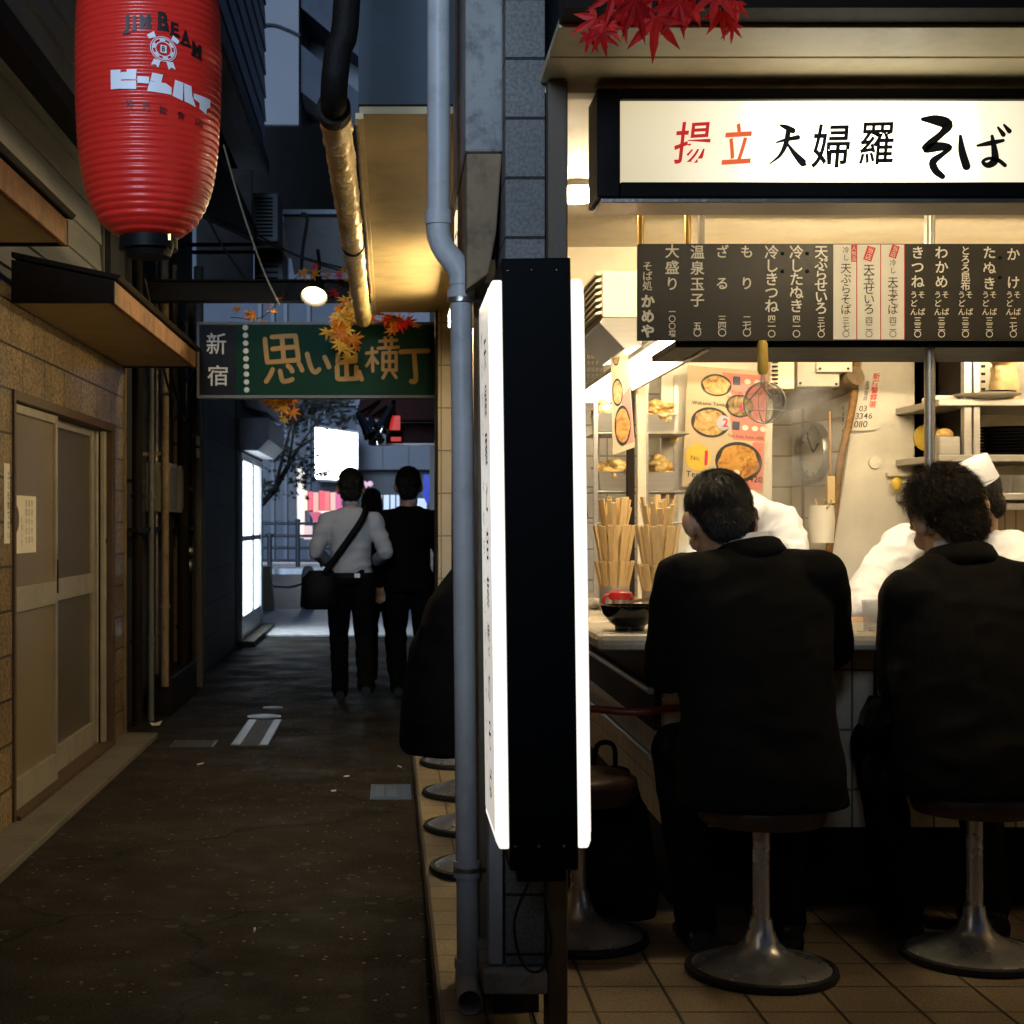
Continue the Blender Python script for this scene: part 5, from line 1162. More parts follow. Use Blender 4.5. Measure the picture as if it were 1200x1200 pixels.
def wrap(mb2, name, m):
    """flat lettering (metres across, metres up from the lantern base) bent round the shade"""
    me = bpy.data.meshes.new('w'); me.from_pydata(mb2.v, [], mb2.f); bm = bmesh.new(); bm.from_mesh(me); bmesh.ops.triangulate(bm, faces=bm.faces)
    for _ in range(5):
        es = [e for e in bm.edges if e.calc_length() > .011]
        if not es: break
        bmesh.ops.subdivide_edges(bm, edges=es, cuts=1); bmesh.ops.triangulate(bm, faces=bm.faces)
    o = MB(); bm.verts.index_update()
    for v in bm.verts:
        x, h = v.co.x, v.co.z; r = lrs(h) + .0012; a = x / .196
        o.v.append(c + V((r * math.sin(a), -r * math.cos(a), h)))
    for f in bm.faces: o.f.append(tuple(v.index for v in f.verts)); o.mi.append(0)
    bm.free(); bpy.data.meshes.remove(me); return o.build(name, m, ln_, smooth=True)
m_lb = mat('lantern_black', (.012, .008, .008), .45, bump=0); m_lw = mat('lantern_white', (.80, .82, .86), .45, bump=0, var=.04)
k = d / F
def lx(px):                                           # arc length from the front of the shade for a photo column
    s = max(-.985, min(.985, (px - 174) / 84.5)); a = math.asin(s); return a * .196
def lh(py): return PZ(py, 3.93) - zb
q = MB()
# name arched over the emblem: (letter, centre px, baseline px, height px)
for ch, px, w, base, hh in (('J', 163, 6.5, 44, 21), ('I', 172, 3.5, 40, 16), ('M', 184, 12, 38, 16), ('B', 203, 11, 38, 21), ('E', 215, 8, 42, 15), ('A', 226, 9.5, 50, 17), ('M', 237, 9, 61, 17)):
    u_ = V((lx(px + w / 2) - lx(px - w / 2), 0, -(.55 * (px - 195) / 40) * w * k * .6)); put(q, ch, V((lx(px - w / 2), 0, lh(base))), u_, VZ * hh * k, .045, 0, True)
    if ch in 'JIMEAB': q.add([V((lx(px - w / 2 - 1), 0, lh(base + .6))), V((lx(px + w / 2 + 1), 0, lh(base + .6) + u_.z)), V((lx(px + w / 2 + 1), 0, lh(base - 2) + u_.z)), V((lx(px - w / 2 - 1), 0, lh(base - 2)))], [(0, 1, 2, 3)])
for i, ch in enumerate('特約飲食店'): put(q, ch, V((lx(162 + 18.5 * i), 0, lh(129 + 3.2 * i))), V((lx(171 + 18.5 * i) - lx(162 + 18.5 * i), 0, -.004)), VZ * 10 * k, .0)
wrap(q, 'black_lettering', m_lb)
# emblem: ring seal with a letter, shoulders and ribbon tails
q = MB(); ex, ez = lx(203.5), lh(60)
def eo(x, y): return V((ex + x * k * 1.06, 0, ez + y * k - x * k * .1))
def annulus(r0, r1, n=40): q.add([eo(r * math.cos(2 * math.pi * j / n), r * math.sin(2 * math.pi * j / n)) for r in (r0, r1) for j in range(n)], [(j, (j + 1) % n, n + (j + 1) % n, n + j) for j in range(n)])
annulus(7.6, 8.6); annulus(11.2, 12.2)
for a0 in (20, 80, 150, 210, 265, 320):
    n = 7; q.add([eo(r * math.cos(rad(a0 + 5.5 * j)), r * math.sin(rad(a0 + 5.5 * j))) for r in (8.9, 10.9) for j in range(n)], [(j, j + 1, n + j + 1, n + j) for j in range(n - 1)])
annulus(13.2, 13.9)
q.add([eo(-3.2, -4.2), eo(3.2, -4.2), eo(3.2, 4.2), eo(-3.2, 4.2)], [(0, 1, 2, 3)])
for s_ in (-1, 1):
    q.add([eo(s_ * 8, 12), eo(s_ * 15, 9), eo(s_ * 17, 13), eo(s_ * 10, 18)], [(0, 1, 2, 3)])
    q.add([eo(s_ * 3, -13.5), eo(s_ * 10, -12.5), eo(s_ * 13, -20), eo(s_ * 8.5, -18.5), eo(s_ * 5.5, -22)], [(0, 1, 2, 3, 4)])
q2 = MB(); put(q2, 'B', eo(-1.9, -3) , V((3.8 * k, 0, 0)), VZ * 6 * k, .03, 0, True)
wrap(q, 'emblem', m_lw)
q2.v = [p for p in q2.v]; oo = wrap(q2, 'emblem_letter', m_lb)
for v in oo.data.vertices: v.co.y -= .0006
# block katakana
q = MB()
def kb(poly): q.add([V((lx(x), 0, lh(y))) for x, y in poly], [tuple(range(len(poly)))])
kb([(145, 84.5), (156.5, 85), (156.5, 89), (145, 89)]); kb([(145, 89), (157, 89), (157, 92), (145, 92)]); kb([(157, 88), (174, 88), (174, 96.5), (157, 96.5)]); kb([(163.5, 85), (174.5, 85), (174.5, 88), (163.5, 88)])
kb([(145, 92), (157, 92), (157, 107), (145, 107)]); kb([(157, 98), (174, 98.2), (174, 108), (157, 107.3)])
kb([(175.5, 93.2), (188, 93.6), (188, 101.5), (175.5, 100.8)])
kb([(191.5, 88.5), (203, 90), (201, 99.5), (189.5, 98)]); kb([(189, 98.5), (206, 99.5), (212, 104), (212, 112), (186, 110)])
kb([(215.5, 94), (224, 96), (223.6, 117), (213, 113)]); kb([(224.6, 96.2), (232, 98), (233, 109), (237, 121), (225.4, 117)])
kb([(234.5, 105.5), (250.5, 106.5), (250.5, 115), (247.5, 119), (247.2, 125.5), (240.5, 121.5), (240.5, 115), (234.5, 111.5)])
wrap(q, 'white_lettering', m_lw)

# ================================================================ LEAVES
def leafmesh(s, lobes=7):
    """palmate maple leaf in the xy plane, stalk at the origin"""
    pts = []
    angs = [-125, -82, -42, 0, 42, 82, 125]; L = [.45, .72, .92, 1.0, .92, .72, .45]
    for i, (a, l) in enumerate(zip(angs, L)):
        a = rad(a)
        if i: am = rad((angs[i - 1] + angs[i]) / 2); pts.append((.30 * math.sin(am), .30 * math.cos(am)))
        for f, w in ((.55, -.10), (1, 0), (.55, .10)): pts.append((l * f * math.sin(a) + w * math.cos(a), l * f * math.cos(a) - w * math.sin(a)))
    pts = [(0, -.05)] + pts
    return [V((x * s, y * s, -.15 * s * (x * x + y * y))) for x, y in pts], [(0, i, i + 1) for i in range(1, len(pts) - 1)]
def garland(t, pts, mats, n, s, spread, seed, name='leaves', droop=.9):
    r = random.Random(seed); mbs = [MB() for _ in mats]
    sp_ = smooth_pts(pts, 8)
    st = MB(); st.tube(sp_, .003, 5); st.build('stem', m_dark, t)
    for i in range(n):
        p = sp_[r.randrange(len(sp_))] + V((r.gauss(0, spread), r.gauss(0, spread), r.gauss(0, spread)))
        vs, fs = leafmesh(s * r.uniform(.7, 1.15))
        R_ = Matrix.Rotation(r.uniform(-.9, .9), 3, 'Y') @ Matrix.Rotation(rad(r.uniform(185, 285)) * 1 if r.random() < droop else r.random() * 6, 3, 'X') @ Matrix.Rotation(r.uniform(-.8, .8), 3, 'Z')
        mbs[r.randrange(len(mats))].add([p + R_ @ v for v in vs], fs)
    for mb2, m in zip(mbs, mats): mb2.build(name, m, t, fixn=False)
m_lred = mat('red_leaf', (.92, .03, .025), .5, var=.3, scale=20, bump=.1); m_lred2 = mat('dark_red_leaf', (.6, .018, .018), .5, var=.3, scale=20)
m_lor = mat('orange_leaf', (.72, .24, .02), .5, var=.3, scale=20); m_lyel = mat('yellow_leaf', (.78, .46, .05), .5, var=.25, scale=20)
for m_ in (m_lred, m_lred2, m_lor, m_lyel):                # light passes through thin leaves
    nt = m_.node_tree; b = nt.nodes['Principled BSDF']; tl = nt.nodes.new('ShaderNodeBsdfTranslucent'); ms = nt.nodes.new('ShaderNodeMixShader'); ms.inputs[0].default_value = .5
    lnk(nt, b.inputs['Base Color'].links[0].from_socket, tl.inputs[0]); lnk(nt, b.outputs[0], ms.inputs[1]); lnk(nt, tl.outputs[0], ms.inputs[2]); lnk(nt, ms.outputs[0], nt.nodes['Material Output'].inputs['Surface'])
g1 = thing('red_maple_garland', P(770, 0, 2.95), 'red artificial maple leaves hanging at the top over the lit stall sign', 'garland')
# hand-placed large leaves
big = MB(); big2 = MB(); r = random.Random(4)
for i, (px, py, s, rot) in enumerate(((768, 22, 52, 178), (745, 2, 50, 205), (700, 22, 40, 160), (705, 40, 28, 190), (728, 12, 44, 230), (795, 4, 46, 150), (812, 6, 36, 120), (846, 14, 34, 190), (862, 2, 34, 140), (690, 40, 26, 215), (760, -18, 48, 180), (720, -10, 44, 170), (840, -10, 44, 170), (800, -30, 50, 180), (858, 30, 22, 185), (712, 30, 30, 175))):
    dd = 2.95 + r.uniform(-.06, .08); sz = s * dd / F
    vs, fs = leafmesh(sz); R_ = Matrix.Rotation(rad(90 + r.uniform(-25, 25)), 3, 'X'); R2 = Matrix.Rotation(rad(-rot + 0), 3, 'Y'); R3 = Matrix.Rotation(r.uniform(-.5, .5), 3, 'Z')
    (big if r.random() < .75 else big2).add([P(px, py, dd) + R3 @ (R2 @ (R_ @ v)) for v in vs], fs)
big.build('leaves', m_lred, g1, fixn=False); big2.build('leaves', m_lred2, g1, fixn=False)
q = MB(); q.tube(smooth_pts([P(690, -30, 3.0), P(740, -8, 2.97), P(800, -14, 2.97), P(870, -10, 3.0)], 6), .0025, 6)
for px, py in ((768, 22), (700, 22), (846, 14)): q.tube([P(px, py, 2.95), P(px + 4, -12, 2.97)], .0012, 5)
q.build('stem', m_dark, g1)
g2 = thing('orange_maple_garland', P(410, 415, 8.85), 'orange and yellow maple leaves hanging over the green alley sign', 'garland')
garland(g2, [P(418, 350, 8.8), P(405, 372, 8.85), P(400, 392, 8.85), P(404, 410, 8.85)], [m_lor, m_lyel, m_lyel], 60, .08, .036, 3)
garland(g2, [P(405, 360, 8.9), P(435, 366, 8.9), P(462, 372, 8.9), P(478, 378, 8.9)], [m_lred, m_lor, m_lred2], 34, .07, .036, 5)
g3 = thing('orange_maple_garland', P(330, 485, 9.4), 'small orange leaf tuft hanging below the green alley sign', 'garland')
garland(g3, [P(322, 462, 9.4), P(330, 474, 9.4), P(336, 470, 9.4)], [m_lor, m_lyel], 26, .07, .035, 8)
g4 = thing('orange_maple_garland', P(350, 325, 9.95), 'dull orange leaf sprigs along the cross beam beside the spot lamp', 'garland')
garland(g4, [P(270, 372, 9.9), P(310, 370, 9.9), P(352, 322, 9.95), P(395, 330, 9.95), P(425, 335, 9.9)], [m_lor, m_lred2], 22, .07, .05, 9)

# ================================================================ OVERHEAD
du = thing('foil_duct', (-.15, 4.1, 2.45), 'crinkled silver foil duct running along the eave over the alley', 'duct')
rr = random.Random(3); path = smooth_pts([V((-.152, 4.06, 2.450)), V((-.150, 4.9, 2.452)), V((-.149, 6.0, 2.447)), V((-.150, 7.2, 2.45)), V((-.146, 8.3, 2.455))], 50)
nz_ = len(path)
q = MB(); q.tube(path, [.040 + (.004 if i % 3 == 0 else 0) + rr.uniform(-.0015, .0015) for i in range(nz_)], 30)
for v in q.v: v += V((noise.noise(v * 30), 0, noise.noise(v * 30 + V((5, 0, 0))))) * .006
q.build('flexible_tube', m_foil, du, smooth=35)
q = MB(); q.tube([V((-.152, 4.03, 2.45)), V((-.152, 4.10, 2.45))], .046, 28); q.tube([V((-.149, 6.0, 2.447)), V((-.149, 6.03, 2.447))], .047, 24); q.build('collar', mat('sooty_pipe', (.008, .007, .006), .6, spec=.15, bump=.3), du, smooth=True)
q = MB(); q.tube(smooth_pts([V((-.152, 4.06, 2.45)), V((-.15, 3.99, 2.457)), V((-.146, 3.945, 2.50)), V((-.138, 3.94, 2.57)), V((-.11, 3.94, 2.85)), V((-.11, 3.94, 4.6))], 6), .036, 24); q.build('elbow_pipe', mat('sooty_pipe'), du, smooth=True)
q = MB(); pth = [V((-.098, 4.4 + .1 * i, 2.505 + .012 * math.sin(i * .45))) for i in range(34)]; q.tube(pth, .006, 8); tag(q.build('eave_cable', m_plbrown, smooth=True), 'thin brown conduit beside the foil duct', 'cable')
q = MB(); q.tube(smooth_pts([P(262, 170, 9.0), P(285, 250, 9.2), P(310, 320, 9.4), P(328, 358, 9.5)], 8), .006, 6); tag(q.build('stay_wire', mat('pale_wire', (.45, .38, .25), .5)), 'pale wire slanting down behind the red lantern', 'wire')
for i, pts in enumerate(([P(250, 255, 10.5), P(300, 275, 10.8), P(350, 300, 11), P(425, 320, 11.2)], [P(260, 262, 10.6), P(310, 284, 10.9), P(370, 308, 11), P(430, 326, 11.2)], [P(353, 250, 11), P(360, 256, 11), P(355, 290, 11), P(353, 318, 11)], [P(240, 250, 10), P(262, 290, 10.1), P(290, 330, 10.2)])):
    q = MB(); q.tube(smooth_pts(pts, 8), .008 if i != 2 else .014, 6); tag(q.build('overhead_cable', m_rubber, smooth=True), ['upper sagging black cable in front of the slanted panel', 'lower sagging black cable in front of the slanted panel', 'thick black cable hanging straight down before the slanted panel', 'thin black cable under the lantern'][i], 'cable', 'cables overhead')
# air conditioners on the left wall
for i, (pa, pb, ya, yb, dd) in enumerate(((296, 326, 226, 283, 12.6), (298, 332, 291, 331, 13.2))):
    t = thing('air_conditioner', P((pa + pb) / 2, yb, dd), ['upper outdoor air conditioner with a slatted grille beside the lantern', 'lower outdoor air conditioner above the cross beam'][i], 'air conditioner', 'outdoor units on the left wall')
    x0, x1, z0, z1 = PX(pa, dd), PX(pb, dd), PZ(yb, dd), PZ(ya, dd)
    q = MB(); q.box(x0, x1, dd, dd + .55, z0, z1); q.build('case', mat('ac_case', (.13, .145, .165), .5, stain=.3), t, bevel=.01)
    q = MB(); n = 11 if i == 0 else 5
    for j in range(n): zz_ = z0 + (z1 - z0) * (.1 + .84 * j / n); q.box(x0 + .02, x1 - .045, dd - .006, dd - .001, zz_, zz_ + .016)
    q.build('grille', m_blackm, t)
    q = MB(); q.box(-1.72, x1, dd + .05, dd + .09, z0 - .03, z0 - .001); q.box(-1.72, x1, dd + .4, dd + .44, z0 - .03, z0 - .001); q.build('bracket', m_black, t)
q = MB(); q.prism([P(331, 249, 15), P(402, 253, 15), P(425, 318, 14.6), P(345, 322, 14.6)], (.0, .06, .02)); sp2 = tag(q.build('slanted_panel', mat('panel_grey_white', (.20, .195, .19), .6, stain=.4), bevel=.004), 'slanted pale panel under a dark canopy above the alley', 'panel')
q = MB(); q.box(PX(329, 14.98), PX(405, 14.98), 14.9, 15.3, PZ(253, 15), PZ(248, 15)); tag(q.build('panel_cap', m_sidb), 'pale blue ledge along the top of the slanted panel', 'ledge')
# the back face of the panel is seen from below only; a dark flat canopy above
q = MB(); q.box(PX(296, 16), PX(425, 16) + .3, 16, 19, PZ(245, 16), PZ(238, 16)); q.box(PX(296, 16), PX(425, 16) + .3, 16, 16.06, PZ(238, 16), PZ(148, 16)); q.box(PX(230, 16), PX(296, 16) - .01, 16, 16.2, PZ(330, 16), PZ(90, 16))
tag(q.build('dark_canopy', m_blackm), 'black canopy front bridging the alley mouth overhead', 'canopy')
# ================================================================ BEYOND THE ALLEY
m_far = mat('far_concrete', (.075, .09, .12), .7, stain=.2, scale=1, bump=.1); m_far2 = mat('far_panel', (.075, .088, .115), .5, stain=.1, scale=.6, bump=.05); m_fard = mat('far_dark', (.03, .035, .045), .5)
tb = thing('tower_block', (-3.5, 30, 9), 'grey blue tower block with balconies rising behind the alley', 'building')
D = 30
q = MB(); q.box(PX(296, D), PX(350, D), D, D + 5, PZ(146, D), 26); q.build('wall', m_far2, tb)
q = MB(); q.box(PX(350.5, D), PX(424, D), D + 2, D + 7, PZ(148, D), 26); q.build('recess_wall', mat('far_recess', (.06, .075, .10), .6), tb)
for k_ in range(4):
    z = PZ(92, D) + k_ * 1.7; q = MB(); q.prism([V((PX(352, D), D + 2, z - .2)), V((PX(352, D), D + .2, z - .2)), V((PX(420, D), D + 1.2, z - .9)), V((PX(420, D), D + 2, z - .9))], (0, 0, .95)); q.build('balcony', m_far, tb)
q = MB(); q.tube(smooth_pts([P(292, 30, 29.9), P(318, 29, 29.95), P(335, 34, 29.95), P(352, 42, 29.95)], 6), .03, 6); q.build('wall_cable', m_fard, tb)
fb = thing('street_building', (0, 38, .37), 'blue grey street building with a white lit screen and shop front', 'building')
D = 38
q = MB(); q.box(-9, 9, D, D + 6, .37, 16); q.build('wall', m_far, fb)
q = MB()
for px in (303, 318, 333, 360): q.box(PX(px, D), PX(px + 4, D), D - .15, D - .001, .37, 9)
q.box(-9, 9, D - .2, D - .151, PZ(476, D), PZ(470, D)); q.build('mullion', m_far2, fb)
q = MB(); q.box(PX(418, D), PX(520, D), D - .5, D - .001, PZ(551, D), 9); q.build('panel_front', m_far2, fb)
q = MB(); [q.box(PX(px, D), PX(px + 1.2, D), D - .52, D - .501, PZ(551, D), 9) for px in (448, 478)]; q.build('panel_joint', m_fard, fb)
q = MB(); q.box(PX(418, D), PX(520, D), D - .02, D - .001, PZ(600, D), PZ(553, D)); q.build('window_band', m_fard, fb)
q = MB(); q.box(PX(300, D), PX(352, D), D - .03, D - .001, PZ(610, D), PZ(480, D)); q.build('grey_bay', mat('far_bay', (.08, .09, .11), .6), fb)
bs = thing('lit_screen', P(394, 560, 36), 'blazing white lit screen above the shop front', 'screen')
q = MB(); q.add([P(370, 501, 37), P(418, 508, 36), P(418, 563, 36), P(370, 561, 37)], [(0, 1, 2, 3)]); q.build('lit_face', glow('screen_glow', (.88, .95, 1.0), 14.0), bs, solid=.05)
q = MB(); q.prism([P(368, 498, 37.1), P(420, 505, 36.1), P(420, 566, 36.1), P(368, 564, 37.1)], (0, .4, 0)); q.build('case', m_fard, bs)
t = thing('shop_banners', P(378, 620, 35), 'row of lit red and pink shop banners across the road', 'banner')
cols = [((1.0, .82, .55), 1.1), ((.9, .05, .08), .8), ((1, .40, .3), .9), ((.9, .05, .08), .9), ((1.0, .15, .12), .9), ((.95, .5, .4), .9), ((.8, .1, .3), .8), ((.9, .3, .5), .9)]
for j, (c_, s_) in enumerate(cols):
    px = 354 + 6.6 * j; q = MB(); q.box(PX(px, 35), PX(px + 6.0, 35), 35 + .1 * (j % 2), 35.02 + .1 * (j % 2), PZ(598 if j != 2 else 612, 35), PZ(575 + (j % 3), 35)); q.build('banner', glow('banner_%d' % j, c_, s_ * 1.15, tuple(x * .12 for x in c_)), t)
q = MB(); q.box(PX(372, 35.2), PX(398, 35.2), 35.2, 35.22, PZ(604, 35), PZ(598.5, 35)); q.build('lit_strip', glow('strip_warm', (1, .8, .6), .9), t)
q = MB(); q.add([P(362, 600, 35), P(376, 600, 35), P(384, 622, 35), P(374, 622, 35)], [(0, 1, 2, 3)]); q.build('red_flag', glow('flag_red', (.75, .05, .14), .7, (.1, .01, .02)), t, solid=.02)
q = MB(); q.box(PX(356, 35), PX(366, 35), 35, 35.02, PZ(632, 35), PZ(616, 35)); q.build('orange_lamp', glow('flag_orange', (.8, .2, .03), .55), t)
q = MB(); q.tube([P(352, 548, 35.1), P(353, 630, 35.1)], .09, 12); tag(q.build('lit_column', glow('column_glow', (1, .82, .6), .75), smooth=True), 'warm lit column left of the red shop banners', 'column')
t = thing('blue_arrow_sign', P(500, 590, 33), 'blue arrow sign pointing down at the far shop', 'sign'); k_ = 33 / F
q = MB(); c = P(501, 574, 33); q.prism([c + V((x * k_, 0, z * k_)) for x, z in ((-4.5, 18), (4.5, 18), (4.5, -2), (8, -2), (0, -18), (-8, -2), (-4.5, -2))], (0, .05, 0)); q.build('arrow', glow('arrow_blue', (.01, .04, .55), .8, (.01, .01, .05)), t)
q = MB(); q.box(PX(444, 36), PX(468, 36), 36, 36.03, PZ(597, 36), PZ(580, 36)); q.box(PX(470, 36), PX(500, 36), 36, 36.03, PZ(600, 36), PZ(584, 36)); t = thing('shop_window', P(456, 597, 36), 'cool lit shop window between the two dark haired walkers', 'window'); q.build('lit_pane', glow('cool_pane', (.45, .58, .85), .6), t)
q = MB(); [q.box(PX(px, 35.98), PX(px + 1.5, 35.98), 35.96, 35.99, PZ(598, 36), PZ(579, 36)) for px in (448, 456, 463, 474, 482)]; q.build('mullion', m_fard, t)
q = MB(); q.ell(P(427, 568, 35.5), (.09, .05, .09)); q.ell(P(434, 567, 35.5), (.07, .05, .07)); tag(q.build('round_sign', glow('pink_sign', (.7, .2, .4), .6), smooth=True), 'tiny pink and blue round sign beyond the shirted walker', 'sign')
# railing across the road
rl = thing('street_railing', (PX(340, 32), 32, .37), 'dark three-bar railing along the far pavement', 'railing')
for j, px in enumerate((250, 302, 349, 396, 443)):
    q = MB(); q.tube([V((PX(px, 32), 32, .37)), V((PX(px, 32), 32, PZ(612, 32) + .04))], .045 if j != 2 else .05, 10); q.lathe([(.06, 0), (.06, .04), (.001, .06)], V((PX(px, 32), 32, PZ(612, 32) + .02)), 12); q.build('post', m_fard, rl, smooth=True)
for py in (613.5, 628, 642, 657):
    q = MB(); q.tube([V((PX(240, 32), 32, PZ(py, 32))), V((PX(452, 32), 32, PZ(py, 32)))], .03, 8); q.build('rail', m_fard, rl, smooth=True)
t = thing('street_railing', V((PX(316, 30.5), 30.5, .24)), 'short dark railing post nearer than the long railing', 'railing'); q = MB(); q.tube([V((PX(316, 30.5), 30.5, .24)), V((PX(316, 30.5), 30.5, PZ(628, 30.5)))], .05, 10); q.lathe([(.09, 0), (.09, .05), (.001, .07)], V((PX(316, 30.5), 30.5, PZ(628, 30.5) - .01)), 12); q.build('post', m_fard, t, smooth=True)
bo = thing('bollard', V((PX(361, 22.3), 22.3, .02)), 'pale stone bollard with a chain beside the shirted walker', 'bollard')
q = MB(); q.lathe([(.10, 0), (.10, .52), (.085, .60), (.05, .65), (.001, .66)], V((PX(361, 22.3), 22.3, .021)), 20); q.build('shaft', mat('stone_grey', (.34, .35, .38), .7, stain=.3), bo, smooth=True)
q = MB(); q.tube(smooth_pts([V((PX(355, 22.3), 22.3, .42)), V((PX(340, 23), 23, .33)), V((PX(318, 24), 24, .30))], 8), .018, 6); q.build('chain', m_grey, bo)
q = MB(); q.prism([V((PX(304, 22.2), 22.2, .02)), V((PX(321, 22.2), 22.2, .02)), V((PX(316, 22.2), 22.2, .67)), V((PX(306, 22.2), 22.2, .67))], (0, .25, 0)); tag(q.build('tapered_stand', mat('stand_beige', (.52, .42, .26), .6), bevel=.01), 'beige tapered stand at the edge of the pavement', 'stand')
# tree
tr = thing('street_tree', V((-2.6, 24, 0)), 'street tree with sparse grey leaves leaning in from the left', 'tree')
q = MB(); q.tube([V((-2.75, 24, 0)), V((-2.65, 24, .9)), P(300, 598, 24), P(322, 574, 24), P(338, 545, 24), P(350, 525, 24), P(370, 512, 24)], [.07, .06, .05, .045, .035, .025, .01], 8); q.tube([P(338, 545, 24), P(345, 500, 24), P(365, 470, 24)], [.03, .02, .01], 6); q.tube([P(322, 574, 24), P(335, 520, 23.5), P(350, 470, 23.5)], [.035, .02, .01], 6); q.tube([P(350, 525, 24), P(380, 480, 24)], [.02, .008], 6); q.build('trunk', mat('dark_bark', (.035, .03, .025), .8), tr, smooth=True)
r = random.Random(11); q = MB()
for (px, py, sx, sy, n) in ((350, 480, 26, 22, 420), (385, 470, 26, 14, 220), (325, 520, 16, 26, 170), (352, 545, 16, 26, 130), (375, 556, 26, 10, 40), (320, 575, 14, 14, 60), (398, 490, 18, 12, 60)):
    for i in range(n):
        p = P(px + r.gauss(0, sx * .55), py + r.gauss(0, sy * .55), 24 + r.gauss(0, .5)); vs, fs = leafmesh(r.uniform(.05, .11))
        R_ = Matrix.Rotation(r.random() * 6.3, 3, 'Z') @ Matrix.Rotation(r.random() * 6.3, 3, 'X'); q.add([p + R_ @ v for v in vs], fs)
q.build('crown', mat('grey_leaf', (.075, .072, .062), .6, var=.6, scale=1.2, bump=0), tr, fixn=False)
# red awning with chrome spot lamps on the right
ra = thing('red_awning', (PX(460, 14), 14, 2.1), 'dark red awning at the alley mouth under the green sign', 'awning')
q = MB(); q.prism([P(430, 440, 14), P(417, 487, 14), P(425, 489, 14), P(460, 492, 14), P(520, 492, 14), P(520, 440, 14)], (.6, 1.6, 0)); q.build('canvas', mat('maroon_canvas', (.05, .006, .003), .7), ra)
q = MB(); q.box(PX(452, 14), PX(530, 14), 14.3, 14.35, PZ(520, 14.3), PZ(493, 14)); q.build('valance', mat('maroon_canvas2', (.035, .004, .0025), .7), ra)
q = MB(); q.box(PX(440, 14), PX(530, 14), 14.28, 14.36, PZ(522, 14.3), PZ(519.5, 14.3)); q.build('bar', m_steeld, ra)
q = MB(); q.box(PX(456, 13.9), PX(469, 13.9), 13.9, 13.92, PZ(504, 13.9), PZ(487, 13.9)); q.box(PX(458, 13.9), PX(470, 13.9), 13.9, 13.92, PZ(517, 13.9), PZ(512, 13.9)); tag(q.build('red_tag', glow('red_tag', (.9, .04, .015), .5, (.1, .01, .01))), 'bright red lit tag among the chrome spot lamps', 'tag')
for j, (px, py, a) in enumerate(((432, 505, .5), (440, 512, .2), (449, 498, -.4))):
    t = thing('chrome_spot', P(px, py, 13.7), ['left chrome spot lamp under the red awning', 'lowest chrome spot lamp under the red awning', 'right chrome spot lamp beside the red tag'][j], 'spot lamp', 'chrome spots under the awning')
    c = P(px, py, 13.7); ax = V((math.sin(a), -.35, -.8)).normalized()
    q = MB(); q.lathe([(.02, -.22), (.035, -.16), (.05, -.05), (.08, .05), (.07, .05), (.04, -.03), (.001, -.04)], c, 20, ax); q.build('reflector', m_chrome, t, smooth=True)
    q = MB(); q.tube([c - ax * .2, c + V((.1, .3, .3))], .015, 6); q.build('arm', m_black, t)
q = MB(); q.box(.46, 1.5, 8.96, 17.3, 0, 5); rb_ = thing('right_row_building', (.9, 13, 0), 'dark building wall along the right side of the alley mouth', 'building'); q.build('wall', m_dgrey, rb_)
q = MB(); q.box(.36, .459, 9.6, 10.9, 0, 2.1); q.build('door', m_dark, rb_)
# unseen house behind the photographer, its stepped height shaped to shade stall and alley
bb = thing('unseen_facing_house', (0, -3.2, 0), 'unseen dark house front behind the photographer, stepped in height to shade the stall', 'house')
q = MB(); q.box(-6, -.35, -3.6, -3.2, 0, 3.1); q.box(-.35, 7, -3.6, -3.2, 0, 5.6); q.build('wall', m_dgrey, bb)
q = MB()
for x in (-3, 0.2, 3.2): q.box(x - .5, x + .5, -3.198, -3.17, 1.4, 2.6)
q.build('window', m_frost, bb)

# ================================================================ STOOLS
FZ = .10
def make_stool(x, y, lab, vinyl=True):
    t = thing('bar_stool', (x, y, FZ), lab, 'stool', 'stools at the counter'); o = V((x, y, FZ))
    q = MB(); q.lathe([(.203, 0), (.207, .008), (.204, .02), (.192, .024), (.186, .018)], o, 48); q.build('rubber_rim', m_rubber, t, smooth=True)
    q = MB(); q.lathe([(.190, .018), (.17, .028), (.12, .043), (.075, .060), (.048, .085), (.034, .12), (.029, .15), (.001, .15)], o, 48); q.build('base', m_chrome2, t, smooth=True)
    q = MB(); q.lathe([(.0235, .14), (.0235, .43), (.001, .43)], o, 24); q.build('column', m_chrome2, t, smooth=True)
    q = MB(); q.lathe([(.05, .41), (.165, .415), (.172, .43), (.175, .455), (.170, .48), (.150, .492), (.001, .497)], o, 40); q.build('seat', m_vinyl, t, smooth=True)
    return t
m_chrome2 = mat('brushed_chrome', (.58, .56, .52), .27, metal=.72, bump=.05, var=.12)
stl = make_stool(PX(892, 4.08), 4.08, 'bar stool under the left dark suited diner at the front')
copy_tree(stl, (PX(1142, 4.22), 4.22, FZ), 'bar stool under the curly haired diner at the front')
copy_tree(stl, (.555, 4.40, FZ), 'empty corner bar stool half hidden behind the brown post')
for x, y, l in ((.345, 5.28, 'nearest of the bar stools along the alley side of the counter'), (.34, 6.0, 'second bar stool along the alley side from the drain pipe'), (.35, 6.75, 'third bar stool along the alley side from the drain pipe'), (.355, 7.6, 'farthest bar stool along the alley side of the counter')):
    copy_tree(stl, (x, y, FZ), l)
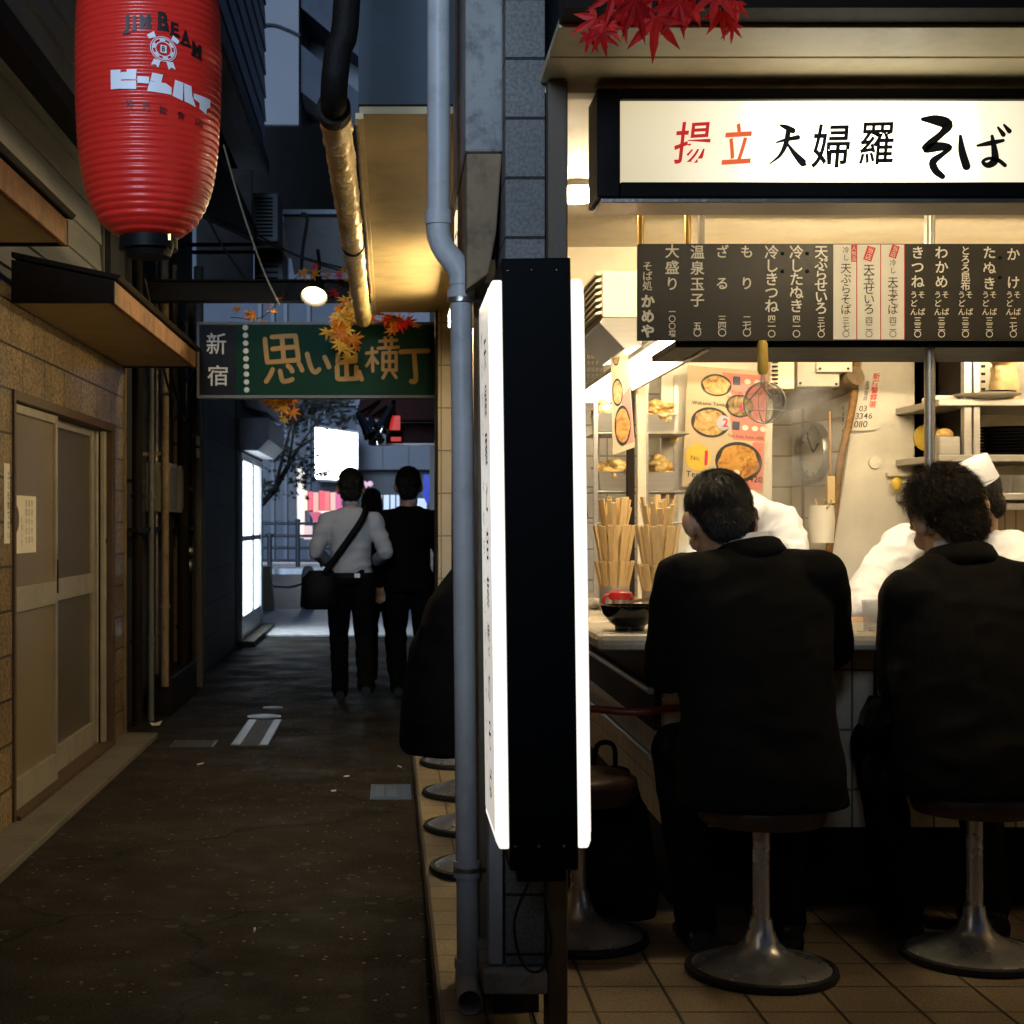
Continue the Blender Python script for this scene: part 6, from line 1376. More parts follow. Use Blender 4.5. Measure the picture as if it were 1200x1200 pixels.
# ================================================================ PEOPLE
m_skin = mat('skin', (.46, .27, .16), .5, var=.1, scale=14, bump=.06, bscale=120)
m_hair = mat('black_hair', (.014, .012, .010), .46, spec=.3, var=.3, scale=40, bump=0)
m_hairb = mat('brown_black_hair', (.026, .018, .012), .46, spec=.3, var=.4, scale=40, bump=0)
m_suit = mat('charcoal_suit', (.0046, .0042, .0038), .85, var=.12, scale=30, bump=.25, bscale=300, spec=.1)
m_suit2 = mat('pinstripe_suit', (.006, .0055, .0049), .8, var=.5, scale=3, bump=.2, bscale=200, stretch=(60, 2, 2), spec=.12)
m_suit3 = mat('black_coat', (.0028, .003, .004), .9, spec=.08, var=.15, bump=.2, bscale=250)
m_trou = mat('black_trousers', (.003, .003, .003), .85, spec=.1, var=.15, bump=.2, bscale=250)
m_shirt = mat('white_shirt', (.72, .72, .74), .75, var=.05, bump=.15, bscale=220)
m_shirtg = mat('striped_shirt', (.40, .41, .44), .8, var=.07, bump=.15, bscale=220)
m_cook = mat('cook_whites', (.62, .63, .66), .7, var=.04, bump=.15, bscale=180)
m_shoe = mat('black_shoe', (.008, .008, .008), .25, bump=.05)
m_cap = mat('hair_underlayer', (.007, .006, .005), .75, spec=.2, bump=.5, bscale=120)
m_eye = mat('eye', (.02, .012, .01), .1, bump=0)
def basis(fwd, up):
    f = V(fwd).normalized(); u = V(up); u = (u - f * u.dot(f)).normalized(); r = f.cross(u); return Matrix((r, f, u)).transposed()
def head_parts(mb, c, M, s=1.0):
    """skull, jaw, nose, lips, brow and ears around head centre c; M columns = right, forward, up"""
    def g(x, y, z): return c + M @ V((x, y, z)) * s
    mb.ell(g(0, -.012, .02), (.076 * s, .094 * s, .098 * s), M, 28, 18)
    mb.ell(g(0, .022, -.045), (.056 * s, .066 * s, .070 * s), M, 24, 14)
    mb.ell(g(0, .062, -.088), (.026 * s, .026 * s, .022 * s), M)
    mb.cap(g(0, .083, .012), g(0, .100, -.026), .010 * s, .014 * s, 12)
    mb.ell(g(0, .086, -.055), (.024 * s, .012 * s, .008 * s), M); mb.ell(g(0, .084, -.066), (.021 * s, .012 * s, .008 * s), M)
    mb.ell(g(0, .072, .03), (.055 * s, .018 * s, .012 * s), M)
    for sx in (-1, 1):
        E_ = M @ Matrix.Rotation(rad(-sx * 22), 3, 'Z')
        mb.ell(g(sx * .086, -.012, -.008), (.011 * s, .021 * s, .036 * s), E_); mb.ell(g(sx * .078, -.002, -.032), (.009 * s, .011 * s, .014 * s), E_)
        mb.ell(g(sx * .046, .055, -.025), (.022 * s, .02 * s, .024 * s), M)
def eyes(t, c, M, s=1.0):
    for sx in (-1, 1):
        q = MB(); q.ell(c + M @ V((sx * .030, .0705, .008)) * s, (.012 * s, .009 * s, .007 * s), M); q.build('eye', m_eye, t, smooth=True)
def hair_parts(t, c, M, s, m, n, ln, wd, curl, seed, name='hair', low=-.45, strands=True, long=0.):
    r = random.Random(seed)
    def g(x, y, z): return c + M @ V((x, y, z)) * s
    R_ = V((.083, .099, .100)); o = V((0, -.024, .032))
    q = MB(); q.ell(g(*o), R_ * s, M, 28, 18); q.ell(g(0, -.056, -.028), (.073 * s, .050 * s, .072 * s), M)
    if long:
        q.ell(g(0, -.045, -.06), (.085 * s, .062 * s, .10 * s), M)
        for sx in (-1, 1): q.ell(g(sx * .068, -.005, -.05), (.022 * s, .05 * s, .10 * s), M)
    def lump(me, w):
        for v in me.vertices:
            a = noise.noise(v.co * 28) * .005 + noise.noise(v.co * 70) * .0035; v.co += v.normal * a * (1 + curl)
    h = fuse(q, .006, 1, name, m_cap, t, push=lump)
    if not strands: return h
    st = MB(); cnt = 0
    while cnt < n:
        dv = V((r.gauss(0, 1), r.gauss(0, 1), r.gauss(0, 1))).normalized()
        nape = r.random() < .28
        if nape:
            if dv.y > .15 or dv.z > .5 or dv.z < -.92: continue
            Rn = V((.073, .051, .073)); p = V((0, -.056, -.028)) + V((dv.x * Rn.x, dv.y * Rn.y, dv.z * Rn.z)); nn = V((dv.x / Rn.x, dv.y / Rn.y, dv.z / Rn.z)).normalized()
        else:
            if dv.y > .25 and dv.z < .62 + .2 * dv.y: continue
            if dv.z < low - .3 * r.random() or (dv.z < -.1 and abs(dv.x) > .75 and dv.y > -.1): continue
            p = o + V((dv.x * R_.x, dv.y * R_.y, dv.z * R_.z)); nn = V((dv.x / R_.x, dv.y / R_.y, dv.z / R_.z)).normalized()
        fl = V((dv.x * .6 + r.gauss(0, .06 + .2 * curl), dv.y * .6 + .15 + r.gauss(0, .06 + .2 * curl), -1 if dv.z < .75 else -.2)); fl = (fl - nn * fl.dot(nn)); fl = fl.normalized() if fl.length > .01 else V((1, 0, 0))
        L = ln * r.uniform(.6, 1.3) * (.5 if nape or dv.z < -.15 else 1); sd_ = nn.cross(fl); lean = r.uniform(.15, .5) + curl * .3; tw = r.uniform(-.25, .25)
        ro = r.uniform(-.7, .7); side = sd_ * math.cos(ro) + nn * math.sin(ro)
        ph = r.random() * 6; cu = curl * .011; vs = []
        for i in range(5):
            f = i / 4
            pp = p + fl * L * f * (1 - .15 * lean) + nn * (L * lean * .55 * math.sin(f * math.pi * .6) + .001) + sd_ * (tw * L * f * f + cu * math.sin(ph + f * 5)) + nn * cu * math.cos(ph + f * 5) * f
            w_ = wd * (1 - .85 * f); vs += [g(*(pp - side * w_)), g(*(pp + side * w_))]
        st.add(vs, [(2 * i, 2 * i + 1, 2 * i + 3, 2 * i + 2) for i in range(4)]); cnt += 1
    st.build('hair_strands', m, h, smooth=True, fixn=False)
    return h
def hand_parts(mb, wr, dirv, pal, s=1.0, curl=.5, side=1):
    """a palm, four curled fingers and a thumb; dirv = pointing direction, pal = palm normal"""
    d_ = V(dirv).normalized(); pn = V(pal); pn = (pn - d_ * pn.dot(d_)).normalized(); sd = d_.cross(pn) * side
    mb.loft([(wr, sd * .026 * s, pn * .018 * s), (wr + d_ * .04 * s, sd * .040 * s, pn * .016 * s), (wr + d_ * .085 * s, sd * .041 * s, pn * .013 * s)], 18, 2.6)
    for i, (o_, L) in enumerate(((-.030, .068), (-.010, .078), (.011, .073), (.031, .056))):
        b_ = wr + d_ * .080 * s + sd * o_ * s; a1 = curl * .7; a2 = curl * 1.5; a3 = curl * 2.1; L *= s
        p1 = b_ + (d_ * math.cos(a1) + pn * math.sin(a1)) * L * .45; p2 = p1 + (d_ * math.cos(a2) + pn * math.sin(a2)) * L * .32; p3 = p2 + (d_ * math.cos(a3) + pn * math.sin(a3)) * L * .26
        mb.chain([b_, p1, p2, p3], [.0095 * s, .009 * s, .008 * s, .007 * s], 10)
    b_ = wr + d_ * .022 * s - sd * .026 * s; p1 = b_ + (d_ * .6 - sd * .65 + pn * .35).normalized() * .036 * s; p2 = p1 + (d_ * .85 - sd * .15 + pn * .5).normalized() * .028 * s
    mb.chain([b_, p1, p2], [.014 * s, .011 * s, .009 * s], 10)
def person(name, loc, label, J, group=None, skin=m_skin, vox=.008):
    """one continuous body from the joints in J"""
    t = thing(name, loc, label, 'person', group); q = MB(); s = J.get('s', 1.0)
    M = basis(J['face'], J.get('up', (0, 0, 1))); J['M'] = M
    head_parts(q, V(J['head']), M, s)
    q.cap(V(J['neck']) - V((0, 0, .03)), V(J['head']) + M @ V((0, -.02, -.05)) * s, .058 * s, .053 * s)
    q.loft([(J['pelvis'], V(J['ax']) * .135, V(J['ay']) * .095), (V(J['pelvis']).lerp(V(J['chest']), .5), V(J['ax']) * .125, V(J['ay']) * .085), (J['chest'], V(J['ax']) * .15, V(J['ay']) * .095), (V(J['neck']) - V((0, 0, .05)), V(J['ax']) * .10, V(J['ay']) * .06)], 22, 2.2)
    for sd in 'LR':
        sg_ = -1 if sd == 'L' else 1
        q.chain([V(J['neck']) - V((0, 0, .05)), V(J['sh' + sd])], [.055, .05]); q.chain([J['sh' + sd], J['el' + sd], J['wr' + sd]], [.05, .04, .027])
        hd = V(J.get('hd' + sd, V(J['wr' + sd]) - V(J['el' + sd]))); hand_parts(q, V(J['wr' + sd]), hd, V(J.get('pn' + sd, (0, 0, -1))), .95 * s, J.get('curl', .6), sg_)
        q.chain([J['hip' + sd], J['kn' + sd], J['an' + sd]], [.078, .052, .036])
        q.cap(V(J['an' + sd]) + V((0, 0, -.03)), V(J['an' + sd]) + V(J['toe']) * .14 + V((0, 0, -.05)), .035, .03)
    fuse(q, vox, 2, 'body', skin, t); eyes(t, V(J['head']), M, s)
    return t
def fold_push(seed, amp, fr=9.):
    def f(me, w):
        nn = [v.normal.copy() for v in me.vertices]
        for v, n_ in zip(me.vertices, nn):
            p = v.co + V((seed * 3.1, 0, 0)); a = noise.noise(V((p.x * fr * .7 + p.z * fr * .8, p.y * fr * .7, p.z * fr * 1.3 - p.x * fr * .6))); b_ = noise.noise(p * fr * 2.1)
            v.co += n_ * (amp * (1 - abs(a) * 2.2) * .8 + amp * .35 * b_)
    return f
def sleeves(q, J, r=(.074, .060, .045), gap=.015):
    for sd in 'LR':
        wr = V(J['wr' + sd]); el = V(J['el' + sd]); w2 = wr + (el - wr).normalized() * gap
        q.chain([J['sh' + sd], V(J['sh' + sd]).lerp(el, .5), el, el.lerp(w2, .5), w2], [r[0], (r[0] + r[1]) / 2 + .003, r[1], (r[1] + r[2]) / 2, r[2]], 18)
def trousers(t, J, m, r=(.098, .070, .056), wr=.006, waist=None):
    q = MB()
    q.loft([(V(J['pelvis']) + V((0, 0, -.04)), V(J['ax']) * .165, V(J['ay']) * .125), (V(J['pelvis']) + V((0, 0, .10)), V(J['ax']) * .15, V(J['ay']) * .11)], 22, 2.3)
    for sd in 'LR':
        an = V(J['an' + sd]) + V((0, 0, -.01)); q.chain([J['hip' + sd], V(J['hip' + sd]).lerp(V(J['kn' + sd]), .5), J['kn' + sd], V(J['kn' + sd]).lerp(an, .5), an], [r[0], (r[0] + r[1]) * .5, r[1], (r[1] + r[2]) * .5, r[2]], 16)
    return fuse(q, .011, 3, 'trousers', m, t, push=fold_push(2, wr))
def shoes(t, J):
    for sd in 'LR':
        a = V(J['an' + sd]); f = V(J['toe']).normalized(); s_ = f.cross(V((0, 0, 1))); z = a.z - .075; q = MB()
        q.loft([(a + V((0, 0, z - a.z)) - f * .075 + V((0, 0, .035)), s_ * .033, V((0, 0, .035))), (a + V((0, 0, z - a.z + .045)) - f * .03, s_ * .038, V((0, 0, .045))), (a + V((0, 0, z - a.z + .035)) + f * .07, s_ * .045, V((0, 0, .035))), (a + V((0, 0, z - a.z + .025)) + f * .15, s_ * .042, V((0, 0, .025))), (a + V((0, 0, z - a.z + .018)) + f * .19, s_ * .022, V((0, 0, .016)))], 20, 2.6)
        q.build('shoe', m_shoe, t, smooth=True)
# ---------------- the two suited diners at the front counter
def diner(x0, ys, lab, msuit, headc, face, up, neck, shL, shR, elL, elR, wrL, wrR, hw, hair, coat_rings, seed, collar_m, hs=1.0):
    J = dict(s=1.12, head=headc, face=face, up=up, neck=neck, pelvis=V((x0, ys + .03, .66)), chest=V((x0, ys + .10, 1.06)), ax=V((1, 0, 0)), ay=V((0, 1, -.15)),
             shL=shL, shR=shR, elL=elL, elR=elR, wrL=wrL, wrR=wrR, hipL=V((x0 - .10, ys + .02, .665)), hipR=V((x0 + .10, ys + .02, .665)), knL=V((x0 - .155, ys + .40, .66)), knR=V((x0 + .155, ys + .40, .66)),
             anL=V((x0 - .13, ys + .20, .18)), anR=V((x0 + .13, ys + .22, .18)), toe=V((0, 1, 0)), curl=.75)
    t = person('person', (x0, ys, FZ), lab, J)
    q = MB(); q.loft(coat_rings, 32, 2.5); sleeves(q, J, (.082, .067, .052))
    for sd in 'LR': q.cap(V(J['neck']) + V((0, -.01, -.055)), V(J['sh' + sd]) + V((0, 0, .012)), .05, .066)
    jk = fuse(q, .011, 3, 'jacket', msuit, t, push=fold_push(seed, .0065, 8))
    nd = (V(headc) - V(neck)).normalized(); nc = V(neck) + nd * .005
    nd = (nd * .25 + V((0, .28, .75))).normalized(); R_ = basis(V((0, 1, 0)), nd)
    q = MB(); ring = [nc + R_ @ V((.074 * math.cos(a), .070 * math.sin(a) + .0, .012 * math.sin(a) * -1 - .004)) for a in [math.pi * (1.02 + .96 * i / 20) - 0 for i in range(21)]]
    hi = [p + nd * .030 + (nc - p).normalized() * .010 for p in ring]
    q.add(ring + hi, [(i, i + 1, 22 + i, 21 + i) for i in range(20)]); co = q.build('shirt_collar', collar_m, t, smooth=True, solid=.004)
    q = MB(); aa = [math.pi * (.96 + 1.08 * i / 28) for i in range(29)]
    def cr_(rx, ry, h): return [nc + R_ @ V((rx * math.cos(a), ry * math.sin(a), h - .018 * math.sin(a) - .02)) for a in aa]
    rows = [cr_(.079, .076, .014), cr_(.084, .082, .022), cr_(.092, .090, .016), cr_(.104, .104, -.008), cr_(.112, .112, -.032)]
    q.add([p for r_ in rows for p in r_], [(j * 29 + i, j * 29 + i + 1, (j + 1) * 29 + i + 1, (j + 1) * 29 + i) for j in range(4) for i in range(28)]); q.build('jacket_collar', msuit, t, smooth=80, solid=.006)
    trousers(t, J, m_trou); shoes(t, J); hair_parts(t, V(headc), J['M'], J['s'] * hs, *hair)
    return t, J
k42 = 4.25 / F
x0, ys = PX(892, 4.08) - .005, 4.08
t, J1 = diner(x0, ys, 'short haired diner in a charcoal suit bent over his noodles', m_suit, P(842, 612, 4.28), (-.10, .86, -.55), (-.08, .3, 1), P(876, 640, 4.215), P(800, 682, 4.16), P(958, 678, 4.16), P(783, 786, 4.30), P(972, 758, 4.34), P(822, 748, 4.52), P(935, 735, 4.56), .2,
      (m_hair, 13000, .024, .0008, .05, 21), [((x0 - .0, ys - .03, .565), (.232, 0, 0), (0, .155, 0)), ((x0, ys - .02, .66), (.226, 0, 0), (0, .155, 0)), ((x0 - .005, ys + .0, .80), (.205, 0, 0), (0, .135, -.01)), ((x0 - .005, ys + .04, .95), (.212, 0, 0), (0, .132, -.02)), ((x0 - .01, ys + .08, 1.09), (.226, 0, 0), (0, .122, -.03)), ((x0 - .01, ys + .115, 1.19), (.198, 0, 0), (0, .10, -.03)), ((x0 - .01, ys + .135, 1.245), (.11, 0, 0), (0, .075, -.02))], 1, m_shirt, .95)
x1, ys1 = PX(1142, 4.22) - .0, 4.22
t, J2 = diner(x1, ys1, 'curly haired diner in a dark pinstripe suit at the right edge', m_suit2, P(1106, 611, 4.41), (-.20, .82, -.55), (-.14, .3, 1), P(1124, 645, 4.35), P(1065, 700, 4.27), P(1226, 694, 4.27), P(1056, 800, 4.36), P(1240, 790, 4.40), P(1085, 752, 4.60), P(1190, 745, 4.62), .2,
      (m_hairb, 11000, .040, .0011, .75, 33), [((x1, ys1 - .03, .575), (.236, 0, 0), (0, .16, 0)), ((x1, ys1 - .02, .68), (.232, 0, 0), (0, .16, 0)), ((x1 - .005, ys1 + .0, .81), (.215, 0, 0), (0, .14, -.01)), ((x1 - .005, ys1 + .04, .95), (.220, 0, 0), (0, .135, -.02)), ((x1 - .0, ys1 + .08, 1.07), (.230, 0, 0), (0, .125, -.03)), ((x1 - .0, ys1 + .115, 1.165), (.200, 0, 0), (0, .10, -.03)), ((x1 - .0, ys1 + .135, 1.225), (.11, 0, 0), (0, .075, -.02))], 5, m_shirt, 1.0)
# ---------------- the diner on the alley side, coat hanging over the stool, facing the counter
xs_, ya = .262, 5.28
J = dict(head=V((.60, 5.24, 1.31)), face=(.85, 0, -.5), up=(.5, 0, 1), neck=V((.49, 5.26, 1.23)), pelvis=V((.24, 5.28, .66)), chest=V((.37, 5.27, 1.02)), ax=V((0, -1, 0)), ay=V((1, 0, -.2)),
         shL=V((.40, 5.46, 1.14)), shR=V((.40, 5.08, 1.14)), elL=V((.46, 5.56, .95)), elR=V((.46, 5.00, .95)), wrL=V((.56, 5.36, 1.05)), wrR=V((.56, 5.20, 1.05)), hdL=V((.5, -.8, 0)), hdR=V((.5, .8, 0)), hipL=V((.26, 5.38, .66)), hipR=V((.26, 5.18, .66)), knL=V((.62, 5.42, .66)), knR=V((.62, 5.14, .66)), anL=V((.50, 5.40, .18)), anR=V((.50, 5.16, .18)), toe=V((1, 0, 0)), curl=.7)
t = person('person', (xs_, ya, FZ), 'diner in a long black coat hunched on an alley side stool behind the drain pipe', J)
q = MB(); q.loft([((.17, 5.20, .545), (0, .25, 0), (.135, 0, 0)), ((.175, 5.22, .70), (0, .25, 0), (.135, 0, 0)), ((.21, 5.24, .88), (0, .235, 0), (.135, 0, -.02)), ((.27, 5.25, 1.02), (0, .235, 0), (.13, 0, -.04)), ((.34, 5.26, 1.13), (0, .22, 0), (.11, 0, -.05)), ((.42, 5.26, 1.21), (0, .13, 0), (.075, 0, -.05))], 32, 2.4); sleeves(q, J, (.085, .07, .055)); fuse(q, .012, 3, 'coat', m_suit3, t, push=fold_push(8, .006, 7))
trousers(t, J, m_trou); shoes(t, J); hair_parts(t, J['head'], J['M'], 1.0, m_hair, 1200, .022, .0013, .0, 5)
# ---------------- three people walking away
def walker(x, y, hgt, lab, top, mtop, stride, seed, arms='bent', hm=m_hair, long=0., s=1.0, head_dx=0., coatlen=0., wide=1.0, female=False):
    k_ = hgt / 1.72; Z = lambda z: z * k_
    sw = .185 * wide * k_
    J = dict(head=V((x + head_dx, y + .02, Z(1.59))), face=(0, 1, -.06), up=(0, 0, 1), neck=V((x + head_dx * .4, y - .005, Z(1.45))), pelvis=V((x, y, Z(.93))), chest=V((x, y, Z(1.28))), ax=V((1, 0, 0)) * k_ * wide, ay=V((0, 1, 0)) * k_,
             shL=V((x - sw, y - .005, Z(1.35))), shR=V((x + sw, y - .005, Z(1.35))), hipL=V((x - .085 * k_, y, Z(.90))), hipR=V((x + .085 * k_, y, Z(.90))), toe=V((0, 1, 0)), s=k_ * s, curl=.6)
    st = stride
    J['knL'] = V((x - .090, y + .16 * st, Z(.51))); J['anL'] = V((x - .085, y + .24 * st, .085)); J['knR'] = V((x + .100, y + .02 + .03 * st, Z(.49))); J['anR'] = V((x + .115, y - .26 * st, .085 + .09 * abs(st)))
    if arms == 'bent':
        J['elL'] = V((x - sw - .085, y - .03, Z(1.12))); J['elR'] = V((x + sw + .085, y - .03, Z(1.12))); J['wrL'] = V((x - sw - .02, y + .20, Z(1.05))); J['wrR'] = V((x + sw + .02, y + .20, Z(1.05)))
    else:
        J['elL'] = V((x - sw - .05, y - .02, Z(1.10))); J['elR'] = V((x + sw + .05, y + .0, Z(1.10))); J['wrL'] = V((x - sw - .04, y + .07, Z(.86))); J['wrR'] = V((x + sw + .04, y + .09, Z(.86)))
    t = person('person', (x, y, 0), lab, J)
    q = MB(); hem = Z(.93) - coatlen; wv = V((1, 0, 0)) * wide * k_; dv = V((0, 1, 0)) * k_
    wst = .142 if not female else .135
    q.loft([(V((x, y, hem)), wv * (.168 if not coatlen else .20), dv * (.115 if not coatlen else .135)), (V((x, y, Z(1.0))), wv * (wst + .018), dv * .118), (V((x, y, Z(1.12))), wv * (wst + .012), dv * .115), (V((x, y, Z(1.26))), wv * .172, dv * .115), (V((x, y - .005, Z(1.355))), wv * .168, dv * .10), (V((x + head_dx * .3, y, Z(1.44))), wv * .085, dv * .07)], 30, 2.4)
    sleeves(q, J, (.064 * k_, .053 * k_, .043 * k_))
    for sd in 'LR': q.cap(V(J['neck']) + V((0, 0, -.05)), J['sh' + sd], .045 * k_, .062 * k_)
    fuse(q, .010, 2, top, mtop, t, push=fold_push(seed, .009 if top == 'shirt' else .005, 9)); trousers(t, J, m_trou, (.098, .072, .062)); shoes(t, J)
    hair_parts(t, J['head'], J['M'], J['s'] * 1.02, hm, 1500, .024, .0016, .05, seed, long=long)
    if top == 'jacket' and not female:
        nc = V(J['neck']); q = MB(); ring = [nc + V((.062 * math.cos(a), .058 * math.sin(a), .012)) for a in [2 * math.pi * i / 20 for i in range(20)]]
        q.add(ring + [p + V((0, 0, .04)) for p in ring], [(i, (i + 1) % 20, 20 + (i + 1) % 20, 20 + i) for i in range(20)]); q.build('shirt_collar', m_shirt, t, smooth=True, solid=.004)
    return t, J
xw, yw = PX(411, 10.9), 10.9
t, J = walker(xw, yw, 1.71, 'walker in a pale striped shirt with a black bag slung across the back', 'shirt', m_shirtg, .95, 3, wide=.93, s=1.1)
q = MB(); q.loft([(V((xw, yw, .925)), V((.172, 0, 0)), V((0, .122, 0))), (V((xw, yw, .965)), V((.173, 0, 0)), V((0, .123, 0)))], 30, 2.4); q.build('belt', m_black, t, smooth=True)
q = MB(); q.box(xw + .03, xw + .07, yw - .128, yw - .121, .93, .96); q.build('buckle', m_steel, t)
q = MB(); nc = V(J['neck']); ring = [nc + V((.062 * math.cos(a), .060 * math.sin(a), .012)) for a in [2 * math.pi * i / 20 for i in range(20)]]; q.add(ring + [p * 1 + V((0, 0, .035)) for p in ring], [(i, (i + 1) % 20, 20 + (i + 1) % 20, 20 + i) for i in range(20)]); q.build('collar', m_shirtg, t, smooth=True, solid=.004)
bg = thing('shoulder_bag', V((xw - .24, yw - .1, .7)), 'black shoulder bag hanging at the left hip of the shirted walker', 'bag')
q = MB(); q.loft([((xw - .225, yw - .06, .70), (.10, 0, 0), (0, .085, 0)), ((xw - .23, yw - .06, .72), (.135, 0, .0), (0, .10, 0)), ((xw - .225, yw - .06, .92), (.13, 0, .0), (0, .09, 0)), ((xw - .21, yw - .05, .98), (.09, 0, 0), (0, .06, 0))], 26, 3.2); q.build('bag', m_blackm, bg, smooth=True)
q = MB(); strap = smooth_pts([V((xw - .19, yw - .13, .95)), V((xw - .10, yw - .137, 1.08)), V((xw + .0, yw - .148, 1.22)), V((xw + .085, yw - .135, 1.35)), V((xw + .115, yw - .07, 1.435)), V((xw + .11, yw + .02, 1.45)), V((xw + .07, yw + .13, 1.3))], 8)
wv = V((.7, 0, -.72)).normalized() * .025; q.add([p - wv for p in strap] + [p + wv for p in strap], [(i, i + 1, len(strap) + i + 1, len(strap) + i) for i in range(len(strap) - 1)]); q.build('strap', m_blackm, bg, smooth=True, solid=.006)
walker(PX(480, 11.2), 11.2, 1.73, 'walker in a black suit nearest the right side of the alley', 'jacket', m_suit3, .7, 6, arms='down', coatlen=.12, wide=.98, head_dx=-.01, s=1.1)
walker(PX(446, 12.1), 12.1, 1.60, 'long haired walker in dark clothes between the shirt and the black suit', 'jacket', m_suit3, .8, 9, arms='down', long=1, wide=.88, head_dx=-.07, female=True)
# ---------------- the cooks behind the counter
xc, yc = PX(893, 5.45), 5.55
J = dict(head=V((xc - .12, yc - .06, 1.33)), face=(-.45, .05, -.85), up=(-.4, -.3, .8), neck=V((xc - .06, yc, 1.40)), pelvis=V((xc + .02, yc + .22, 1.0)), chest=V((xc + .02, yc + .12, 1.30)), ax=V((-1, 0, 0)), ay=V((0, -1, -.3)),
         shL=V((xc + .10, yc + .05, 1.325)), shR=V((xc - .14, yc + .05, 1.34)), elL=V((xc + .13, yc - .12, 1.14)), elR=V((xc - .22, yc - .10, 1.16)), wrL=V((xc + .08, yc - .32, 1.06)), wrR=V((xc - .1, yc - .32, 1.06)), hipL=V((xc + .1, yc + .22, .98)), hipR=V((xc - .08, yc + .22, .98)), knL=V((xc + .1, yc + .2, .55)), knR=V((xc - .08, yc + .2, .55)), anL=V((xc + .1, yc + .24, .18)), anR=V((xc - .08, yc + .24, .18)), toe=V((0, -1, 0)))
t = person('person', (xc, yc + .2, .1), 'cook in whites bent low behind the short haired diner', J)
q = MB(); q.loft([((xc + .02, yc + .22, .96), (.15, 0, 0), (0, .12, 0)), ((xc + .02, yc + .19, 1.15), (.14, 0, 0), (0, .13, 0)), ((xc + .0, yc + .12, 1.29), (.145, 0, 0), (0, .115, .04)), ((xc - .02, yc + .05, 1.365), (.11, 0, 0), (0, .085, .05)), ((xc - .05, yc + .0, 1.41), (.08, 0, 0), (0, .06, .04))], 30, 2.3); sleeves(q, J, (.076, .064, .052)); [q.cap(V(J['neck']) + V((0, .02, -.05)), J['sh' + s_], .06, .072) for s_ in 'LR']; fuse(q, .010, 2, 'cook_jacket', m_cook, t, push=fold_push(4, .013, 12))
trousers(t, J, m_cook); shoes(t, J); hair_parts(t, J['head'], J['M'], 1.0, m_hair, 500, .02, .0013, 0, 3)
def cook_cap(t, c, M, s=1.0):
    q = MB(); rings = []
    for z, w_, l_, sh in ((.045, .089, .108, 0), (.075, .089, .107, 0), (.115, .085, .103, -.006), (.135, .072, .098, -.01), (.142, .03, .07, -.012)):
        rings.append((c + M @ V((0, -.018 + sh, z)) * s, M @ V((w_, 0, 0)) * s, M @ V((0, l_, 0)) * s))
    q.loft(rings, 32, 2.2); k_ = q.build('cook_cap', m_cook, t, smooth=60)
    q = MB(); ln_pts = [c + M @ V((.0905 * math.cos(a), -.018 + .1095 * math.sin(a), .062 + .02 * math.sin(a))) * s for a in [2 * math.pi * i / 40 for i in range(41)]]; q.tube(ln_pts, .0016, 5); q.build('blue_piping', mat('blue_piping', (.02, .03, .09), .5, bump=0), k_)
cook_cap(t, J['head'], J['M'])
xc, yc = PX(1118, 5.5), 5.5
hc = P(1139, 588, 5.45)
J = dict(head=hc, face=(-.85, .05, -.45), up=(-.12, -.05, 1), neck=V((hc.x + .06, 5.52, 1.28)), pelvis=V((xc + .12, 5.72, .95)), chest=V((xc + .04, 5.58, 1.17)), ax=V((-.75, .5, 0)), ay=V((-.5, -.75, -.2)),
         shL=V((xc + .18, 5.44, 1.22)), shR=P(1062, 640, 5.56), elL=V((xc + .16, 5.2, 1.06)), elR=P(1022, 685, 5.40), wrL=V((xc + .0, 5.08, 1.06)), wrR=P(1008, 724, 5.06), hipL=V((xc + .2, 5.72, .93)), hipR=V((xc + .02, 5.72, .93)), knL=V((xc + .2, 5.7, .52)), knR=V((xc + .02, 5.7, .52)), anL=V((xc + .2, 5.72, .18)), anR=V((xc + .02, 5.72, .18)), toe=V((-.5, -.8, 0)), curl=.8)
t = person('person', (xc + .1, 5.7, .1), 'cook in a white cap leaning over the counter behind the curly haired diner', J)
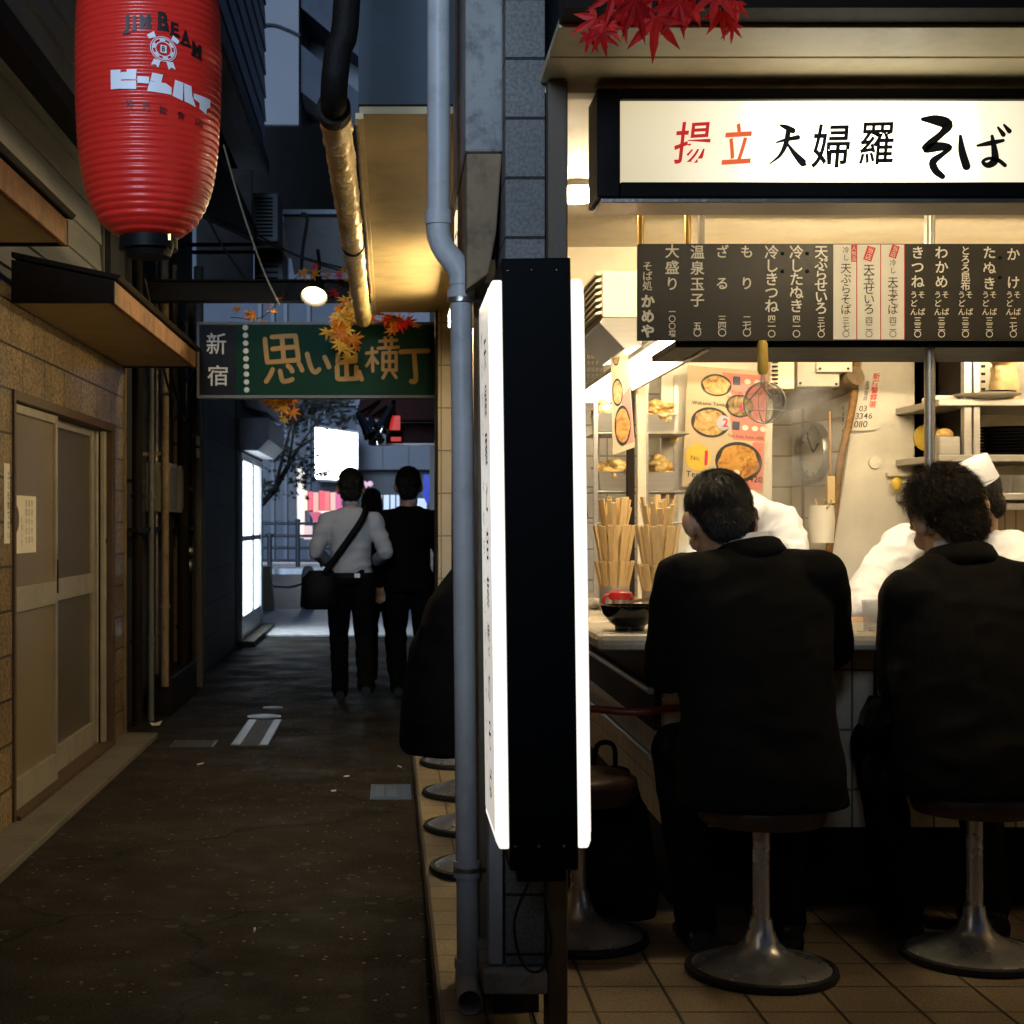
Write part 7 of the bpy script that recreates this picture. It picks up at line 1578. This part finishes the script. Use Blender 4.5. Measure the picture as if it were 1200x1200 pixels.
q = MB(); q.loft([((xc + .12, 5.72, .92), (-.15, .08, 0), (-.06, -.11, 0)), ((xc + .09, 5.66, 1.04), (-.15, .08, 0), (-.07, -.12, 0)), ((xc + .04, 5.58, 1.17), (-.165, .08, -.03), (-.06, -.11, .03)), ((hc.x + .08, 5.53, 1.245), (-.13, .05, -.03), (-.05, -.085, .03)), ((hc.x + .06, 5.52, 1.28), (-.07, .03, 0), (-.03, -.06, .02))], 30, 2.3); sleeves(q, J, (.080, .068, .056), .03); q.chain([V(J['neck']) - V((0, 0, .05)), J['shR']], [.06, .075])
fuse(q, .009, 2, 'cook_jacket', m_cook, t, push=fold_push(7, .014, 12))
trousers(t, J, m_cook); shoes(t, J); hair_parts(t, J['head'], J['M'], 1.0, m_hair, 400, .02, .0013, 0, 3); cook_cap(t, J['head'], J['M'], 1.0)
# ---------------- bags under the counter
bp_ = thing('backpack', (.70, 4.72, FZ), 'black backpack propped against the counter side behind the tall sign', 'backpack')
q = MB(); q.loft([((.69, 4.70, FZ), (.14, 0, 0), (0, .10, 0)), ((.69, 4.70, FZ + .08), (.15, 0, 0), (0, .12, 0)), ((.685, 4.71, FZ + .32), (.125, 0, 0), (0, .10, 0)), ((.68, 4.72, FZ + .45), (.07, 0, 0), (0, .06, 0))], 26, 2.8); fuse(q, .012, 2, 'pack', m_blackm, bp_, push=fold_push(3, .008, 9))
q = MB(); q.tube(smooth_pts([V((.64, 4.70, FZ + .44)), V((.65, 4.68, FZ + .53)), V((.70, 4.68, FZ + .53)), V((.71, 4.70, FZ + .44))], 6), .008, 8); q.build('strap', m_blackm, bp_, smooth=True)
hb = thing('handbag', (PX(1030, 4.5), 4.5, .6), 'dark leather bag hanging between the two front diners', 'bag')
q = MB(); cxh = PX(1034, 4.55); q.loft([((cxh, 4.55, .52), (.05, 0, 0), (0, .10, 0)), ((cxh, 4.55, .56), (.06, 0, 0), (0, .13, 0)), ((cxh, 4.55, .74), (.05, 0, 0), (0, .12, 0)), ((cxh, 4.55, .79), (.02, 0, 0), (0, .10, 0))], 24, 3); fuse(q, .01, 2, 'bag', mat('black_leather', (.012, .011, .010), .3, bump=.3), hb, push=fold_push(3, .006, 12))
q = MB(); q.tube(smooth_pts([V((cxh, 4.48, .78)), V((cxh, 4.50, .88)), V((cxh, 4.60, .93)), V((cxh, 4.62, .78))], 6), .006, 8); q.build('handle', mat('black_leather'), hb, smooth=True)

# ================================================================ clear the lettering helper
bpy.data.objects.remove(_fo)
